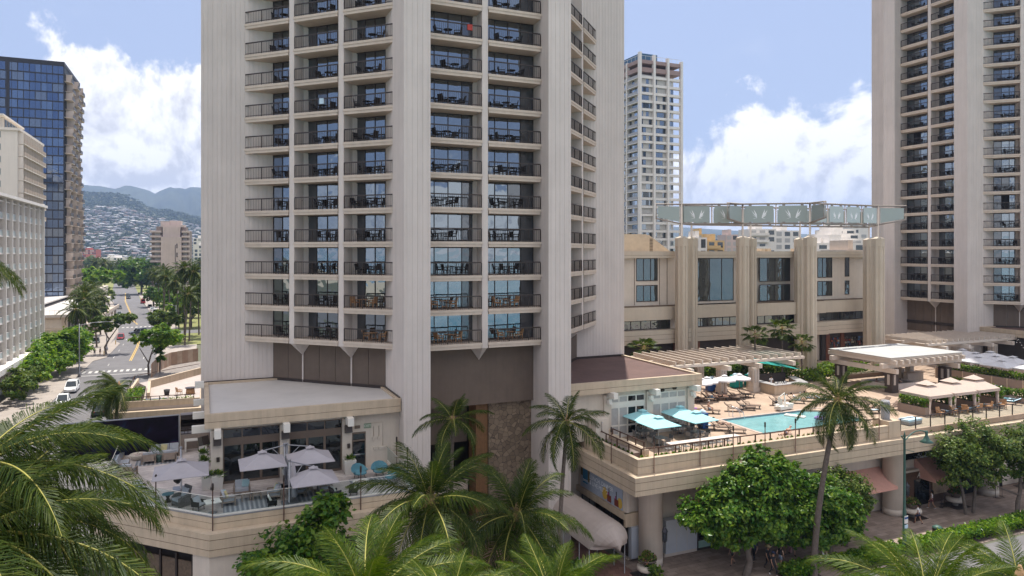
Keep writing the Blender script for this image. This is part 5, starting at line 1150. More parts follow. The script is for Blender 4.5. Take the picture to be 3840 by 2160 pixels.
S_(1.0,1,[(-.1,'pillow_y'),(.15,'pillow_b'),(.3,'cushion')],'single armchair with three pillows at the right of the striped rug',-16.3,-2.9,radians(-90),'terrace_armchair','armchair')
S_(1.0,1,[(.1,'pillow_y')],'single armchair close behind the front umbrella post',-14.75,-2.9,radians(90),'terrace_armchair','armchair')
S_(1.2,1,[(-.2,'pillow_b'),(.25,'cushion')],'armchair with aqua and grey pillows under the front umbrella',-13.1,-2.8,radians(-90),'terrace_armchair','armchair')
S_(.9,1,[],'wooden armchair seen from behind, left of the green drum stool',-24.3,9.0,pi,'terrace_armchair','armchair'); S_(.9,1,[],'wooden armchair seen from behind, right of the green drum stool',-22.9,8.95,pi,'terrace_armchair','armchair')
S_(1.6,2,[],'grey sofa half hidden behind palm fronds at the left of the terrace',-26.0,8.2,radians(90)); S_(.8,1,[],'pale chair behind the palm tips on the left terrace',-25.4,6.2,radians(160),'terrace_armchair','armchair')
def ltable(x, y, w, d, lab):
    t = thing('low_table', lab, 'table', (x,y,D), 0, 'low wooden tables on the left terrace'); m = MB()
    for k in range(5): m.box(-w/2+w*k/5+.01,-d/2,.38,-w/2+w*(k+1)/5-.01,d/2,.42)
    m.build('tabletop', M_['greywood'], t)
    for sx in (-1,1):
        for sy in (-1,1): l = MB(); l.box(sx*w/2*.9-.035,sy*d/2*.9-.035,0,sx*w/2*.9+.035,sy*d/2*.9+.035,.38); l.build('leg', M_['greywood'], t)
ltable(-18.0,-2.45,.55,.6,'low slatted table, left of the pair on the striped rug'); ltable(-17.35,-2.55,.55,.6,'low slatted table, right of the pair on the striped rug'); ltable(-14.2,-3.1,.65,.7,'low slatted table under the front umbrella')
rug = mat('striped_rug', (.12,.125,.14), .95); nt = rug.node_tree; wv = nt.nodes.new('ShaderNodeTexWave'); wv.inputs['Scale'].default_value = 1.1; wv.inputs['Distortion'].default_value = .4; gp = nt.nodes.new('ShaderNodeNewGeometry'); nt.links.new(gp.outputs['Position'], wv.inputs['Vector'])
cr = nt.nodes.new('ShaderNodeValToRGB'); cr.color_ramp.elements[0].color = (.17,.175,.19,1); cr.color_ramp.elements[1].color = (.42,.41,.41,1); cr.color_ramp.elements.new(.5).color = (.24,.25,.28,1); nt.links.new(wv.outputs['Fac'], cr.inputs[0]); nt.links.new(cr.outputs[0], nt.nodes['Principled BSDF'].inputs['Base Color'])
for x0,y0,x1,y1,lab in ((-19.4,-4.4,-16.6,-2.1,'grey striped rug between the armchairs left of the umbrella post'),(-15.4,-4.3,-12.7,-2.2,'grey striped rug under the front umbrella'),(-11.2,-2.4,-8.6,-1.0,'grey striped rug under the aqua chairs'),(-25.2,8.3,-22.3,10.0,'striped rug under the sofa group by the purple screen')):
    tag(MB().box(x0,y0,D+.004,x1,y1,D+.014).build('rug', rug), lab, 'rug', 'striped rugs on the left terrace')
def firebowl(x, y, r, mt, lab):
    t = thing('fire_pit', lab, 'fire pit', (x,y,D)); m = MB(); m.lathe([(r*.6,0),(r*.85,.15),(r,.36),(r,.42),(r*.9,.42),(r*.8,.34)],24); m.build('bowl', mt, t); m = MB()
    for k in range(40): g = R_.uniform(0,6.28); q = R_.uniform(0,.7)*r; m.ball((cos(g)*q,sin(g)*q,.37),R_.uniform(.03,.07),0,5,3)
    m.build('lava_rock', M_['pinkwall'], t)
firebowl(-25.1,10.4,.62,M_['beige2'],'round stone fire bowl in front of the purple screen'); firebowl(-10.7,-2.9,.55,M_['trim'],'white round fire bowl in front of the aqua chairs')
def tubchair(x, y, rz, lab):
    t = thing('tub_chair', lab, 'chair', (x,y,D), rz, 'aqua quilted tub chairs on the left terrace'); m = MB(); rows = []
    for k in range(9):
        a = pi*(-.12+1.24*k/8); h = .42+.42*sin(max(0,min(pi,a)))
        rows.append([(cos(a)*r*1.05,sin(a)*r*.9+.02,z) for r, z in ((.36,.34),(.50,.5),(.56,h*.75+.2),(.60,h+.12),(.56,h+.13),(.46,.55),(.34,.42))])
    for a, b in zip(rows[:-1],rows[1:]):
        for j in range(6): m.face([a[j],a[j+1],b[j+1],b[j]],0,True)
    m.build('quilted_back', M_['aqua'], t); m = MB(); m.lathe([(.38,.32),(.46,.36),(.46,.44),(.38,.5)],18,0,(0,-.05,0)); m.build('seat', M_['aqua'], t)
    m = MB()
    for q in range(4): g = pi/4+q*pi/2; m.tube([(cos(g)*.4,sin(g)*.4,0),(cos(g)*.3,sin(g)*.3,.34)],.02,5)
    m.build('legs', M_['metal'], t)
tubchair(-10.4,-1.0,.35,'aqua quilted tub chair left of its twin by the exit door'); tubchair(-9.0,-1.0,-.1,'aqua quilted tub chair in the corner by the glass rail'); tubchair(-8.5,-2.7,-1.5,'aqua quilted tub chair half hidden behind the glass at right'); 
def egg(x, y, rz, seat, lab):
    t = thing('shell_chair', lab, 'chair', (x,y,D), rz, 'black shell chairs along the terrace rail'); m = MB(); m.cbox((0,.22,.55),(.6,.08,.55),0,0,radians(-25)); m.cbox((-.3,0,.45),(.06,.55,.3)); m.cbox((.3,0,.45),(.06,.55,.3)); m.box(-.3,-.28,.28,.3,.25,.34)
    for sx in (-.25,.25):
        for sy in (-.22,.22): m.tube([(sx,sy,0),(sx*.9,sy*.9,.3)],.02,5)
    m.build('shell', M_['black'], t); m = MB(); m.cbox((0,.12,.62),(.5,.10,.48),0,0,radians(-25)); m.box(-.27,-.28,.341,.27,.12,.42); m.build('cushion', seat, t)
egg(-12.7,-4.6,pi*.6,M_['trim'],'black shell chair with white cushion left of the last torch'); egg(-11.5,-4.5,-pi*.6,M_['trim'],'black shell chair with white cushion right of the last torch'); egg(-16.6,-4.8,pi*.5,M_['trim'],'white cushioned chair by the rail right of the striped rug'); egg(-24.4,1.6,.6,M_['cushion'],'dark chair behind the palm tips left of the umbrella')
t = thing('wicker_armchair','grey wicker high-back armchair at the angled glass rail','armchair',(-21.8,-1.9,D),radians(-60)); m = MB(); m.box(-.4,-.4,.12,.4,.4,.36); m.cbox((0,.38,.75),(.72,.12,.85),0,0,radians(-14)); 
for s in (-1,1): m.tube([(s*.42,-.4,.3),(s*.45,-.2,.62),(s*.42,.4,.68)],.08,8); m.box(s*.40-.04,-.4,0,s*.40+.04,.4,.6)
m.build('wicker', mat('grey_wicker',(.14,.135,.135),.8,.2,10,.5,60), t); m = MB(); m.box(-.36,-.42,.361,.36,.3,.5); m.cbox((0,.25,.75),(.6,.10,.6),0,0,radians(-14)); m.build('cushion', M_['cushion'], t)
t = thing('square_table','white square cafe table with ashtray at the terrace corner','table',(-20.0,-4.1,D),radians(10)); m = MB(); m.box(-.45,-.45,.68,.45,.45,.72); m.build('tabletop', M_['trim'], t); m = MB(); m.tube([(0,0,0),(0,0,.68)],.04,8); m.lathe([(.28,0),(.25,.03)],12); m.build('pedestal', M_['steel'], t); m = MB(); m.lathe([(.05,.721),(.09,.76),(.06,.75)],10); m.build('ashtray', M_['black'], t)
egg(-20.8,-3.3,.9,M_['cushion'],'dark chair at the white cafe table'); 
t = thing('round_table','small glass topped round table beside the wicker armchair','table',(-22.6,-.9,D)); m = MB(); m.lathe([(.36,.5),(.36,.53)],16); m.build('tabletop', M_['aqua'], t); m = MB(); m.lathe([(.2,0),(.08,.25),(.2,.5)],12); m.build('base', M_['black'], t)
m = MB(); m.lathe([(.18,0),(.24,.1),(.2,.22),(.25,.36),(.2,.5)],14); tag(m.build('drum_stool', mat('green_ceramic',(.06,.10,.085),.3), None, (-23.6,9.0,D)), 'green ceramic drum stool between two wooden armchairs', 'stool')
def tallplanter(x, y, lab, w=.30, h=.95, n=160):
    t = thing('tall_planter', lab, 'planter', (x,y,D), 0, 'white tall planters on the left terrace'); m = MB(); m.prism([(-w*.8,-w*.8),(w*.8,-w*.8),(w*.8,w*.8),(-w*.8,w*.8)],0,h,0,True,[(-w,-w),(w,-w),(w,w),(-w,w)]); m.build('pot', M_['trim'], t)
    m = MB()
    for k in range(n):
        g = R_.uniform(0,6.28); e = R_.uniform(-.5,1.3); l = R_.uniform(.25,.6); c = Vector((R_.uniform(-.15,.15),R_.uniform(-.15,.15),h)); v = Vector((cos(g)*cos(e),sin(g)*cos(e),sin(e)*.8)); s = Vector((-sin(g),cos(g),.3))*.05
        m.face([c+v*l*.3-s*.3,c+v*l*.7-s,c+v*l,c+v*l*.7+s], R_.randrange(2))
    m.build('plant', [M_['leaf2'],M_['leaf1']], t)
tallplanter(-20.35,.75,'white tall planter left of the pavilion corner pilaster'); tallplanter(-19.65,.55,'white tall planter in front of the pavilion corner pilaster',.38); tallplanter(-20.5,4.4,'white tall planter along the pavilion side wall, second from corner'); tallplanter(-20.55,6.6,'white tall planter along the pavilion side wall, third from corner'); tallplanter(-20.55,9.6,'white tall planter beside the white console table'); tallplanter(-10.85,.45,'white tall planter at the pilaster left of the exit door',.42,1.0,120); tallplanter(-15.2,.55,'white tall planter behind the umbrella posts')
t = thing('console_table','white console table in front of the lattice screen','table',(-21.2,11.3,D)); m = MB(); m.box(-.7,-.3,.85,.7,.3,.95); m.build('tabletop', M_['trim'], t)
for s in (-.62,.62): m = MB(); m.box(s-.06,-.3,0,s+.06,.3,.849); m.build('leg', M_['trim'], t)
pm = mat('printed_screen',(.012,.006,.02),.7,spec=.15); nt = pm.node_tree; no = nt.nodes.new('ShaderNodeTexNoise'); no.inputs['Scale'].default_value = .55; no.inputs['Detail'].default_value = 5; no.inputs['Distortion'].default_value = 1.5; gp = nt.nodes.new('ShaderNodeNewGeometry'); nt.links.new(gp.outputs['Position'],no.inputs['Vector'])
cr = nt.nodes.new('ShaderNodeValToRGB'); els = cr.color_ramp.elements; els[0].position=.40; els[0].color=(.004,.003,.006,1); els[1].position=.74; els[1].color=(.06,.014,.07,1); els.new(.56).color=(.008,.004,.014,1); els.new(.66).color=(.006,.014,.035,1); nt.links.new(no.outputs['Fac'],cr.inputs[0]); nt.links.new(cr.outputs[0],nt.nodes['Principled BSDF'].inputs['Base Color'])
t = thing('printed_screen','dark purple printed screen wall at the back of the terrace','screen'); m = MB(); m.box(-30.5,11.95,D-.3,-22.35,12.05,10.75); m.build('panel', pm, t); m = MB(); m.box(-30.5,11.92,10.751,-22.3,12.08,10.82); m.box(-22.349,11.9,D,-22.25,12.1,10.75); m.build('frame', M_['steel'], t)
t = thing('lattice_screen','lattice screen of rectangles between purple screen and pavilion','screen'); m = MB(); rr = random.Random(5)
m.box(-22.2,12.05,D,-20.1,12.12,10.9,1)
for k in range(5): m.box(-22.2,11.98,9.2+k*.38,-20.1,12.049,9.235+k*.19)
for k in range(22): x = rr.uniform(-22.2,-20.2); z = 9.2+.19*rr.randrange(8); m.box(x,11.975,z,x+.035,12.045,z+.19*rr.randint(1,2)+.03)
m.box(-22.2,11.97,D,-20.1,12.04,9.15,2); m.build('lattice', [M_['metal'],M_['grey_fab'],M_['greywood']], t)

# ------------------------------------------------------------------ people
SKIN = [mat('skin_light',(.52,.32,.23),.6,.05,5), mat('skin_tan',(.36,.20,.13),.6,.05,5)]
CL = {k: mat('cloth_'+k, c, .9, .08, 8) for k, c in {'black':(.018,.018,.022),'white':(.72,.70,.70),'navy':(.03,.04,.09),'denim':(.22,.28,.36),'grey':(.22,.22,.23),'maroon':(.12,.03,.035),'pink':(.5,.27,.27),'blue':(.05,.26,.42),'khaki':(.30,.25,.17),'olive':(.12,.13,.07),'straw':(.50,.38,.20),'hair':(.022,.016,.013),'greyhair':(.42,.40,.38)}.items()}
def person(label, loc, rz, pose='walk', shirt='white', pants='navy', shoes='white', skin=0, hair='hair', long=False, hat=None, h=1.0, sleeve=True, bare=False, pantlen='short', extra=None):
    P = {}
    if pose in ('walk','stand'):
        s = .34 if pose == 'walk' else .04
        P = dict(pel=(0,0,.95), wai=(0,.01,1.1), che=(0,-.01,1.32), nec=(0,-.015,1.47), jaw=(0,.03,1.56), hed=(0,.015,1.66),
          sL=(-.18,0,1.41), eL=(-.22,-.10 if pose=='walk' else .0,1.14), wL=(-.21,-.02+(.10 if pose=='walk' else 0),.91), hL=(-.20,.06+(.1 if pose=='walk' else 0),.80),
          sR=(.18,0,1.41), eR=(.22,.06 if pose=='walk' else .0,1.14), wR=(.21,.16 if pose=='walk' else .05,.93), hR=(.20,.22 if pose=='walk' else .07,.83),
          pL=(-.10,0,.90), kL=(-.11,s*.55+.04,.50), aL=(-.11,s*.75,.09), tL=(-.12,s*.75+.16,.035), pR=(.10,0,.90), kR=(.11,-s*.25+.05,.49), aR=(.11,-s*.9,.12), tR=(.12,-s*.9+.15,.04))
    elif pose == 'lie':
        P = dict(pel=(0,0,.50), wai=(0,-.14,.56), che=(0,-.36,.74), nec=(0,-.48,.86), jaw=(0,-.52,.94), hed=(0,-.60,1.01),
          sL=(-.18,-.42,.80), eL=(-.28,-.22,.62), wL=(-.24,-.02,.56), hL=(-.18,.08,.56), sR=(.18,-.42,.80), eR=(.28,-.22,.62), wR=(.24,-.02,.56), hR=(.18,.08,.56),
          pL=(-.10,.04,.48), kL=(-.12,.44,.62), aL=(-.11,.84,.45), tL=(-.12,.90,.56), pR=(.10,.04,.48), kR=(.12,.46,.50), aR=(.11,.88,.45), tR=(.12,.94,.56))
    elif pose == 'sit':
        P = dict(pel=(0,0,.48), wai=(0,.0,.63), che=(0,.04,.86), nec=(0,.06,1.0), jaw=(0,.11,1.09), hed=(0,.10,1.19), sL=(-.18,.05,.94), eL=(-.22,.14,.68), wL=(-.17,.32,.58), hL=(-.14,.41,.55), sR=(.18,.05,.94), eR=(.22,.14,.68), wR=(.17,.32,.58), hR=(.14,.41,.55),
          pL=(-.10,.05,.45), kL=(-.12,.44,.47), aL=(-.12,.46,.09), tL=(-.12,.60,.035), pR=(.10,.05,.45), kR=(.12,.44,.47), aR=(.12,.40,.09), tR=(.12,.54,.035))
    R = dict(pel=.135,wai=.12,che=.14,nec=.055,jaw=.075,hed=.095,sL=.062,sR=.062,eL=.042,eR=.042,wL=.028,wR=.028,hL=.03,hR=.03,pL=.088,pR=.088,kL=.058,kR=.058,aL=.04,aR=.04,tL=.035,tR=.035)
    E = [('pel','wai','w'),('wai','che','s'),('che','nec','s'),('nec','jaw','k'),('jaw','hed','k'),('che','sL','s'),('sL','eL','a'),('eL','wL','k'),('wL','hL','k'),('che','sR','s'),('sR','eR','a'),('eR','wR','k'),('wR','hR','k'),
         ('pel','pL','p'),('pL','kL','p'),('kL','aL','c'),('aL','tL','f'),('pel','pR','p'),('pR','kR','p'),('kR','aR','c'),('aR','tR','f')]
    keys = list(P); me = bpy.data.meshes.new('sk'); me.from_pydata([P[k] for k in keys], [(keys.index(a),keys.index(b)) for a,b,_ in E], [])
    o = bpy.data.objects.new('sk', me); COL.objects.link(o); md = o.modifiers.new('skin','SKIN'); md.use_smooth_shade = True
    for i, k in enumerate(keys): me.skin_vertices[0].data[i].radius = (R[k],R[k]*(.72 if k in ('che','wai') else 1)); me.skin_vertices[0].data[i].use_root = (k == 'pel')
    ss = o.modifiers.new('sub','SUBSURF'); ss.levels = 1; ss.render_levels = 1
    dg = bpy.context.evaluated_depsgraph_get(); em = bpy.data.meshes.new_from_object(o.evaluated_get(dg)); bpy.data.objects.remove(o)
    mats = [SKIN[skin], CL[shirt], CL[pants], CL[shoes]]
    b = MB()
    for s in 'LR':
        w, q = Vector(P['w'+s]), Vector(P['h'+s]); d = (q-w).normalized(); sd = d.cross(Vector((1,0,0))).normalized()
        for k in range(4): a = q+sd*(k-1.5)*.017; b.tube([a, a+d*(.05+.012*(k in (1,2))), a+d*.085+Vector((0,.015,-.01))],[.010,.009,.006],5)
        a = w.lerp(q,.5); b.tube([a+sd*.02, a+sd*.055+d*.03, a+sd*.06+d*.065],[.012,.011,.007],5)
    hd, jw = Vector(P['hed']), Vector(P['jaw']); 
    def cls(c):
        best = None
        for a, q, t in E:
            A, B = Vector(P[a]), Vector(P[q]); u = max(0,min(1,(c-A).dot(B-A)/(B-A).length_squared)); dd = (c-(A+(B-A)*u)).length - R[a]*(1-u)*.7 - R[q]*u*.7
            if best is None or dd < best[0]: best = (dd,t,u)
        _, t, u = best
        return {'s':0 if bare else 1,'w':2 if (bare or u < .45) else 1,'k':0,'a':(1 if sleeve and not bare and u < .55 else 0),'p':2 if (u < .62 or pantlen == 'long') else 0,'c':2 if pantlen == 'long' and u < .85 else (3 if u > .93 else 0),'f':3}[t]
    vs = [v.co.copy() for v in em.vertices]; body = MB(); body.v = [tuple(v) for v in vs]
    for p in em.polygons: body.f.append(tuple(p.vertices)); body.m.append(cls(p.center)); body.sm.append(True)
    body.add(b); bpy.data.meshes.remove(em)
    root = thing('person', label, 'person', loc, rz); root.scale = (h,h,h)
    body.build('body', mats, root)
    up = (hd-jw).normalized() if pose != 'lie' else Vector((0,-.75,.66)); fw = Vector((0,1,0)) if pose != 'lie' else Vector((0,.66,.75))
    f = MB()
    for s in (-1,1): f.ball((hd+fw*.088+Vector((s*.035,0,0))),.012,0,5,4)
    f.ball(hd+fw*.10-up*.03,(.014,.016,.022),1,5,4); f.box(hd.x-.022,hd.y+fw.y*.088-.006,hd.z-.075+fw.z*.08,hd.x+.022,hd.y+fw.y*.088+.006,hd.z-.065+fw.z*.08,2)
    f.build('face', [CL['black'],SKIN[skin],CL['maroon']], root)
    m = MB(); c = hd-fw*.022+up*.022; m.ball(c,(.108,.108,.108),0,10,8)
    if long: m.tube([c-fw*.05,c-fw*.10-up*.18,c-fw*.10-up*.36],[.10,.09,.04],8)
    m.build('hair', CL[hair], root)
    if hat:
        m = MB(); c = hd+up*.075; m.lathe([(.24,-.01),(.25,.0),(.12,.02),(.115,.10),(.06,.13),(.02,.135)] if hat != 'cap' else [(.115,-.02),(.115,.03),(.08,.075),(.02,.09)],14,0,tuple(c)); 
        if hat == 'cap': m.box(c.x-.08,c.y+.08,c.z-.02,c.x+.08,c.y+.22,c.z)
        m.build('hat', CL['straw' if hat == 'straw' else 'navy'], root)
    if extra: extra(root, P)
    return root
def bag(col, lab):
    def f(root, P):
        q = P['hR']; m = MB(); m.box(q[0]-.02,q[1]-.18,q[2]-.48,q[0]+.10,q[1]+.18,q[2]-.12); m.tube([(q[0]+.04,q[1]-.12,q[2]-.12),(q[0]+.02,q[1],q[2]),(q[0]+.04,q[1]+.12,q[2]-.12)],.012,5)
        tag(m.build('shopping_bag', CL[col], None, root.location, root.rotation_euler[2]), lab, 'bag')
    return f
person('woman seen from behind in white top and dark shorts with long black hair', (37.2,-8.0,0), .1, 'walk','white','navy','maroon',1,long=True)
person('woman in white sleeveless top and maroon patterned shorts near the dark shop', (41.7,-5.95,0), .25, 'walk','white','maroon','white',1,sleeve=False,long=True)
person('person in black with a wide straw hat walking under the leafy tree', (18.55,-9.7,0), pi, 'walk','black','black','black',1,hat='straw',pantlen='long')
person('person in black with a dark cap right in front of the straw hat walker', (18.1,-10.7,0), pi*.98, 'walk','black','black','white',1,hat='cap',pantlen='long')
person('woman in black top and pale denim shorts striding right past the straw hat', (19.5,-9.95,0), -pi*.4, 'walk','black','denim','white',0,long=True,sleeve=False)
person('woman in white shirt with a pink bag near the second tree trunk', (22.1,-8.5,0), pi*.9, 'walk','white','white','black',0,hat='straw',extra=bag('pink','pink shopping bag in the hand of the woman in white'))
person('man in grey green shirt beside the white shirted woman', (21.6,-8.0,0), pi*.9, 'walk','olive','khaki','black',1)
person('person in dark shirt and white shorts by the hedge end under the tree', (23.2,-10.5,0), -pi*.6, 'walk','black','white','white',0,extra=bag('white','white shopping bag held by the walker in white shorts'))
person('person in grey shirt and black shorts half hidden by the tree trunk', (16.6,-8.1,0), pi*.5, 'walk','grey','black','black',1)
person('person in dark shirt with black trousers beneath the leafy tree crown', (18.5,-8.3,0), pi*.6, 'walk','navy','black','black',0,pantlen='long')
person('reclining man in bright blue shorts on a lounger under white umbrella', (29.35,10.4,D), radians(-128), 'lie','white','blue','black',0,bare=True,hair='greyhair')
person('reclining bather in dark clothes beside the man in blue shorts', (30.55,10.2,D), radians(-128), 'lie','black','black','black',0)
person('bather in patterned shorts sitting on a lounger by the pavilion corner', (25.35,5.75,D), radians(-128), 'sit','white','denim','black',0,bare=True,hair='greyhair')
person('bartender in white shirt standing behind the bar column', (39.3,12.0,D), pi*.9, 'stand','white','black','black',1)
person('sunbather in light towel on a lounger right of the pool lift', (37.0,5.75,D), radians(-128), 'lie','white','white','black',0)
person('grey haired bather lying at the near pool edge by the parapet', (26.3,-3.6,D-.40), radians(100), 'lie','white','navy','black',0,hair='greyhair',bare=True)
person('swimmer resting in the hot tub near its far wall', (53.2,9.6,7.55), pi, 'sit','black','black','black',1,bare=True)
person('swimmer sitting at the right side of the hot tub', (55.8,8.4,7.55), pi*.6, 'sit','black','black','black',0,bare=True)
person('person in pale shirt seated beneath the left cabana', (45.2,-1.3,D), -pi*.6, 'sit','denim','navy','black',0)
person('sunbather lying on the last blue lounger right of the cabanas', (57.6,-1.4,D), radians(30), 'lie','white','navy','black',0,bare=True)
person('shopper in red shirt at the open shop behind the tall pylon', (62.8,24.6,D), .5, 'stand','maroon','black','black',1)
for src, x, y, rz, lab in (('sunbather in light',39.0,5.9,-128,'sunbather on the blue striped towel lounger near the bar corner'),('sunbather in light',40.0,4.6,-128,'sunbather on the blue lounger behind the tall right palm'),('reclining bather in dark',22.2,.1,-120,'bather on the second dark lounger beside the teal umbrella'),('reclining bather in dark',40.6,-.5,78,'bather on the lounger at the right end of the pool')):
    o = next(q for q in SC.objects if q.get('category') == 'person' and q['label'].startswith(src)); dup(o, (x,y,D), radians(rz), lab)
m = MB(); R0 = .42
m.tube([(cos(k*pi/8)*R0,sin(k*pi/8)*R0,0) for k in range(17)],.13,8,caps=False); tag(m.build('swim_ring', mat('lilac_vinyl',(.36,.27,.60),.4), None, (34.2,.1,7.86)), 'lilac inflatable ring floating in the pool behind the palm frond', 'swim ring')
m = MB(); m.cbox((0,0,0),(.7,1.9,.12)); tag(m.build('air_mattress', M_['trim'], None, (32.6,1.7,7.87), .5), 'pale inflatable mattress floating at the far side of the pool', 'air mattress')

# ------------------------------------------------------------------ palms
def frond(L, e0, bend, n, ll, seed, gravity=.9, seg=2, wind=0.0, fw=.032):
    r = random.Random(seed); m = MB(); pts = []; p = Vector((0,0,0)); N = 18; side = r.uniform(-.12,.12)
    for i in range(N+1):
        t = i/N; a = e0-bend*t**1.25; pts.append(p.copy()); p = p+Vector((cos(a), side*t, sin(a)))*L/N
    m.tube(pts, [max(.006,.040*(1-t/N*.9)) for t in range(N+1)], 5, 1, caps=False)
    for i in range(n):
        t = .10+.90*(i+.5)/n; f = t*N; k = min(N-1,int(f)); q = pts[k].lerp(pts[k+1], f-k); T = (pts[k+1]-pts[k]).normalized()
        l0 = ll*(sin(pi*min(1,(t*.86+.10)))**.75)*(1.0 if t < .9 else .8)
        for s in (-1,1):
            l = l0*r.uniform(.82,1.12)*(.55 if r.random() < .05 else 1); S = Vector((0,s,0)); U = T.cross(S)*s; U = Vector((-T.z,0,max(.2,T.x))).normalized() if U.length < .1 else U.normalized()
            if U.z < 0: U = -U
            al = radians(66-40*t+r.uniform(-7,7)); d = (T*cos(al)+S*sin(al)+U*r.uniform(.05,.38)+Vector((0,wind,0))).normalized()
            g = gravity*r.uniform(.6,1.35); c0 = q; w = T*fw*.5
            if seg == 2:
                c1 = c0+d*l*.5; d2 = (d+Vector((0,wind*.6,-g))).normalized(); c2 = c1+d2*l*.5
                m.face([c0-w*.6,c1-w,c1+w,c0+w*.6],0); m.face([c1-w,c2,c1+w],0)
            else:
                c1 = c0+d*l*.34; d2 = (d+Vector((0,wind*.4,-g*.55))).normalized(); c2 = c1+d2*l*.33; d3 = (d2+Vector((0,wind*.6,-g*.7))).normalized(); c3 = c2+d3*l*.33
                m.face([c0-w*.6,c1-w,c1+w,c0+w*.6],0); m.face([c1-w,c2-w*.8,c2+w*.8,c1+w],0); m.face([c2-w*.8,c3,c2+w*.8],0)
    return m
FR = {}
def frondset(key, leafm, n, ll, L, seg, gravity=.9, wind=0.0, fw=.032):
    if key not in FR:
        FR[key] = [frond(L, 0, bend, n, ll, 11+i*3, gravity, seg, wind, fw).mesh('frond',[M_[leafm],M_['rachis']]) for i, bend in enumerate((.5,.8,1.1,1.35,1.6))]
    return FR[key]
def trunk_mb(h, r0, r1, lean, seed, base=(0,0)):
    r = random.Random(seed); m = MB(); pts = []; rad = []; n = 26
    for i in range(n+1):
        t = i/n; pts.append((base[0]*(1-t)+lean[0]*sin(t*pi*.55)*0+lean[0]*(t**1.6-1)*1.0, base[1]*(1-t)+lean[1]*(t**1.6-1), h*t)); rad.append((r0*(1-t)+r1*t)*(1+.5*max(0,.06-t)/.06*.6)*(1+.07*(i%2))*r.uniform(.97,1.03))
    m.tube(pts, rad, 12); return m
def palm(name, label, x, y, h, nf, key, spread=(80,-45), trunk=(.17,.11), lean=(0,0), seed=1, scale=1.0, parts=True, group=None, dry=True, windaz=None, wamt=0.0, cat='palm tree', skip=None):
    t = thing(name, label, cat, (x,y,0), 0, group); r = random.Random(seed)
    trunk_mb(h, trunk[0], trunk[1], lean, seed).build('trunk', M_['trunk'], t)
    meshes = FR[key]; big = MB()
    if dry:
        m = MB(); m.lathe([(trunk[1]*.95,-.5),(trunk[1]*1.5,-.1),(trunk[1]*1.3,.25),(.04,.7)],10,0,(0,0,h))
        for k in range(7): g = r.uniform(0,6.28); m.tube([(cos(g)*trunk[1]*1.1,sin(g)*trunk[1]*1.1,h-.1),(cos(g)*(trunk[1]+.25),sin(g)*(trunk[1]+.25),h-.35),(cos(g)*(trunk[1]+.3),sin(g)*(trunk[1]+.3),h-.6)],[.06,.05,.015],5)
        m.build('sheath', M_['drystalk'], t)
    for k in range(nf):
        u = (k+.5)/nf; az = k*2.39996+r.uniform(-.2,.2); el = radians(spread[0]+(spread[1]-spread[0])*u**.8+r.uniform(-8,8))
        if windaz is not None:
            dx, dy = cos(az)*cos(el)+cos(windaz)*wamt, sin(az)*cos(el)+sin(windaz)*wamt; az = atan2(dy,dx)
        if skip and skip(az): continue
        bi = min(4,max(0,int(1.2+2.6*u+r.uniform(-.6,.6)))); s = scale*(.62+.38*min(1,u*2.4))*r.uniform(.92,1.08)
        o = bpy.data.objects.new('frond', meshes[bi]); COL.objects.link(o); o.parent = t; o.location = (cos(az)*.08,sin(az)*.08,h+.12); o.rotation_euler = (r.uniform(-.25,.25),-el,az); o.rotation_mode = 'XYZ'; o.scale = (s,s,s)
    return t
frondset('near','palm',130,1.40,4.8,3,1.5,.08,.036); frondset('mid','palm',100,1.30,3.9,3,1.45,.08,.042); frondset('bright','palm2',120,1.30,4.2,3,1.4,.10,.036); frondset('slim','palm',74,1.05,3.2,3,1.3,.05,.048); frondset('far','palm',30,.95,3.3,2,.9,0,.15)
def P3(px, py, d): return ray(px, d, CAM_Z-(py-252)*d/F_PX)
def crownat(px, py, d): v = P3(px,py,d); return v.x, v.y, v.z
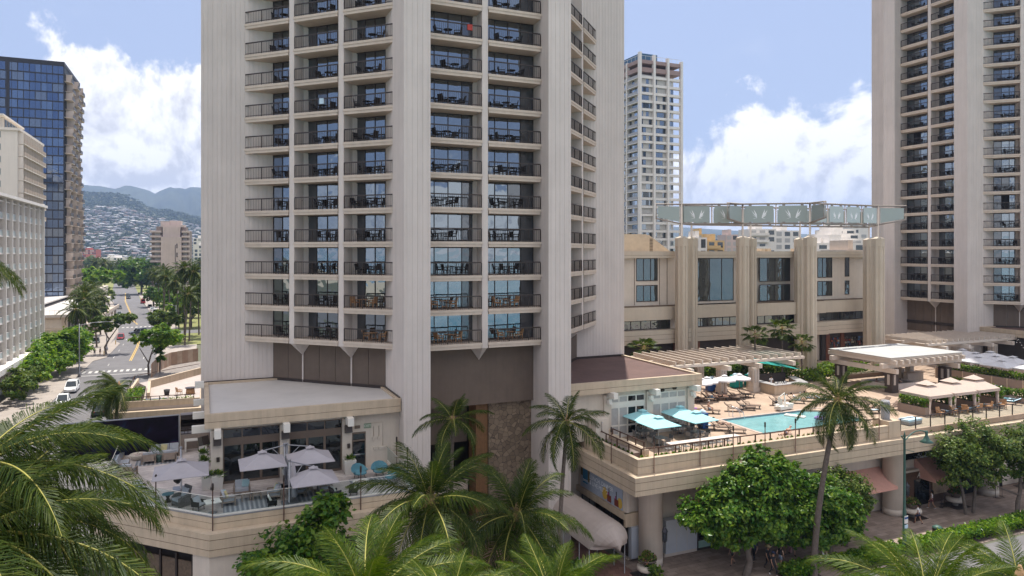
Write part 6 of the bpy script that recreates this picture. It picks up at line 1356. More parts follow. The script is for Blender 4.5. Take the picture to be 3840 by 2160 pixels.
for nm, lab, px, py, d, nf, key, sp, tr, ln, sd, sc in (
  ('coconut_palm','huge nearby coconut palm whose fronds fill the lower left corner',-32,474,13.0,34,'near',(46,-40),(.2,.15),(.6,.4),3,.84),
  ('coconut_palm','second nearby coconut palm with fronds across the bottom left corner',-34,540,11.5,32,'near',(50,-42),(.2,.15),(.5,.2),8,.76),
  ('coconut_palm','coconut palm showing only two frond tips at the left edge',-92,250,15,18,'near',(45,-25),(.2,.15),(.3,.2),5,.50),
  ('coconut_palm','slender tall palm left of the entrance passage with few ragged fronds',453,421,48.5,15,'slim',(86,-40),(.17,.11),(.3,.2),21,.95),
  ('coconut_palm','slender tall palm right of the entrance in front of the tower pier',567,424,49,18,'slim',(86,-45),(.17,.11),(.8,.1),13,1.08),
  ('coconut_palm','thick trunked coconut palm in front of the left terrace right end',430,503,30,26,'mid',(88,-46),(.24,.19),(.2,.1),31,.98),
  ('coconut_palm','dark coconut palm in the middle of the entrance passage',517,518,33,26,'mid',(88,-42),(.2,.15),(.1,.1),37,1.0),
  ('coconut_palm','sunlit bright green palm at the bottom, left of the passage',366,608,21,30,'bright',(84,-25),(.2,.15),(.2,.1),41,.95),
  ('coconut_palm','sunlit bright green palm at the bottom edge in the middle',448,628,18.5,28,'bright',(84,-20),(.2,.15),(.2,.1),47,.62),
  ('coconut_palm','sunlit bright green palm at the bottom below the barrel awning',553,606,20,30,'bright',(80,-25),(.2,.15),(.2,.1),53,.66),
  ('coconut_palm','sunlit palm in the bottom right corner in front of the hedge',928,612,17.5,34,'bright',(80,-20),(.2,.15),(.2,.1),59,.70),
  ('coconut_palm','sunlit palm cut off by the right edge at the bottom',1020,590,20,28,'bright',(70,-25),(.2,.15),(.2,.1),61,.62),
  ('coconut_palm','tall leaning palm with curved trunk in front of the pool',838,402,53,24,'mid',(88,-58),(.24,.15),(1.9,-.5),67,1.0)):
    x, y, z = crownat(px,py,d); palm(nm, lab, x, y, z, nf, key, sp, tr, ln, sd, sc)
x, y, z = crownat(119,388,72); palm('coconut_palm','windblown palm leaning over the street beside the beige annex', x, y, z, 24, 'mid', (70,-50), (.2,.14), (.6,-.3), 71, .95, windaz=radians(190), wamt=.85)
# fan palms in the courtyard
def fanleaf(seed):
    r = random.Random(seed); m = MB(); m.tube([(0,0,0),(.7,0,.1),(1.0,0,.05)],.014,5,1)
    for k in range(26):
        a = radians(-130+260*k/25); d = Vector((cos(a),sin(a),.12)); l = .75*r.uniform(.85,1.05); c0 = Vector((1.0,0,.05)); s = Vector((-sin(a),cos(a),0))*.05; c1 = c0+d*l*.6; c2 = c1+(d+Vector((0,0,-.9))).normalized()*l*.4
        m.face([c0,c1-s,c2,c1+s],0)
    return m.mesh('frond',[M_['palm'],M_['rachis']])
FR['fan'] = [fanleaf(k) for k in range(5)]
for lab, x, y, z, nf, sc, sd in (('fan palm between the pylons behind the pergola, left one',42.0,17.6,13.6,17,1.15,4),('taller fan palm between the pylons behind the pergola, middle one',45.4,16.6,14.3,22,1.25,5),('fan palm against the front right pylon, behind the shade sail',47.4,15.4,12.6,17,1.1,6),('fan palm at the end of the brown roof behind the pergola',29.4,23.0,11.9,20,1.35,7)):
    palm('fan_palm', lab, x, y, z, nf, 'fan', (80,-50), (.11,.09), (.1,.1), sd, sc, group='fan palms in the courtyard')

# ------------------------------------------------------------------ broadleaf trees and hedges
def tree(name, label, x, y, clumps, nleaf, ls, leafm, trunks, seed=1, group=None, cat='tree', z0=0.0, shell=.55):
    """clumps: (dx,dy,z,rx,ry,rz); trunks: lists of (dx,dy,z,r)"""
    t = thing(name, label, cat, (x,y,z0), 0, group); r = random.Random(seed)
    m = MB()
    for tr in trunks: m.tube([q[:3] for q in tr], [q[3] for q in tr], 9)
    m.build('trunk', M_['bark'], t)
    tot = sum(c[3]*c[4]+c[3]*c[5] for c in clumps); m = MB()
    for c in clumps:
        n = int(nleaf*(c[3]*c[4]+c[3]*c[5])/tot); sub = []
        for k in range(max(6,int(n/48))):
            v = Vector((r.gauss(0,1),r.gauss(0,1),r.gauss(0,1)+.25)).normalized()*r.uniform(shell,1.12); sub.append(Vector((c[0]+v.x*c[3],c[1]+v.y*c[4],c[2]+v.z*c[5])))
        sr = .28*min(c[3],c[5])
        for k in range(n):
            s = sub[r.randrange(len(sub))]; v = s+Vector((r.gauss(0,1),r.gauss(0,1),r.gauss(0,.7)))*sr*.62
            up = (v-Vector((c[0],c[1],c[2]-c[5]*.4))).normalized(); nrm = (up+Vector((r.gauss(0,.6),r.gauss(0,.6),r.gauss(0,.5)+.5))).normalized(); a = nrm.cross(Vector((r.gauss(0,1),r.gauss(0,1),r.gauss(0,1)))).normalized(); b = nrm.cross(a); L = ls*r.uniform(.65,1.3)
            m.face([v-a*L,v+b*L*.62+nrm*L*.15,v+a*L,v-b*L*.62+nrm*L*.15],0)
    m.build('crown', M_[leafm], t); return t
def limbs(r, base, fork, tips, r0):
    out = [[(*base,r0),((base[0]+fork[0])/2+.1,(base[1]+fork[1])/2,(base[2]+fork[2])/2,r0*.9),(*fork,r0*.75)]]
    for q in tips: mid = tuple((fork[i]+q[i])/2+r.uniform(-.2,.2) for i in range(3)); out.append([(*fork,r0*.6),(*mid,r0*.42),(*q,r0*.15)])
    return out
r5 = random.Random(5)
bx, by = 16.3,-9.6
tree('street_tree','large dense glossy green street tree in front of the pool parapet',17.6,-9.2,[(-3.2,-.6,3.3,1.5,1.2,.9),(1.2,-.7,3.2,2.2,1.6,1.0),(3.6,-.3,2.9,1.4,1.2,.8),(-1.4,-.6,3.0,1.4,1.2,.8),(-4.9,.2,4.7,1.5,1.3,1.2),(-4.1,.2,3.8,1.3,1.2,.9),(-3.9,-.6,4.6,1.9,1.6,1.3),(-3.0,-.4,6.0,1.6,1.4,1.3),(.6,.2,8.1,1.0,.9,.9),(2.7,.4,7.6,1.0,.9,.9),(-1.9,-.3,5.2,2.2,1.9,1.7),(.4,.2,6.3,2.4,2.0,1.9),(2.4,.4,5.6,2.3,1.8,1.6),(1.0,-.8,4.2,2.5,1.9,1.2),(4.2,.9,4.9,1.7,1.6,1.5),(-.6,-.4,3.7,1.6,1.5,1.0),(3.2,-.6,3.6,1.5,1.4,.9),(1.9,.2,7.2,1.2,1.1,1.3),(-1.0,0,7.0,1.1,1.0,1.2),(5.0,.9,6.1,.9,.9,1.0),(-2.9,-.5,6.8,.7,.7,.8)],40000,.165,'leaf1',[[(-1.4,-.8,0,.3),(-1.0,-.7,1.0,.26),(-1.25,-.7,1.9,.24),(-.4,-.3,3.2,.2),(.4,.2,6.0,.08)],[(-1.25,-.7,1.9,.2),(-2.0,-.4,4.0,.12),(-2.2,-.3,5.4,.05)],[(-.4,-.3,3.2,.16),(2.2,.3,5.0,.06)]],2)
tree('street_tree','dense dark green street tree between the leaning palm and the hedge',22.9,-10.3,[(2.7,-.2,3.7,1.4,1.2,1.1),(2.2,-.6,2.6,1.4,1.1,.8),(-1.3,.2,3.6,2.0,1.7,1.5),(.6,.2,4.6,2.0,1.7,1.6),(1.4,-.4,3.0,1.6,1.4,1.2),(-.2,-.5,2.4,1.8,1.4,.9),(-2.2,.1,2.6,1.2,1.1,.9)],20000,.16,'leaf1',limbs(r5,(.6,-.7,0),(.9,-.3,1.8),[(-1.2,.2,3.6),(.6,.2,4.6),(1.6,-.4,3.2)],.22),4)
tree('street_tree','finer leaved olive green tree in front of the salmon awning',27.6,-8.4,[(-.6,.2,4.9,1.7,1.5,1.3),(.9,.3,4.2,1.7,1.5,1.3),(2.2,.1,3.5,1.2,1.1,.9),(-.9,0,3.6,1.4,1.2,1.0),(.6,-.4,3.0,1.6,1.3,.9)],10000,.12,'leaf2',limbs(r5,(-.2,-.6,0),(0,-.2,1.7),[(-.6,.2,4.6),(.9,.3,4.0),(2.0,.1,3.4)],.15),6)
tree('street_tree','olive green tree with two thin trunks in front of the dark timber shop',43.6,-8.1,[(-2.4,0,5.9,1.8,1.5,1.7),(-.4,.2,5.0,2.3,1.8,1.5),(1.8,.2,6.4,2.2,1.8,1.8),(.9,-.3,3.8,2.1,1.6,1.2),(-1.8,-.2,4.0,1.7,1.4,1.1),(-.9,.1,7.2,1.1,1.0,1.3),(3.2,.3,5.2,1.7,1.5,1.3)],15000,.13,'leaf2',[[(-.3,0,0,.16),(-.8,0,2.2,.13),(-1.8,0,5.0,.05)],[(.7,0,0,.16),(1.1,.1,2.2,.13),(1.6,.2,5.6,.05)],[(1.1,.1,2.2,.1),(3.0,.3,4.8,.04)]],8)
tree('street_tree','olive green tree at the right edge with a crooked grey trunk',47.6,-10.2,[(.2,.2,6.3,2.0,1.7,1.6),(1.6,-.2,5.0,2.0,1.7,1.5),(-1.4,.4,4.6,1.5,1.3,1.1),(.8,-.6,4.0,1.7,1.4,1.0),(2.2,0,7.2,1.6,1.4,1.4)],11000,.13,'leaf2',[[(-.6,-.1,0,.2),(-.5,-.1,1.3,.18),(.0,0,2.2,.16),(.3,.2,5.6,.05)],[(-.3,0,1.9,.1),(-1.6,.3,2.4,.08),(-3.2,.8,3.2,.03)],[(0,0,2.4,.12),(1.8,-.2,4.6,.05)]],10)
tree('street_tree','dark round leaved shrub tree below the left terrace behind the palms',-15.6,-8.9,[(-1.9,0,5.6,1.5,1.2,1.6),(0,0,6.6,2.1,1.4,1.9),(1.3,.2,8.0,1.4,1.1,1.3),(-1.3,-.2,4.6,1.6,1.3,1.4),(2.3,.3,8.8,.9,.8,.9)],9000,.17,'leaf1',limbs(r5,(0,0,0),(0,0,3.4),[(0,0,6),(1.4,.2,7.8),(-1.2,-.2,5)],.18),12)
def hedge(x0,x1,y,lab,n=2600):
    t = thing('hedge', lab, 'hedge'); m = MB()
    m.box(x0,y-.75,.01,x1,y+.75,.12); m.build('soil_bed', M_['soil'], t); leafbox(x0,y-.7,.12,x1,y+.7,.95,n,.13,[M_['leaf3'],M_['leaf3'],M_['leaf1']]).build('foliage', [M_['leaf3'],M_['leaf3'],M_['leaf1']], t)
hedge(18.4,21.2,-11.5,'short clipped hedge at the kerb between the two tree trunks',1500); hedge(23.3,29.6,-11.9,'clipped yellow green hedge along the kerb left of the lamp post',4600); hedge(30.4,46.5,-11.9,'long clipped hedge along the kerb right of the lamp post',8000); hedge(46.9,60,-11.6,'clipped hedge continuing along the kerb at the right edge',4000)
for x0,y0,x1,y1,lab in ((2.0,-3.5,4.3,3.0,'dark low planting bed at the foot of the stone wall'),(-4.0,-5.5,-2.6,-1.5,'low light green shrubs beside the kiosk'),(2.6,-9.5,5.0,-4.5,'dark shrubs under the middle palm in the passage'),(9.2,-8.6,9.9,-6.9,'small dark plants at the rounded end of the awning')):
    t = thing('shrub_bed', lab, 'shrubs'); m = MB(); m.box(x0,y0,.01,x1,y1,.25); m.build('soil_bed', M_['soil'], t); leafbox(x0,y0,.2,x1,y1,1.1,int(330*(x1-x0)*(y1-y0)),.14,[M_['leaf1'],M_['leaf2']]).build('foliage',[M_['leaf1'],M_['leaf2']],t)
for x,y,z1,lab,n,lm in ((46.6,18.6,1.8,'dark tropical shrubs behind the bar under the shade sail',1800,'leaf1'),(49.2,15.2,1.3,'yellow green shrubs at the foot of the front right pylon',1100,'leaf3'),(41.5,19.5,2.0,'dark tropical planting behind the pool bar',1800,'leaf1'),(36,20.5,1.6,'dark planting behind the pergola columns',1400,'leaf1'),(53.5,18,1.3,'yellow green hedge behind the bar shelter',1500,'leaf3'),(58,17.5,1.2,'dense shrubs beyond the shelter posts',1300,'leaf3')):
    t = thing('shrub_bed', lab, 'shrubs', (x,y,D)); leafbox(-2.6,-1.0,.05,2.6,1.0,z1,n,.2,[M_[lm],M_['leaf2']]).build('foliage',[M_[lm],M_['leaf2']],t)
# street lamp, bin, sign stand
t = thing('street_lamp','green street lamp with curved arm and bell shade behind the hedge','street lamp',(30.6,-11.75,0)); m = MB(); m.lathe([(.22,0),(.22,.5),(.15,.6),(.13,3.4),(.10,3.5),(.085,9.2),(.11,9.25),(.05,9.45),(.02,9.65)],14); m.build('post', M_['lampgreen'], t)
m = MB(); m.tube([(0,0,8.9),(.35,.02,9.1),(.8,.03,9.38),(1.3,.04,9.52),(1.9,.05,9.52),(2.45,.06,9.38),(2.62,.06,9.22)],.05,8); m.tube([(-.32,0,9.35),(-.25,0,9.15),(0,0,9.05)],.06,8); m.tube([(0,0,8.2),(1.15,.05,7.9)],.03,6); m.build('arm', M_['lampgreen'], t)
m = MB(); m.lathe([(.05,.35),(.10,.3),(.11,-.05),(.20,-.25),(.26,-.4),(.52,-.58),(.50,-.60),(.2,-.45)],18,0,(2.62,.06,9.1)); m.build('lamp_shade', M_['lampgreen'], t)
m = MB(); m.box(-.2,-.16,2.4,.2,-.14,3.0); m.box(-.18,-.165,2.0,.18,-.14,2.28,1); m.box(-.19,-.17,2.75,.19,-.161,2.9,2); m.build('notice', [M_['trim'],M_['towel'],M_['bluebin']], t)
t = thing('litter_bin','dark green litter bin standing at the hedge','bin',(35.6,-10.9,0)); m = MB(); m.lathe([(.30,.05),(.36,.1),(.36,.85),(.30,.9)],12)
for k in range(18): g = k*pi/9; m.tube([(cos(g)*.38,sin(g)*.38,.1),(cos(g)*.38,sin(g)*.38,.85)],.015,4)
m.build('body', M_['metal'], t); m = MB(); m.lathe([(.38,.9),(.40,.98),(.2,1.12),(.05,1.15)],12); m.build('lid', M_['lampgreen'], t)
t = thing('sign_stand','thin black metal sign stand on the pavement at the right','sign stand',(50.6,-6.4,0)); m = MB(); m.tube([(-.5,0,1.3),(-.5,0,.03),(.5,0,.03),(.5,0,1.3)],.025,5); m.tube([(-.5,-.25,.03),(-.5,.25,.03),(.5,.25,.03),(.5,-.25,.03),(-.5,-.25,.03)],.02,5); m.build('frame', M_['metal'], t)
m = MB(); m.tube([(0,0,.04),(0,0,1.2)],.03,6); m.lathe([(.2,0),(.18,.04)],10); m.tube([(.5,0,.04),(.5,0,1.2)],.03,6); m.lathe([(.2,0),(.18,.04)],10,0,(.5,0,0)); tag(m.build('barrier_post', M_['metal'], None, (42.9,-6.0,0)), 'pair of slim black barrier posts beside the woman in white', 'barrier post')

# ------------------------------------------------------------------ ground, streets
def sheet(name, pts, z, mt): m = MB(); m.face([(*p,z) for p in pts]); return setting(m.build(name, mt))
GS = 16000
sheet('ground', [(-GS,-1000),(GS,-1000),(GS,GS),(-GS,GS)], -.05, mat('town_ground', (.13,.125,.095), .95, .3, .02, col2=(.09,.10,.055)))
sheet('sea', [(-GS,-GS),(GS,-GS),(GS,-125),(-GS,-125)], -.03, mat('sea_water', (.03,.16,.22), .12, col2=(.05,.30,.32), scale=.02, bump=.3, bscale=.6))
sheet('beach_sand', [(-900,-126),(900,-126),(900,-62),(-900,-62)], -.02, mat('beach_sand', (.50,.42,.31), .95, .1, .2))
sheet('verge', [(-27,192),(40,200),(30,330),(-40,330),(-31,225)], .02, M_['lawn'])
sheet('avenue', [(-300,-60),(300,-60),(300,-13.2),(-300,-13.2)], -.01, M_['asphalt'])
m = MB(); m.box(9.0,-12.9,-.1,120,-3,0); setting(m.build('pavement', M_['sidewalk']))
m = MB(); m.box(-9.0,-12.9,-.1,8.999,12,-.003); setting(m.build('passage_paving', M_['redpaving']))
m = MB(); m.box(-28,-12.9,-.1,-9.001,6,-.003); setting(m.build('corner_paving', mat('pink_paving', (.40,.30,.27), .85, .12, .8, .2, 20)))
RC = [(-36,-13.2),(-36,60),(-36,150),(-37.6,190),(-42,225),(-48.5,285),(-55,340),(-65,450),(-84,650),(-110,900)]
def road(name, line, w, z, mt, w2=None):
    m = MB(); L = []; Rr = []
    for i, p in enumerate(line):
        a, b = Vector(line[max(i-1,0)]), Vector(line[min(i+1,len(line)-1)]); u = (b-a).normalized(); n = Vector((-u.y,u.x)); q = Vector(p); L.append(q+n*w/2); Rr.append(q-n*(w2 or w)/2)
    for i in range(len(line)-1): m.face([(*L[i],z),(*Rr[i],z),(*Rr[i+1],z),(*L[i+1],z)])
    return setting(m.build(name, mt))
road('road', RC, 13.2, .0, M_['asphalt'])
road('side_street', [(-29.3,183),(10,188),(80,196)], 9, -.004, M_['asphalt'])
m = MB(); m.box(-50,55,-.1,-42.6,160,.12); m.prism([(-50,160),(-42.6,160),(-43.6,190),(-47.5,225),(-60,340),(-72,340),(-60,225),(-56,190)][::-1],-.1,.12); m.prism([(-42.6,128),(-40.6,133),(-40.4,160),(-42.6,168)],-.1,.118); setting(m.build('pavement', M_['paving']))
m = MB(); m.prism([(-29.4,60),(-22,60),(-22,178),(-31.0,178)],-.1,.12); m.prism([(-31.5,192),(-27,192),(-31,225),(-51,420),(-56,420),(-35.6,225)],-.1,.12); setting(m.build('pavement', M_['paving']))
mk = MB()
def stripe(a, b, w, m_=0, z=.006):
    a, b = Vector(a), Vector(b); u = (b-a).normalized(); n = Vector((-u.y,u.x))*w/2; mk.face([(*(a+n),z),(*(b+n),z),(*(b-n),z),(*(a-n),z)], m_)
for o in (-.16,.16):
    for a, b in (((-35.2+o,126),(-35.7+o,150)),((-35.7+o,150),(-36.6+o,172)),((-40.4+o,214),(-42.2+o,225)),((-42.2+o,225),(-55+o,340)),((-55+o,340),(-62+o,420))): stripe(a,b,.15,1)
for y in (112,):
    for k in range(12): x = -42.2+k*1.1; stripe((x,y-1.3),(x,y+1.3),.55)
for k in range(11): x = -45+k*1.25; stripe((x,203.5),(x,206),.6)
for x, y0 in ((-38.9,120),(-39.1,132),(-39.2,144),(-39.4,156),(-39.7,168),(-38.7,70),(-38.7,84),(-38.7,98),(-32.7,75),(-32.7,90),(-32.8,128)): stripe((x,y0),(x-.05,y0+3),.13)
stripe((-42.2,107.5),(-30,107.5),.4); setting(mk.build('road_markings', [M_['paint'],M_['yellow']]))

# ------------------------------------------------------------------ buildings on the left
# white grid hotel
h = thing('white_hotel','white hotel with a grid of recessed balconies at the left edge','building',(-50,0,0)); FL = 2.84; ZB, NF, NC, CW = 6.6, 9, 13, 4.35; YE = 119.0; YS = YE-NC*CW
m = MB(); m.box(-22,YS-20,0,-1.7,YE-.3,33.0); m.box(-22,YE-.29,0,0,YE,33.6); m.build('wall', M_['whitewall'], h)
m = MB()
for k in range(NC+1): y = YE-.35-k*CW; m.box(-1.69,y-.17,ZB-1,.04,y+.17,ZB+NF*FL+.6)
m.build('fin', M_['whitewall'], h)
m = MB()
for f in range(NF+1): m.box(-1.69,YS,ZB+f*FL-.11,-.36,YE-.31,ZB+f*FL+.11)
m.box(-2.5,YS-18,ZB+NF*FL+.6,.5,YE+.3,ZB+NF*FL+1.1); m.box(-22,YS-18,ZB-1.9,.9,YE+.3,ZB-1.0); m.build('slab', M_['whitewall'], h)
gp = MB(); gp.box(-.46,.18,.12,-.42,CW-.18,1.02); gp.box(-.48,.17,1.021,-.40,CW-.17,1.08,1); gpm = gp.mesh('balcony_panel',[mat('pale_green_glass',(.47,.53,.515),.3,.06,1.5),M_['whitewall']])
ci = MB(); ci.box(-1.68,.2,.12,-1.6,CW*.48,2.3,0); ci.box(-1.68,CW*.5,.12,-1.6,CW-.2,2.3,1); cim = ci.mesh('balcony_door',[M_['blind'],mat('hotel_curtain',(.46,.43,.41),.9)])
for f in range(NF):
    for k in range(NC if f < 9 else 0):
        if k > 9: continue
        put(gpm,'balcony_panel',h,(0,YE-.35-(k+1)*CW,ZB+f*FL)); put(cim,'balcony_door',h,(0,YE-.35-(k+1)*CW,ZB+f*FL))
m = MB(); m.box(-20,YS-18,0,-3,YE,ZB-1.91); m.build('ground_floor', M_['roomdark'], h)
# cream hotel behind
h = thing('cream_hotel','taller cream hotel behind the white grid hotel at the left','building',(-60,146,0)); m = MB(); m.box(-40,0,0,0,26.5,52.0); m.box(-41,-.5,52.001,.6,27,52.6); m.build('wall', M_['cream'], h)
m = MB(); m.box(-34,2,52.6,-3,24,55.2); m.prism([(-34,-1),(-2.5,-1),(-2.5,20),(-34,20)],55.2,55.6); m.build('penthouse', M_['cream'], h)
m = MB()
for k in range(8): m.box(-2.95,2.2+k*2.7,52.9,-2.9,4.2+k*2.7,54.8)
m.build('penthouse_window', M_['darkglass'], h)
FL = 2.84; bal = MB(); bal.box(.001,.15,-.1,1.2,2.75,.1); bal.box(1.12,.15,.101,1.2,2.75,1.0,1); bal.box(.002,.3,.15,.05,2.6,2.4,2); bal.box(.001,-.06,-.1,1.0,.06,2.6,0); bm = bal.mesh('balcony',[M_['cream'],mat('tan_balcony',(.42,.33,.25),.7,.08,1),M_['darkglass']])
for f in range(7):
    for k in range(9): put(bm,'balcony',h,(0,.9+k*2.8,52-FL*(f+1)))
wn = MB(); wn.box(-3.0,-.05,0,-.05,.0,1.5,1); wn.box(-2.9,-.08,.08,-1.55,-.051,1.42); wn.box(-1.45,-.08,.08,-.12,-.051,1.42); wm_ = wn.mesh('window',[M_['darkglass'],M_['blind']])
for f in range(7):
    for x in (-3.2,-10.5,-17.5): put(wm_,'window',h,(x,0,50.2-FL*f))
# glass tower
h = thing('glass_tower','tall blue glass tower with dark mullions and stepped balconies at the left','building',(-63,226,0)); HT = 87.0; FL = 3.0; NX = 22; MW = 1.62
m = MB(); m.box(-NX*MW,.12,0,-.02,33,HT-1); m.build('core', mat('dark_core',(.02,.025,.035),.6), h)
m = MB(); 
for f in range(30): z = HT-1.2-f*FL; m.box(-NX*MW,-.14,z-.20,0,.11,z+.20)
m.box(-NX*MW-.1,-.18,HT-1.0,.12,33,HT+.1); m.box(-.16,-.2,0,.02,.1,HT); m.box(-9.9*MW,-.19,0,-9.35*MW,.1,HT)
for f in range(29):
    z = HT-1.2-(f+1)*FL
    for k in range(NX): w = .11 if (k+f) % 2 == 0 else .035; m.box(-k*MW-w,-.12,z+.2,-k*MW+w,.1,z+FL-.2)
m.build('mullion_grid', mat('dark_mullion',(.022,.020,.026),.5), h)
bg = [glass('blue_pane_%d'%k, c, i, r) for k,(c,i,r) in enumerate((((.32,.42,.62),(.008,.022,.065),.38),((.38,.48,.66),(.016,.040,.095),.42),((.46,.52,.62),(.06,.08,.12),.34),((.28,.38,.60),(.005,.016,.05),.38)))]
rr = random.Random(9)
for f in range(29):
    z = HT-1.2-(f+1)*FL; p = MB()
    for k in range(NX):
        if (k+f) % 2 == 0 or k == 0: q = rr.uniform(-.012,.012); s = rr.uniform(-.012,.012); ch = rr.choice([0,0,1,1,0,2,3])
        a, b = -(k+1)*MW, -k*MW; p.face([(a,-.03-q+s,z+.2),(b,-.03+q+s,z+.2),(b,-.03+q-s,z+FL-.2),(a,-.03-q-s,z+FL-.2)],ch if rr.random() < .8 else rr.choice([0,1,2,3]))
    p.build('window_band', bg, h)
for f in range(28):
    z = HT-6-f*FL; off = (f % 2)*1.6
    for k in range(3): b = MB(); y = .8+k*10.5+off; d = 1.9+.5*sin(f*.35+k); b.prism([(0,y),(d,y+1.2),(d,y+6.6),(0,y+7.2)][::-1],z-.14,z); b.prism([(d-.06,y+1.2),(d,y+1.2),(d,y+6.6),(d-.06,y+6.6)][::-1],z-.02,z+1.2,1); b.box(.0,y+2.6,z,d-.07,y+2.75,z+2.7); b.build('balcony', [mat('tan_slab',(.66,.56,.49),.85,.06,1) if f == 0 and k == 0 else bpy.data.materials['tan_slab'],M_['metal']], h)
m = MB()
for f in range(28): z = HT-6-f*FL; m.box(-.019,1,z+.05,.03,32,z+2.5)
m.build('side_glazing', M_['darkglass'], h)
m = MB(); m.box(-40,-6,0,6,40,5.5); m.box(-41,-7,5.5,7,41,6.3); m.build('base_podium', M_['roomdark'], h)
# low two-storey building
h = thing('low_building','low beige two-storey building with a flat white roof along the street','building'); m = MB(); m.box(-75,163,0,-52.6,240,7.2); m.box(-75,245,0,-58,300,9.5); m.build('wall', M_['beige2'], h)
m = MB(); m.box(-76,161.5,7.201,-51.0,243,7.9); m.box(-76,163,8.9,-62,240,9.3); m.build('roof', M_['whiteroof'], h)
m = MB(); m.box(-76,158.5,3.2,-49.2,250,3.6); m.box(-76,158.4,3.601,-49.1,158.7,4.6); m.box(-49.4,158.701,3.601,-49.1,250,4.6); m.build('terrace_slab', M_['tower_fine'], h)
m = MB(); m.box(-57.8,162.9,4.4,-53.9,162.99,6.6); m.build('window', mat('blind_window',(.66,.62,.56),.5), h)
m = MB()
for k in range(14): m.box(-52.59,164+k*5,3.7,-52.5,167+k*5,7.0)
m.box(-74,162.2,0,-53.6,162.9,2.9); m.build('glazing', M_['darkglass'], h)
m = MB()
for k in range(10): m.box(-50.4,160+k*9.5,0,-49.7,161+k*9.5,3.19)
m.build('column', M_['beige2'], h)
m = MB()
for k in range(22): m.box(-75+k*1.15,163,7.9,-74.95+k*1.15,163.05,8.9)
m.box(-75,163,8.85,-51.2,163.06,8.92); m.build('roof_rail', M_['steel'], h)
# beige annex with roof garden
h = thing('beige_annex','beige annex with a planted roof terrace between street and tower','building'); ap = [(-28.6,34.6),(-20.9,34.0),(-20.8,57.5),(-28.2,50.2)]
m = MB(); m.prism(offset(ap,-1.2),0,5.4); m.prism(ap,7.0,7.3,1); m.build('wall', [M_['beige2'],mat('pale_terrace',(.42,.36,.325),.8,.10,.6)], h)
m = MB(); banded(m, offset(ap,.75), [(5.4,6.2),(6.25,6.98)]); m.build('ledge', [M_['beige'],M_['groove']], h)
m = MB(); wall_along(m, [ap[3],ap[0],ap[1]],7.301,7.95,.25); wall_along(m, [(-26.7,46.3),(-26.3,38.0)],7.301,8.15,.3); wall_along(m, [(-21,54.5),(-26.7,46.3)],7.301,8.2,.3)
m.build('parapet', M_['beige'], h)
m = MB(); pts = [(-28.4,50),(-28.5,34.8),(-21.3,34.2)]
for a, b in zip(pts[:-1],pts[1:]): m.tube([(*a,8.35),(*b,8.35)],.04,6)
for k in range(9): m.box(-28.45,35+k*1.8,7.9,-28.37,35.08+k*1.8,8.35); m.box(-28.3+k*.85,34.7-k*.06,7.9,-28.23+k*.85,34.78-k*.06,8.35)
m.tube([(-28.2,50,8.35),(-21,57,8.35)],.04,6); m.build('rail', M_['rust'], h)
t = thing('roof_garden','strip of shrubs and soil along the annex roof edge','shrubs'); m = MB(); m.prism([(-28.3,35.2),(-26.6,35.2),(-26.9,46),(-28.1,49.5)],7.31,7.55); m.build('soil_bed', M_['soil'], t); a = leafbox(-28.3,35,7.5,-26.7,40.5,8.5,700,.14,LV); a.add(leafbox(-26.5,34.9,7.4,-21.5,35.7,7.9,350,.12,LV)); a.add(leafbox(-27.9,41,7.5,-26.9,44,8.0,160,.14,LV)); a.build('foliage', LV, t)
t = thing('wooden_table','round wooden table on the annex roof terrace','table',(-21.9,40.2,7.31)); m = MB(); m.lathe([(.6,.7),(.6,.75)],16); m.lathe([(.5,0),(.45,.69)],12,1); m.build('tabletop',[M_['metal'],M_['wood']],t)
tag(put(wch,'wooden_chair',None,(-23.1,40.0,7.31),2.0),'wooden chair beside the round table on the annex roof','chair')
m = MB(); m.lathe([(.25,0),(.34,.62),(.30,.6)],12); tag(m.build('plant_pot',M_['black'],None,(-24.4,40.6,7.31)),'empty black pot on the annex roof terrace','pot')
t = thing('bench','slatted white bench lying along the front of the annex terrace','bench',(-25.3,36.6,7.31)); m = MB()
for k in range(3): m.box(-1.1,-.3+k*.2,.35,1.1,-.15+k*.2,.40)
m.build('seat',M_['steel'],t)
for s in (-.95,.95): m = MB(); m.box(s-.05,-.3,0,s+.05,.25,.349); m.build('leg',M_['metal'],t)
t = thing('timber_hoarding','brown timber hoarding fence round the building site by the road','fence'); m = MB(); pts = [(-29.4,100),(-28.6,108),(-26.6,114.5),(-21.5,119)]
for a, b in zip(pts[:-1],pts[1:]):
    A, B = Vector(a), Vector(b); n = max(2,int((B-A).length/1.2)); u = (B-A).normalized(); w = Vector((-u.y,u.x))
    for k in range(n): p, q = A.lerp(B,k/n)+u*.02, A.lerp(B,(k+1)/n)-u*.02; hh = 2.85+.06*sin(k*7); m.prism([(p)[:],(q)[:],(q+w*.06)[:],(p+w*.06)[:]],.1,hh,k%2); m.prism([(p+w*.06)[:],(p+u*.12+w*.06)[:],(p+u*.12+w*.18)[:],(p+w*.18)[:]],0,hh-.2)
m.build('board',[mat('weathered_ply',(.34,.22,.15),.85,.2,.8,.2,20),mat('weathered_ply_pale',(.40,.29,.21),.85,.2,.8,.2,20)],t)
setting(MB().prism([(-28.8,60),(-21,60),(-21,118.5),(-26.4,114),(-28.4,107)],-.1,.14).build('building_site_ground', mat('rubble',(.24,.21,.19),.95,.3,1.2,.6,4)))
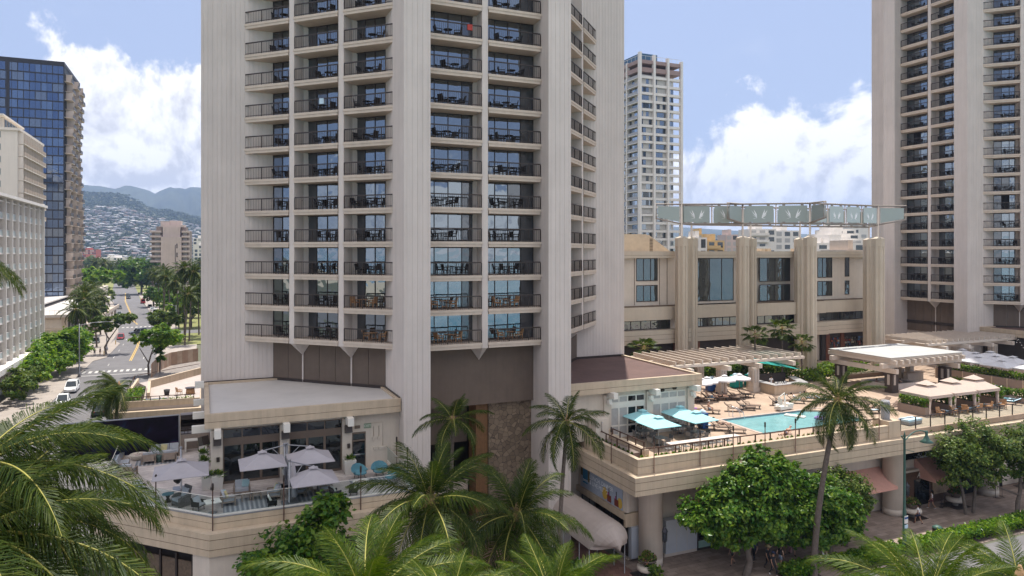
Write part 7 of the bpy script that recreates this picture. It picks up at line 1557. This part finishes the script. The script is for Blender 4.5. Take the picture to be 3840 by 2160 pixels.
# pink tower in the distance, apartment tower, town behind
def frame_at(px, d, rz=0.0): v = ray(px, d); return (v.x, v.y, 0)
h = thing('pink_tower','small pinkish concrete apartment tower in the distance left of the hotel','building',frame_at(172,405),radians(-8)); FL = 2.8
m = MB(); m.box(-5.5,-1.5,0,5.0,10,32.5); m.box(-4.8,0,32.5,4.2,9,38.0); m.box(-5.8,1,38,6,9,39.3); m.box(-6.5,3,36,-2,9,41.4); m.box(-2,4,39.3,4,9,41.8); m.build('core', M_['pinkwall'], h)
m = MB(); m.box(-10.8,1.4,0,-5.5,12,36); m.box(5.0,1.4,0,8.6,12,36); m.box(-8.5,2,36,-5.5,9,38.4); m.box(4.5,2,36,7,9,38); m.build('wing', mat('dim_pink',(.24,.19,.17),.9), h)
for f in range(13):
    m = MB(); z = 35.0-FL*f; m.box(-11.3,-.4,z-.1,-5.51,1.39,z+1.0); m.box(5.01,-.4,z-.1,9.0,1.39,z+1.0); m.build('balcony', M_['pinkwall'], h)
    m = MB(); m.box(-9.2,1.30,z-1.6,-6.4,1.395,z-.15); m.box(5.6,1.30,z-1.6,7.6,1.395,z-.15); m.build('window', M_['blind'], h)
m = MB(); m.box(1.8,-1.56,5,2.1,-1.501,28); 
for k in range(5): m.box(2.6,-1.56,6+k*5,3.1,-1.501,8.6+k*5)
m.build('slot_window', M_['darkglass'], h)
h = thing('apartment_tower','tall white apartment tower with fins, right behind the near hotel tower','building',(113.9,151.5,0)); FL = 2.73; BW = 5.6; NFL = 30
m = MB(); m.box(.66,1.5,0,2*BW+1.2,16,84); m.box(BW*2,9,0,BW*3-.3,16,84); m.build('core', M_['whitewall'], h)
m = MB()
for k in range(4): m.box(k*BW-.38,-.55,0,k*BW+.38,.75,91.0-.55*k)
for k in (1,2,3): m.box(-.55,k*7.6-.35,0,.75,k*7.6+.35,89.5-k*.6)
m.build('fin', M_['whitewall'], h)
for f in range(NFL):
    z = 82.5-FL*f; m = MB(); m.box(.3,0,z-.12,BW*3,1.5,z+.72); m.box(0,.8,z-.15,1.2,23,z+.05); m.build('spandrel', M_['whitewall'], h)
    p = MB(); rr = random.Random(f)
    for k in range(3):
        nn = 4 if k < 2 else 2
        for q in range(nn): x = k*BW+.5+q*1.16; p.face([(x,.62,z-1.85),(x+1.1,.62,z-1.85),(x+1.1,.62,z-.16),(x,.62,z-.16)],rr.choice([0,0,1,1,2]))
    for k in range(3):
        for q in range(4): y = .9+k*7.6+q*1.7; p.face([(.62,y,z-2.6),(.62,y+1.6,z-2.6),(.62,y+1.6,z-.16),(.62,y,z-.16)],rr.choice([0,1,2,2]))
    p.build('window_band', [M_['win'],mat('pale_curtain',(.52,.50,.47),.8) if f == 0 else bpy.data.materials['pale_curtain'],M_['darkglass']], h)
    g = MB(); 
    for k in range(3): g.box(-.45,.9+k*7.6,z+.05,-.40,7.0+k*7.6,z+1.0)
    for k in range(3): g.box(-.5,.9+k*7.6,z-.14,.4,7.1+k*7.6,z+.05,1)
    g.build('balcony', [mat('grey_balcony_rail',(.36,.36,.38),.6) if f == 0 else bpy.data.materials['grey_balcony_rail'],M_['whitewall']], h)
m = MB(); m.box(.2,.1,84.6,BW*3-.1,16,86.1); m.box(-.3,.2,84.6,.19,22,86.1); m.box(.2,.1,87.4,BW*3-.1,16,88.6); m.box(-.3,.2,87.4,.19,22,88.6); m.build('brown_band', mat('rose_brown',(.34,.24,.22),.85), h)
m = MB(); m.box(2,3,88.6,9,14,91.6); m.build('blue_penthouse', mat('blue_cladding',(.035,.10,.18),.4), h)
m = MB(); 
for k in range(8): m.box(k*2.1+.2,.1,88.61,k*2.1+.25,.15,90)
m.box(0,.1,89.9,BW*3,.16,90); m.box(-.3,0,89.9,-.24,20,90)
for k in range(9): m.box(-.3,k*2.4,88.61,-.25,k*2.4+.05,90)
m.build('roof_rail', M_['trim'], h)
def block(name, lab, px0, px1, ytop, d, mt, fl=2.8, style='rows', dep=14, base=0, wins=None):
    a, b = ray(px0,d), ray(px1,d); z1 = CAM_Z+(252-ytop)*d/F_PX; rz = radians(-YAW); w = (b-a).length
    h = thing(name, lab, 'building', (a.x,a.y,0), rz); m = MB(); m.box(0,0,0,w,dep,z1); m.box(w*.3,2,z1,w*.55,dep-2,z1+2.4); m.build('wall', mt, h)
    n = max(1,int((z1-8)/fl)); k = max(2,int(w/3.2)); bb = MB(); ww = MB()
    for f in range(min(n,12)):
        z = z1-fl*(f+1)+.3
        if style == 'slab': bb.box(-.3,-1.3,z-.3,w*.72,-.001,z-.1); bb.box(-.3,-1.3,z-.099,w*.72,-1.2,z+.8)
        for q in range(k):
            if R_.random() < .85: x = w*(q+.18)/k; ww.box(x,-.06,z+.1,x+w/k*.62,-.002,z+fl-.9,R_.randrange(2))
    ww.build('window', [M_['darkglass'],M_['blind']], h)
    if style == 'slab': bb.build('balcony', mt, h)
    return h
block('town_building','white walled block with a blank side beyond the left pylon',692.5,707,237.5,250,M_['whitewall'],4,'rows'); block('town_building','small tan roofed block above the white wall by the pylon',697,708,234,290,M_['yellowwall']); block('town_building','ochre yellow apartment block seen between the pylons',707.5,724.5,240.5,255,M_['yellowwall'],2.9,'slab')
block('town_building','narrow grey block left of the second pylon',726,738,234.5,330,M_['pinkwall']); block('town_building','white apartment block with balconies between the middle pylons',749,776,229,300,M_['whitewall'],2.8,'slab'); block('town_building','wide plain white block right of the balconied apartment block',775,800,230.5,310,M_['whitewall'],2.8); 
for k,(a,b,y) in enumerate(((817,866,243),(821,864,238.5),(826,860,233.5),(834,856,229))): block('stepped_building','white stepped terrace building by the far tower, %s tier'%['lowest','second','third','top'][k],a,b,y,205+k*6,M_['whitewall'],2.8,'slab' if k < 2 else 'rows')
block('town_building','white block far behind with flat top right of the stepped building',852,868,224,420,M_['whitewall']); block('town_building','beige balconied block seen between the atrium and the far tower',846,866,250,170,M_['tower_fine'],2.8,'slab'); block('town_building','white low block right of the pink tower at the foot of the hill',193,206,238,640,M_['whitewall'],3); block('town_building','small white block with blue windows beneath the hill right of the pink tower',194,207,245,560,M_['whitewall'],3)
block('town_building','long low white school building among the park trees',98,126,257.5,800,M_['whitewall'],3,dep=20); block('town_building','red roofed supermarket at the foot of the hillside',80,96,249.5,1150,mat('red_sign',(.5,.13,.08),.8),4)

# ------------------------------------------------------------------ vehicles
def car(name, lab, x, y, rz, paint, kind='sedan', cat='car'):
    L, Wd, H = {'sedan':(4.5,.88,1.45),'suv':(4.8,.96,1.8),'van':(5.2,.98,2.1),'truck':(7.5,1.15,3.0)}[kind]; t = thing(name, lab, cat, (x,y,0), rz)
    hb = .62*H/1.45 if kind == 'sedan' else .56*H; z0 = .26; m = MB()
    st = [(-L/2,.82,z0+.12,hb*.86),(-L/2+.15,.95,z0,hb*.98),(-L*.2,1,z0,hb),(L*.18,1,z0,hb*.97),(L/2-.5,.96,z0,hb*.88),(L/2-.08,.84,z0+.05,hb*.74),(L/2,.74,z0+.15,hb*.62)]
    if kind in ('van','truck'): st = [(-L/2,.94,z0,hb),(-L*.2,1,z0,hb),(L*.2,1,z0,hb),(L/2-.35,.97,z0,hb*.95),(L/2,.86,z0+.1,hb*.72)]
    rings = []
    for x_, w, a, b in st: rings.append([(x_,-Wd*w,a+.08),(x_,-Wd*w*1.0,(a+b)/2),(x_,-Wd*w*.93,b),(x_,Wd*w*.93,b),(x_,Wd*w,(a+b)/2),(x_,Wd*w,a+.08),(x_,Wd*w*.8,a),(x_,-Wd*w*.8,a)])
    for a, b in zip(rings[:-1],rings[1:]):
        for j in range(8): m.face([a[j],a[(j+1)%8],b[(j+1)%8],b[j]],0,True)
    m.face(rings[0]); m.face(rings[-1])
    c0, c1, r0, r1 = {'sedan':(-L*.42,L*.22,-L*.24,L*.06),'suv':(-L*.48,L*.22,-L*.42,L*.08),'van':(-L*.49,L*.36,-L*.47,L*.22),'truck':(-L*.49,L*.42,-L*.49,L*.36)}[kind]
    m.face([(r0,-Wd*.74,H),(r1,-Wd*.74,H),(r1,Wd*.74,H),(r0,Wd*.74,H)]); 
    for xx, rx in ((c0,r0),(c1,r1),(-L*.06,-L*.06),):
        for s in (-1,1): m.tube([(xx,s*Wd*.90,hb*.96),(rx,s*Wd*.73,H)],.05,4)
    m.build('body', paint, t)
    g = MB()
    for s in (-1,1): g.face([(c0,s*Wd*.9,hb*.97),(c1,s*Wd*.9,hb*.97),(r1,s*Wd*.735,H-.02),(r0,s*Wd*.735,H-.02)])
    g.face([(c1,-Wd*.9,hb*.97),(c1,Wd*.9,hb*.97),(r1,Wd*.735,H-.02),(r1,-Wd*.735,H-.02)]); g.face([(c0,-Wd*.9,hb*.97),(c0,Wd*.9,hb*.97),(r0,Wd*.735,H-.02),(r0,-Wd*.735,H-.02)]); g.build('window', M_['darkglass'], t)
    for sx in (-.31,.31):
        for s in (-1,1):
            w = MB(); r = .34 if kind in ('sedan',) else .40; cy = s*(Wd-.12)
            w.add(MB().lathe([(r*.7,-.11),(r,-.09),(r,.09),(r*.7,.11)],16), Matrix.Translation((L*sx,cy,r)) @ Matrix.Rotation(pi/2,4,'X')); o = w.build('wheel', M_['black'], t)
            w = MB(); w.add(MB().lathe([(r*.6,-.115),(r*.6,.115)],10), Matrix.Translation((L*sx,cy,r)) @ Matrix.Rotation(pi/2,4,'X')); w.build('rim', M_['steel'], o)
    for s in (-1,1): l = MB(); l.cbox((L/2-.06,s*Wd*.6,hb*.66),(.12,.34,.14)); l.build('headlight', M_['trim'], t); l = MB(); l.cbox((-L/2+.02,s*Wd*.66,hb*.78),(.10,.26,.16)); l.build('tail_light', CP['red'], t)
CP = {k: mat('paint_'+k, c, .3, .03, 1, spec=.6) for k, c in {'red':(.35,.018,.022),'dark':(.03,.035,.045),'white':(.75,.75,.75),'grey':(.13,.135,.145),'silver':(.40,.41,.43),'green':(.02,.035,.03)}.items()}
V_ = car
V_('parked_car','red saloon car driving towards the camera at the bend',-41.3,171.5,radians(-88),CP['red']); V_('parked_car','dark off-road car turning at the crossing beyond the tree',-37.8,181.5,radians(205),CP['dark'],'suv'); V_('parked_car','white car right beside the dark off-road car',-34.6,176.5,radians(92),CP['white'])
V_('parked_car','white delivery van parked on the right of the road',-37.6,255,radians(97),CP['white'],'van','van'); V_('parked_car','red van farther up the right side of the road',-46.2,322,radians(97),CP['red'],'van','van'); V_('parked_car','white car parked just beyond the white van',-39.5,274,radians(97),CP['white']); V_('parked_car','silver white car parked between van and red van',-41.5,292,radians(97),CP['silver'])
V_('parked_car','dark pickup far up the road, nearer one',-55.6,362,radians(-82),CP['dark'],'suv'); V_('parked_car','dark red car far up the road, farther one',-57.8,385,radians(-82),CP['dark']); V_('parked_car','silver car farthest up the road under the trees',-53,395,radians(97),CP['silver']); V_('parked_car','grey saloon parked on the left behind the palm trunks',-46.3,164,radians(-85),CP['grey'])
V_('parked_car','dark green off-road car seen from behind below the annex',-34.6,69.5,radians(95),CP['green'],'suv'); V_('parked_car','white truck partly hidden by the big palm fronds',-41.2,91,radians(-90),CP['white'],'suv','truck'); V_('parked_car','white car at the kerb among the palm fronds',-40.8,80,radians(-90),CP['white']); V_('parked_car','grey car on the left kerb up the road behind palms',-52.8,290,radians(-82),CP['grey']); V_('parked_car','silver car on the left kerb beside the palm trees',-49.6,255,radians(-82),CP['silver'])
for o in list(SC.objects):
    if o.name.startswith('parked_car'):
        o.name = 'van' if o['category'] == 'van' else 'truck' if o['category'] == 'truck' else 'car'
def pole(x, y, h, lab, arm=2.4, az=0):
    t = thing('street_lamp', lab, 'street lamp', (x,y,0), az); m = MB(); m.lathe([(.28,0),(.28,.7),(.14,.9),(.12,h*.5),(.08,h)],10); m.build('post', M_['steel'], t); m = MB(); m.tube([(0,0,h-.3),(arm*.5,0,h+.1),(arm,0,h+.15)],.05,6); m.build('arm', M_['steel'], t); m = MB(); m.cbox((arm+.2,0,h+.1),(.7,.25,.14)); m.build('lamp_head', M_['trim'], t)
pole(-42.3,107,10.2,'grey street lamp at the left kerb by the crossing',5.2,.1); pole(-41.9,146,8.5,'grey pole with lamp beside the bent street tree',2,.3); pole(-27.5,170,9,'grey street lamp on the right among the palms',2.2,pi)
for k,(x,y) in enumerate(((-43.6,162),(-41.2,158),(-41.8,175),(-41.4,136.2))): m = MB(); m.lathe([(.09,0),(.09,.95),(.05,1.0)],8); m.lathe([(.092,.55),(.092,.68)],8,1); tag(m.build('bollard',[M_['yellow'],M_['black']],None,(x,y,.12)),'yellow bollard %s'%['by the grey saloon car','on the kerb bulge beside the street tree','farthest up the kerb near the red car','beside the two standing pedestrians'][k],'bollard','yellow bollards along the left kerb')
person('pedestrian in dark clothes standing left of the yellow bollard', (-43.3,136.6,.12), .6, 'stand','black','navy','black',1,pantlen='long'); person('second pedestrian in dark clothes beside the bent tree', (-42.3,137.4,.12), 2.4, 'stand','navy','black','black',0)
person('pedestrian in orange red shirt at the far crossing', (-33.4,206.5,.12), 2.4, 'stand','maroon','khaki','black',0); person('pedestrian in black under the right street palms', (-20.0,165,.12), 1.4, 'walk','black','black','black',1,pantlen='long'); person('cyclist like pedestrian in white crossing at the yellow line', (-41.3,218,.01), 3.0, 'walk','white','navy','white',0)

# ------------------------------------------------------------------ street trees and palms on the left
tree('street_tree','bright green bushy trees hiding the foot of the white hotel',-46.6,113,[(-2,-9,4.2,2.8,3.4,2.2),(1.2,-7,3.4,2.4,3.0,1.7),(2.8,1,6.6,2.6,2.6,2.0),(0,0,5.6,3.4,3.2,2.6),(1.6,3,4.8,2.8,2.8,2.3),(-1.8,-4,5.0,3.0,3.2,2.4),(.6,-2,3.4,3.0,3.6,1.8),(2.4,5.5,4.2,2.2,2.4,2.0)],13000,.30,'leaf3',limbs(r5,(0,0,0),(0,0,2),[(0,0,5),(1.6,3,4.6),(-1.6,-4,4.8)],.3),21)
tree('street_tree','dark green tree behind the bright bushy trees by the low building',-46.0,128,[(0,0,5.2,2.6,2.6,2.6),(.4,2,4.2,2.0,2.2,2.2)],4000,.34,'leaf1',limbs(r5,(0,0,0),(0,0,2),[(0,0,4.5),(.4,2,4)],.25),22)
tree('street_tree','pale green shrub tree left of the white wall among palm fronds',-47.5,97,[(0,0,4.2,2.6,2.8,2.0),(.5,-4,3.6,2.4,2.6,1.8)],4200,.3,'leaf3',limbs(r5,(0,0,0),(0,0,1.6),[(0,0,4),(.5,-4,3.4)],.2),23)
tree('street_tree','low bright shrub tree on the left pavement near the white cars',-47.2,85,[(0,0,3.4,2.2,3.0,1.8),(.4,-5,3.0,2.0,2.8,1.6),(-.2,4,3.2,2.0,2.4,1.6)],3200,.28,'leaf2',limbs(r5,(0,0,0),(0,0,1.4),[(0,0,3.4),(.4,-4,3),(-.2,3.6,3)],.18),231)
tree('street_tree','bent street tree with flat spreading crown over the left kerb',-41.2,138.5,[(-.6,.5,7.6,2.6,2.2,1.3),(1.8,.6,8.0,2.4,2.2,1.2),(4.6,1,8.2,2.6,2.2,1.2),(-2.2,.2,6.6,1.8,1.6,1.1),(.6,0,6.2,1.6,1.5,1.1)],6500,.27,'leaf2',[[(0,0,0,.26),(-.3,0,1.8,.22),(.6,0,3.6,.18),(-.2,.2,5.0,.12),(-.6,.4,7.2,.05)],[(.6,0,3.6,.14),(2.4,.4,6.4,.09),(4.4,.8,7.8,.04)]],24)
tree('street_tree','bright lime green street tree on a thin pale trunk at the right kerb',-30.2,103.5,[(1.4,.5,7.6,2.6,2.4,1.9),(-1.6,.4,6.6,1.5,1.4,1.1),(3.6,.8,7.0,2.4,2.2,1.6),(-2.4,.2,7.4,.9,.9,.7),(2.2,0,8.8,1.6,1.5,1.0)],6500,.25,'leaf3',[[(0,0,0,.2),(-.1,0,2,.17),(.4,.1,4,.13),(1.4,.4,7,.05)],[(-.1,0,2.6,.12),(-1.6,.2,5.4,.06)],[(.4,.1,4,.1),(3.2,.6,6.4,.04)]],25)
tree('street_tree','small dark leaved trunk sprout right of the lime green tree',-28.4,106,[(0,0,3.8,1.1,1.1,1.5),(.2,0,5.6,.9,.9,1.0)],1200,.26,'leaf1',[[(0,0,0,.18),(.1,0,3,.14),(.3,0,6,.06)]],26)
tree('street_tree','yellow green street tree beyond the crossing on the right',-30.5,160,[(0,0,6.4,3.4,3.0,2.0),(2.6,.6,5.8,2.6,2.4,1.8),(-1.6,1,5.6,2.0,2.0,1.4)],5000,.32,'leaf2',limbs(r5,(0,0,0),(0,0,2.4),[(0,0,6),(2.6,.6,5.6),(-1.6,1,5.4)],.25),27)
tree('monkeypod_tree','wide flat topped bright green monkeypod tree at the end of the street',-68,318,[(0,0,14,9,9,2.6),(8,4,12.6,7,7,2.2),(-8,-2,13,7,7,2.2),(2,-5,11.5,8,6,2.0)],9000,.75,'leaf3',limbs(r5,(0,0,0),(0,0,6),[(0,0,13),(8,4,12),(-8,-2,12.4)],.6),28)
tree('street_tree','large dark rounded tree at the end of the street on the right',-52.5,402,[(0,0,13,10,9,6.5),(7,2,10,6,6,5),(-6,0,10,6,6,5)],8000,.9,'leaf1',limbs(r5,(0,0,0),(0,0,5),[(0,0,12),(7,2,10),(-6,0,10)],.6),29)
tree('street_tree','dark round tree left of the road end',-80,420,[(0,0,9,7,7,5)],3000,.9,'leaf2',limbs(r5,(0,0,0),(0,0,4),[(0,0,9)],.5),30)
def farpalm(x, y, h, lab, sd, sc=1.0, tr=(.2,.15), nf=22, par=None, lean=(0,0), grp='coconut palms along the side street'):
    return palm('coconut_palm', lab, x, y, h, nf, 'far', (82,-55), tr, lean, sd, sc, group=grp)
PW = ['nearest the street corner','behind the first one','leaning over the kerb','in the middle of the clump','with the tallest crown','beside the low roof','half hidden by the bent tree','at the back of the clump','near the monkeypod tree']
for k,(x,y,h) in enumerate(((-47.5,140,10.5),(-46.8,147,12.5),(-46,155,9.5),(-48.5,160,13.5),(-49,168,12),(-51,178,13),(-47.6,184,11),(-52,200,13),(-54,225,12))): farpalm(x,y,h,'coconut palm on the left of the street, '+PW[k],100+k,1.3,lean=(R_.uniform(-1,1),R_.uniform(-1,1)))
PW = ['first beyond the lime tree','tallest slender one with a leaning trunk','second tallest leaning one','close beside the hotel tower edge','low one near the grass','behind the yellow green tree','at the far crossing','by the parked white van','farther up by the vans','with thick crown over the road','behind the others in the row','near the dark rounded tree']
for k,(x,y,h) in enumerate(((-24,150,13),(-25,160,19.5),(-23,158,18.5),(-20.5,165,15),(-22,172,13),(-28,185,15),(-31.5,205,16),(-32,225,16),(-34,245,17),(-37,262,16),(-30,262,14),(-41,300,15))): farpalm(x,y,h,'coconut palm on the right of the street, '+PW[k],130+k,1.4,lean=(R_.uniform(-2,1.2),R_.uniform(-1,1)))
sheet('park_lawn', [(-420,330),(40,330),(120,1330),(-1100,1330)], -.02, M_['lawn'])
sheet('grass_verge', [(-29,150),(-21,150),(-21,178),(-31,178)], .125, M_['lawn'])
for k,(x,y,lm,lab) in enumerate(((-24,196,'leaf2','olive tree beyond the side street on the right, nearest one'),(-27,214,'leaf3','light green tree behind the palms on the right of the street'),(-30,236,'leaf1','dark tree behind the palms right of the parked van'),(-24,232,'leaf2','olive tree deeper in the grass on the right'),(-34,262,'leaf3','bright tree beside the row of parked vans'),(-40,292,'leaf1','dark tree farther up beside the red van'),(-60,300,'leaf2','olive tree on the left near the monkeypod'),(-53,212,'leaf2','olive tree behind the left palm clump'),(-16,180,'leaf1','dark tree at the hotel tower edge beyond the hoarding'))):
    tree('street_tree',lab,x,y,[(0,0,6.2,3.6,3.6,2.6),(2,1,5.2,2.6,2.6,2.0),(-2,-.6,5.0,2.6,2.6,2.0)],3200,.42,lm,limbs(r5,(0,0,0),(0,0,2.4),[(0,0,6),(2,1,5),(-2,-.6,5)],.28),70+k)
# park trees: a handful of kinds, copied one by one
kinds = []
for k,(lm,cl) in enumerate((('leaf4',[(0,0,8,7,7,4.6),(4,2,6.5,5,5,4),(-4,-1,6.5,5,5,4)]),('leaf2',[(0,0,7,8,8,3.4),(5,0,6,5,5,3)]),('leaf4',[(0,0,6.5,6,6,4.6),(-3,1,5,4,4,3.6)]),('leaf2',[(0,0,10,6,6,6.5),(2,1,7,5,5,5)]))):
    kinds.append((lm, cl))
proto = {}
WT = ['dark olive','broad flat','light green','tall dark']
pk = random.Random(77)
for i in range(84):
    px = pk.uniform(70,206) if i < 74 else pk.uniform(690,760); d = pk.uniform(440,1300)**1.0 if i % 3 else pk.uniform(340,640); v = ray(px,d)
    if px < 150 and d < 470 and px > 105: continue
    k = i % 4; lab = '%s rounded tree standing in the park below the hillside' % WT[k]; s = pk.uniform(.6,1.15)*(1 if d > 600 else .8)
    if k in proto: o = dup(proto[k], v, pk.uniform(0,6), lab, 'park trees below the hillside', s)
    else: o = tree('park_tree', lab, v.x, v.y, kinds[k][1], 2600, .95, kinds[k][0], limbs(pk,(0,0,0),(0,0,3),[(0,0,7),(3,1,6)],.5), 40+k, 'park trees below the hillside'); proto[k] = o; o.scale = (s,)*3
pp = None
for i in range(24):
    px = pk.uniform(84,204); d = pk.uniform(400,760); v = ray(px,d)
    if 118 < px < 150 and d < 480: continue
    lab = 'coconut palm standing in the park beyond the street'
    if pp is None: pp = farpalm(v.x,v.y,13,lab,300,1.5,grp='coconut palms in the park')
    else: dup(pp,v,pk.uniform(0,6),lab,'coconut palms in the park',pk.uniform(.85,1.35))

# ------------------------------------------------------------------ hillside with houses, mountains
def interp(tab, x):
    for (a,b),(c,d) in zip(tab[:-1],tab[1:]):
        if x <= c: return b if x <= a else b+(d-b)*(x-a)/(c-a)
    return tab[-1][1]
HILL = [(-400,193),(0,190.5),(60,191),(77,191.8),(108,193),(126,194.8),(137,201),(148,207.7),(170,210.6),(201,218),(240,226),(320,234),(500,238),(690,236),(722,235.5),(745,238),(800,244),(1024,246),(1400,247)]
from mathutils import noise
D0, D1 = 1400.0, 2900.0
def hill_z(px, d):
    t = max(0,min(1,(d-D0)/(D1-D0))); zc = CAM_Z+(252-interp(HILL,px))*D1/F_PX
    return 3+(zc-3)*(t**1.12)+ (noise.noise(Vector((px*.05,d*.004,0)))*14+noise.noise(Vector((px*.15,d*.012,5)))*5)*sin(pi*min(1,t*1.02))
def terrain(name, fz, pxs, ds, mt):
    m = MB(); idx = {}
    for i, px in enumerate(pxs):
        for j, d in enumerate(ds): idx[i,j] = len(m.v); v = ray(px,d,fz(px,d)); m.v.append(tuple(v))
    for i in range(len(pxs)-1):
        for j in range(len(ds)-1): m.f.append((idx[i,j],idx[i+1,j],idx[i+1,j+1],idx[i,j+1])); m.m.append(0); m.sm.append(True)
    return setting(m.build(name, mt))
hm = mat('hillside_scrub', (.045,.058,.025), .95, .3, .012, col2=(.13,.115,.06))
terrain('hillside', lambda px,d: hill_z(px,d) if d <= D1 else hill_z(px,D1)-(d-D1)*.35, [-400+k*12 for k in range(150)], [D0-60+k*47 for k in range(36)]+[3100,3400], hm)
MTN = [(-500,182),(-100,186),(40,186),(76.9,184.8),(82.8,184.5),(93,185.6),(100.4,185.9),(108.5,187.4),(114.4,188.9),(118.8,187.8),(126.2,185),(132,185.9),(139.5,187.8),(148.3,190),(154.5,193.7),(161.5,190),(170.4,186.7),(176.3,188.5),(180.3,187.6),(185,188.9),(191,186.7),(201.3,187.4),(230,190),(280,196),(340,205),(420,214),(600,222),(760,232),(900,238),(1200,242)]
M0, M1 = 3150.0, 4900.0
def mtn_z(px, d):
    t = max(0,min(1,(d-M0)/(M1-M0))); zc = CAM_Z+(252-interp(MTN,px))*M1/F_PX
    rid = abs(noise.noise(Vector((px*.055+t*.4,t*1.2,9))))*1.7; r2 = abs(noise.noise(Vector((px*.16-t*.6,t*2,3))))
    z = 30+(zc-30)*(t**1.0)*(1-.62*rid*(1-t)**.6)-r2*70*t*(1-t)*2
    return z if d <= M1 else zc-(d-M1)*.5
terrain('mountains', mtn_z, [-500+k*5 for k in range(340)], [M0+k*73 for k in range(25)]+[5050,5400], mat('mountain_forest', (.020,.030,.018), .95, .3, .003, col2=(.060,.070,.035)))
# houses: several kinds, each one its own object
wl = [mat('house_wall_%d'%k,c,.9,.05,.1) for k,c in enumerate(((.38,.37,.36),(.27,.24,.21),(.46,.44,.43),(.32,.26,.23)))]; rf = [mat('house_roof_%d'%k,c,.85,.1,.1) for k,c in enumerate(((.24,.24,.26),(.15,.11,.10),(.42,.41,.41),(.21,.14,.115),(.10,.11,.125)))]
hk = []
for k in range(8):
    r = random.Random(k); w, dd, h = r.uniform(6,10), r.uniform(4.5,6), r.uniform(3,5.2); m = MB(); m.box(-w,-dd,-3,w,dd,h); e = .8
    a, b, c, d_ = (-w-e,-dd-e,h),(w+e,-dd-e,h),(w+e,dd+e,h),(-w-e,dd+e,h); g0, g1 = (-w*.6,0,h+1.9),(w*.6,0,h+1.9)
    for f in ([a,b,g1,g0],[c,d_,g0,g1],[b,c,g1],[d_,a,g0],[a,d_,c,b]): m.face(f,1)
    for q in range(4): x = -w+1.2+q*(2*w-3)/3.4; m.box(x,-dd-.08,.8,x+1.7,-dd-.01,2.4,2)
    hk.append(m.mesh('house',[wl[k%4],rf[k%5],M_['darkglass']]))
hr_ = random.Random(12); cand = []
for i in range(2400):
    px = hr_.uniform(72,208) if i % 12 else hr_.uniform(690,752); d = D0+40+(D1-D0-60)*hr_.random()**.9; t = (d-D0)/(D1-D0)
    if px < 210 and noise.noise(Vector((px*.09,d*.006,2))) < -.34: continue
    if t > .93-.06*hr_.random() and px < 130: continue
    if 138 < px < 160 and t > .86: continue
    d = round(d/46)*46+hr_.uniform(-7,7)+10*sin(px*.12); cand.append((d,px))
cand.sort(); rest = MB()
for i,(d,px) in enumerate(cand):
    v = ray(px,d,hill_z(px,d)); k = hr_.randrange(8); a = radians(-YAW)+hr_.choice([0,0,pi/2])+hr_.uniform(-.35,.35); s = hr_.uniform(.65,1.1)
    if i < 290: o = put(hk[k],'house',None,v,a); o.scale = (s,)*3; tag(o,'small hillside house with pale walls among trees on the slope','house','houses on the hillside')
    elif i < 1500:
        mt = Matrix.Translation(v) @ Matrix.Rotation(a,4,'Z') @ Matrix.Scale(s,4); w, dd, h = 8,5,4.2; q = MB(); q.box(-w,-dd,-3,w,dd,h,k%4); q.prism([(-w-1,-dd-1),(w+1,-dd-1),(w+1,dd+1),(-w-1,dd+1)],h,h+1.8,4+k%5,True,[(-w*.6,-.1),(w*.6,-.1),(w*.6,.1),(-w*.6,.1)]); rest.add(q,mt)
tag(rest.build('far_houses', wl+rf), 'mass of tiny pale houses covering the upper hillside', 'houses', kind='stuff')
tr = MB(); ht = random.Random(5)
for i in range(6800):
    px = ht.uniform(66,212) if i % 9 else ht.uniform(690,756); d = D0-30+(D1-D0+30)*ht.random(); v = ray(px,d,hill_z(px,d)); s = ht.uniform(2.5,7.5)
    for q in range(7):
        c = v+Vector((ht.gauss(0,1),ht.gauss(0,1),ht.uniform(.2,1.0)))*s*.62; a = Vector((ht.gauss(0,1),ht.gauss(0,1),ht.gauss(0,.5))).normalized()*s*.8; b = a.cross(Vector((ht.gauss(0,1),ht.gauss(0,1),2))).normalized()*s*.7; tr.face([c-a,c+b,c+a,c-b],0)
tag(tr.build('hillside_trees', leafmat('hill_foliage',(.028,.050,.020),(.060,.075,.030),.4,.15,.7,.02)), 'dark trees scattered between the houses on the hillside', 'trees', kind='stuff')
# humid air
hz = MB(); hz.box(-7000,-800,-6,9000,6200,560); ho = tag(hz.build('haze', None), 'thin humid air over the town and valley', 'haze', kind='stuff'); ho.data.materials.clear()
vm = bpy.data.materials.new('haze_air'); vm.use_nodes = True; nt = vm.node_tree; nt.nodes.remove(nt.nodes['Principled BSDF']); pv = nt.nodes.new('ShaderNodeVolumePrincipled'); pv.inputs['Density'].default_value = HAZE = 1.35e-4; pv.inputs['Color'].default_value = (.46,.64,1.0,1); pv.inputs['Anisotropy'].default_value = .25
nt.links.new(pv.outputs[0], nt.nodes['Material Output'].inputs['Volume']); ho.data.materials.append(vm)
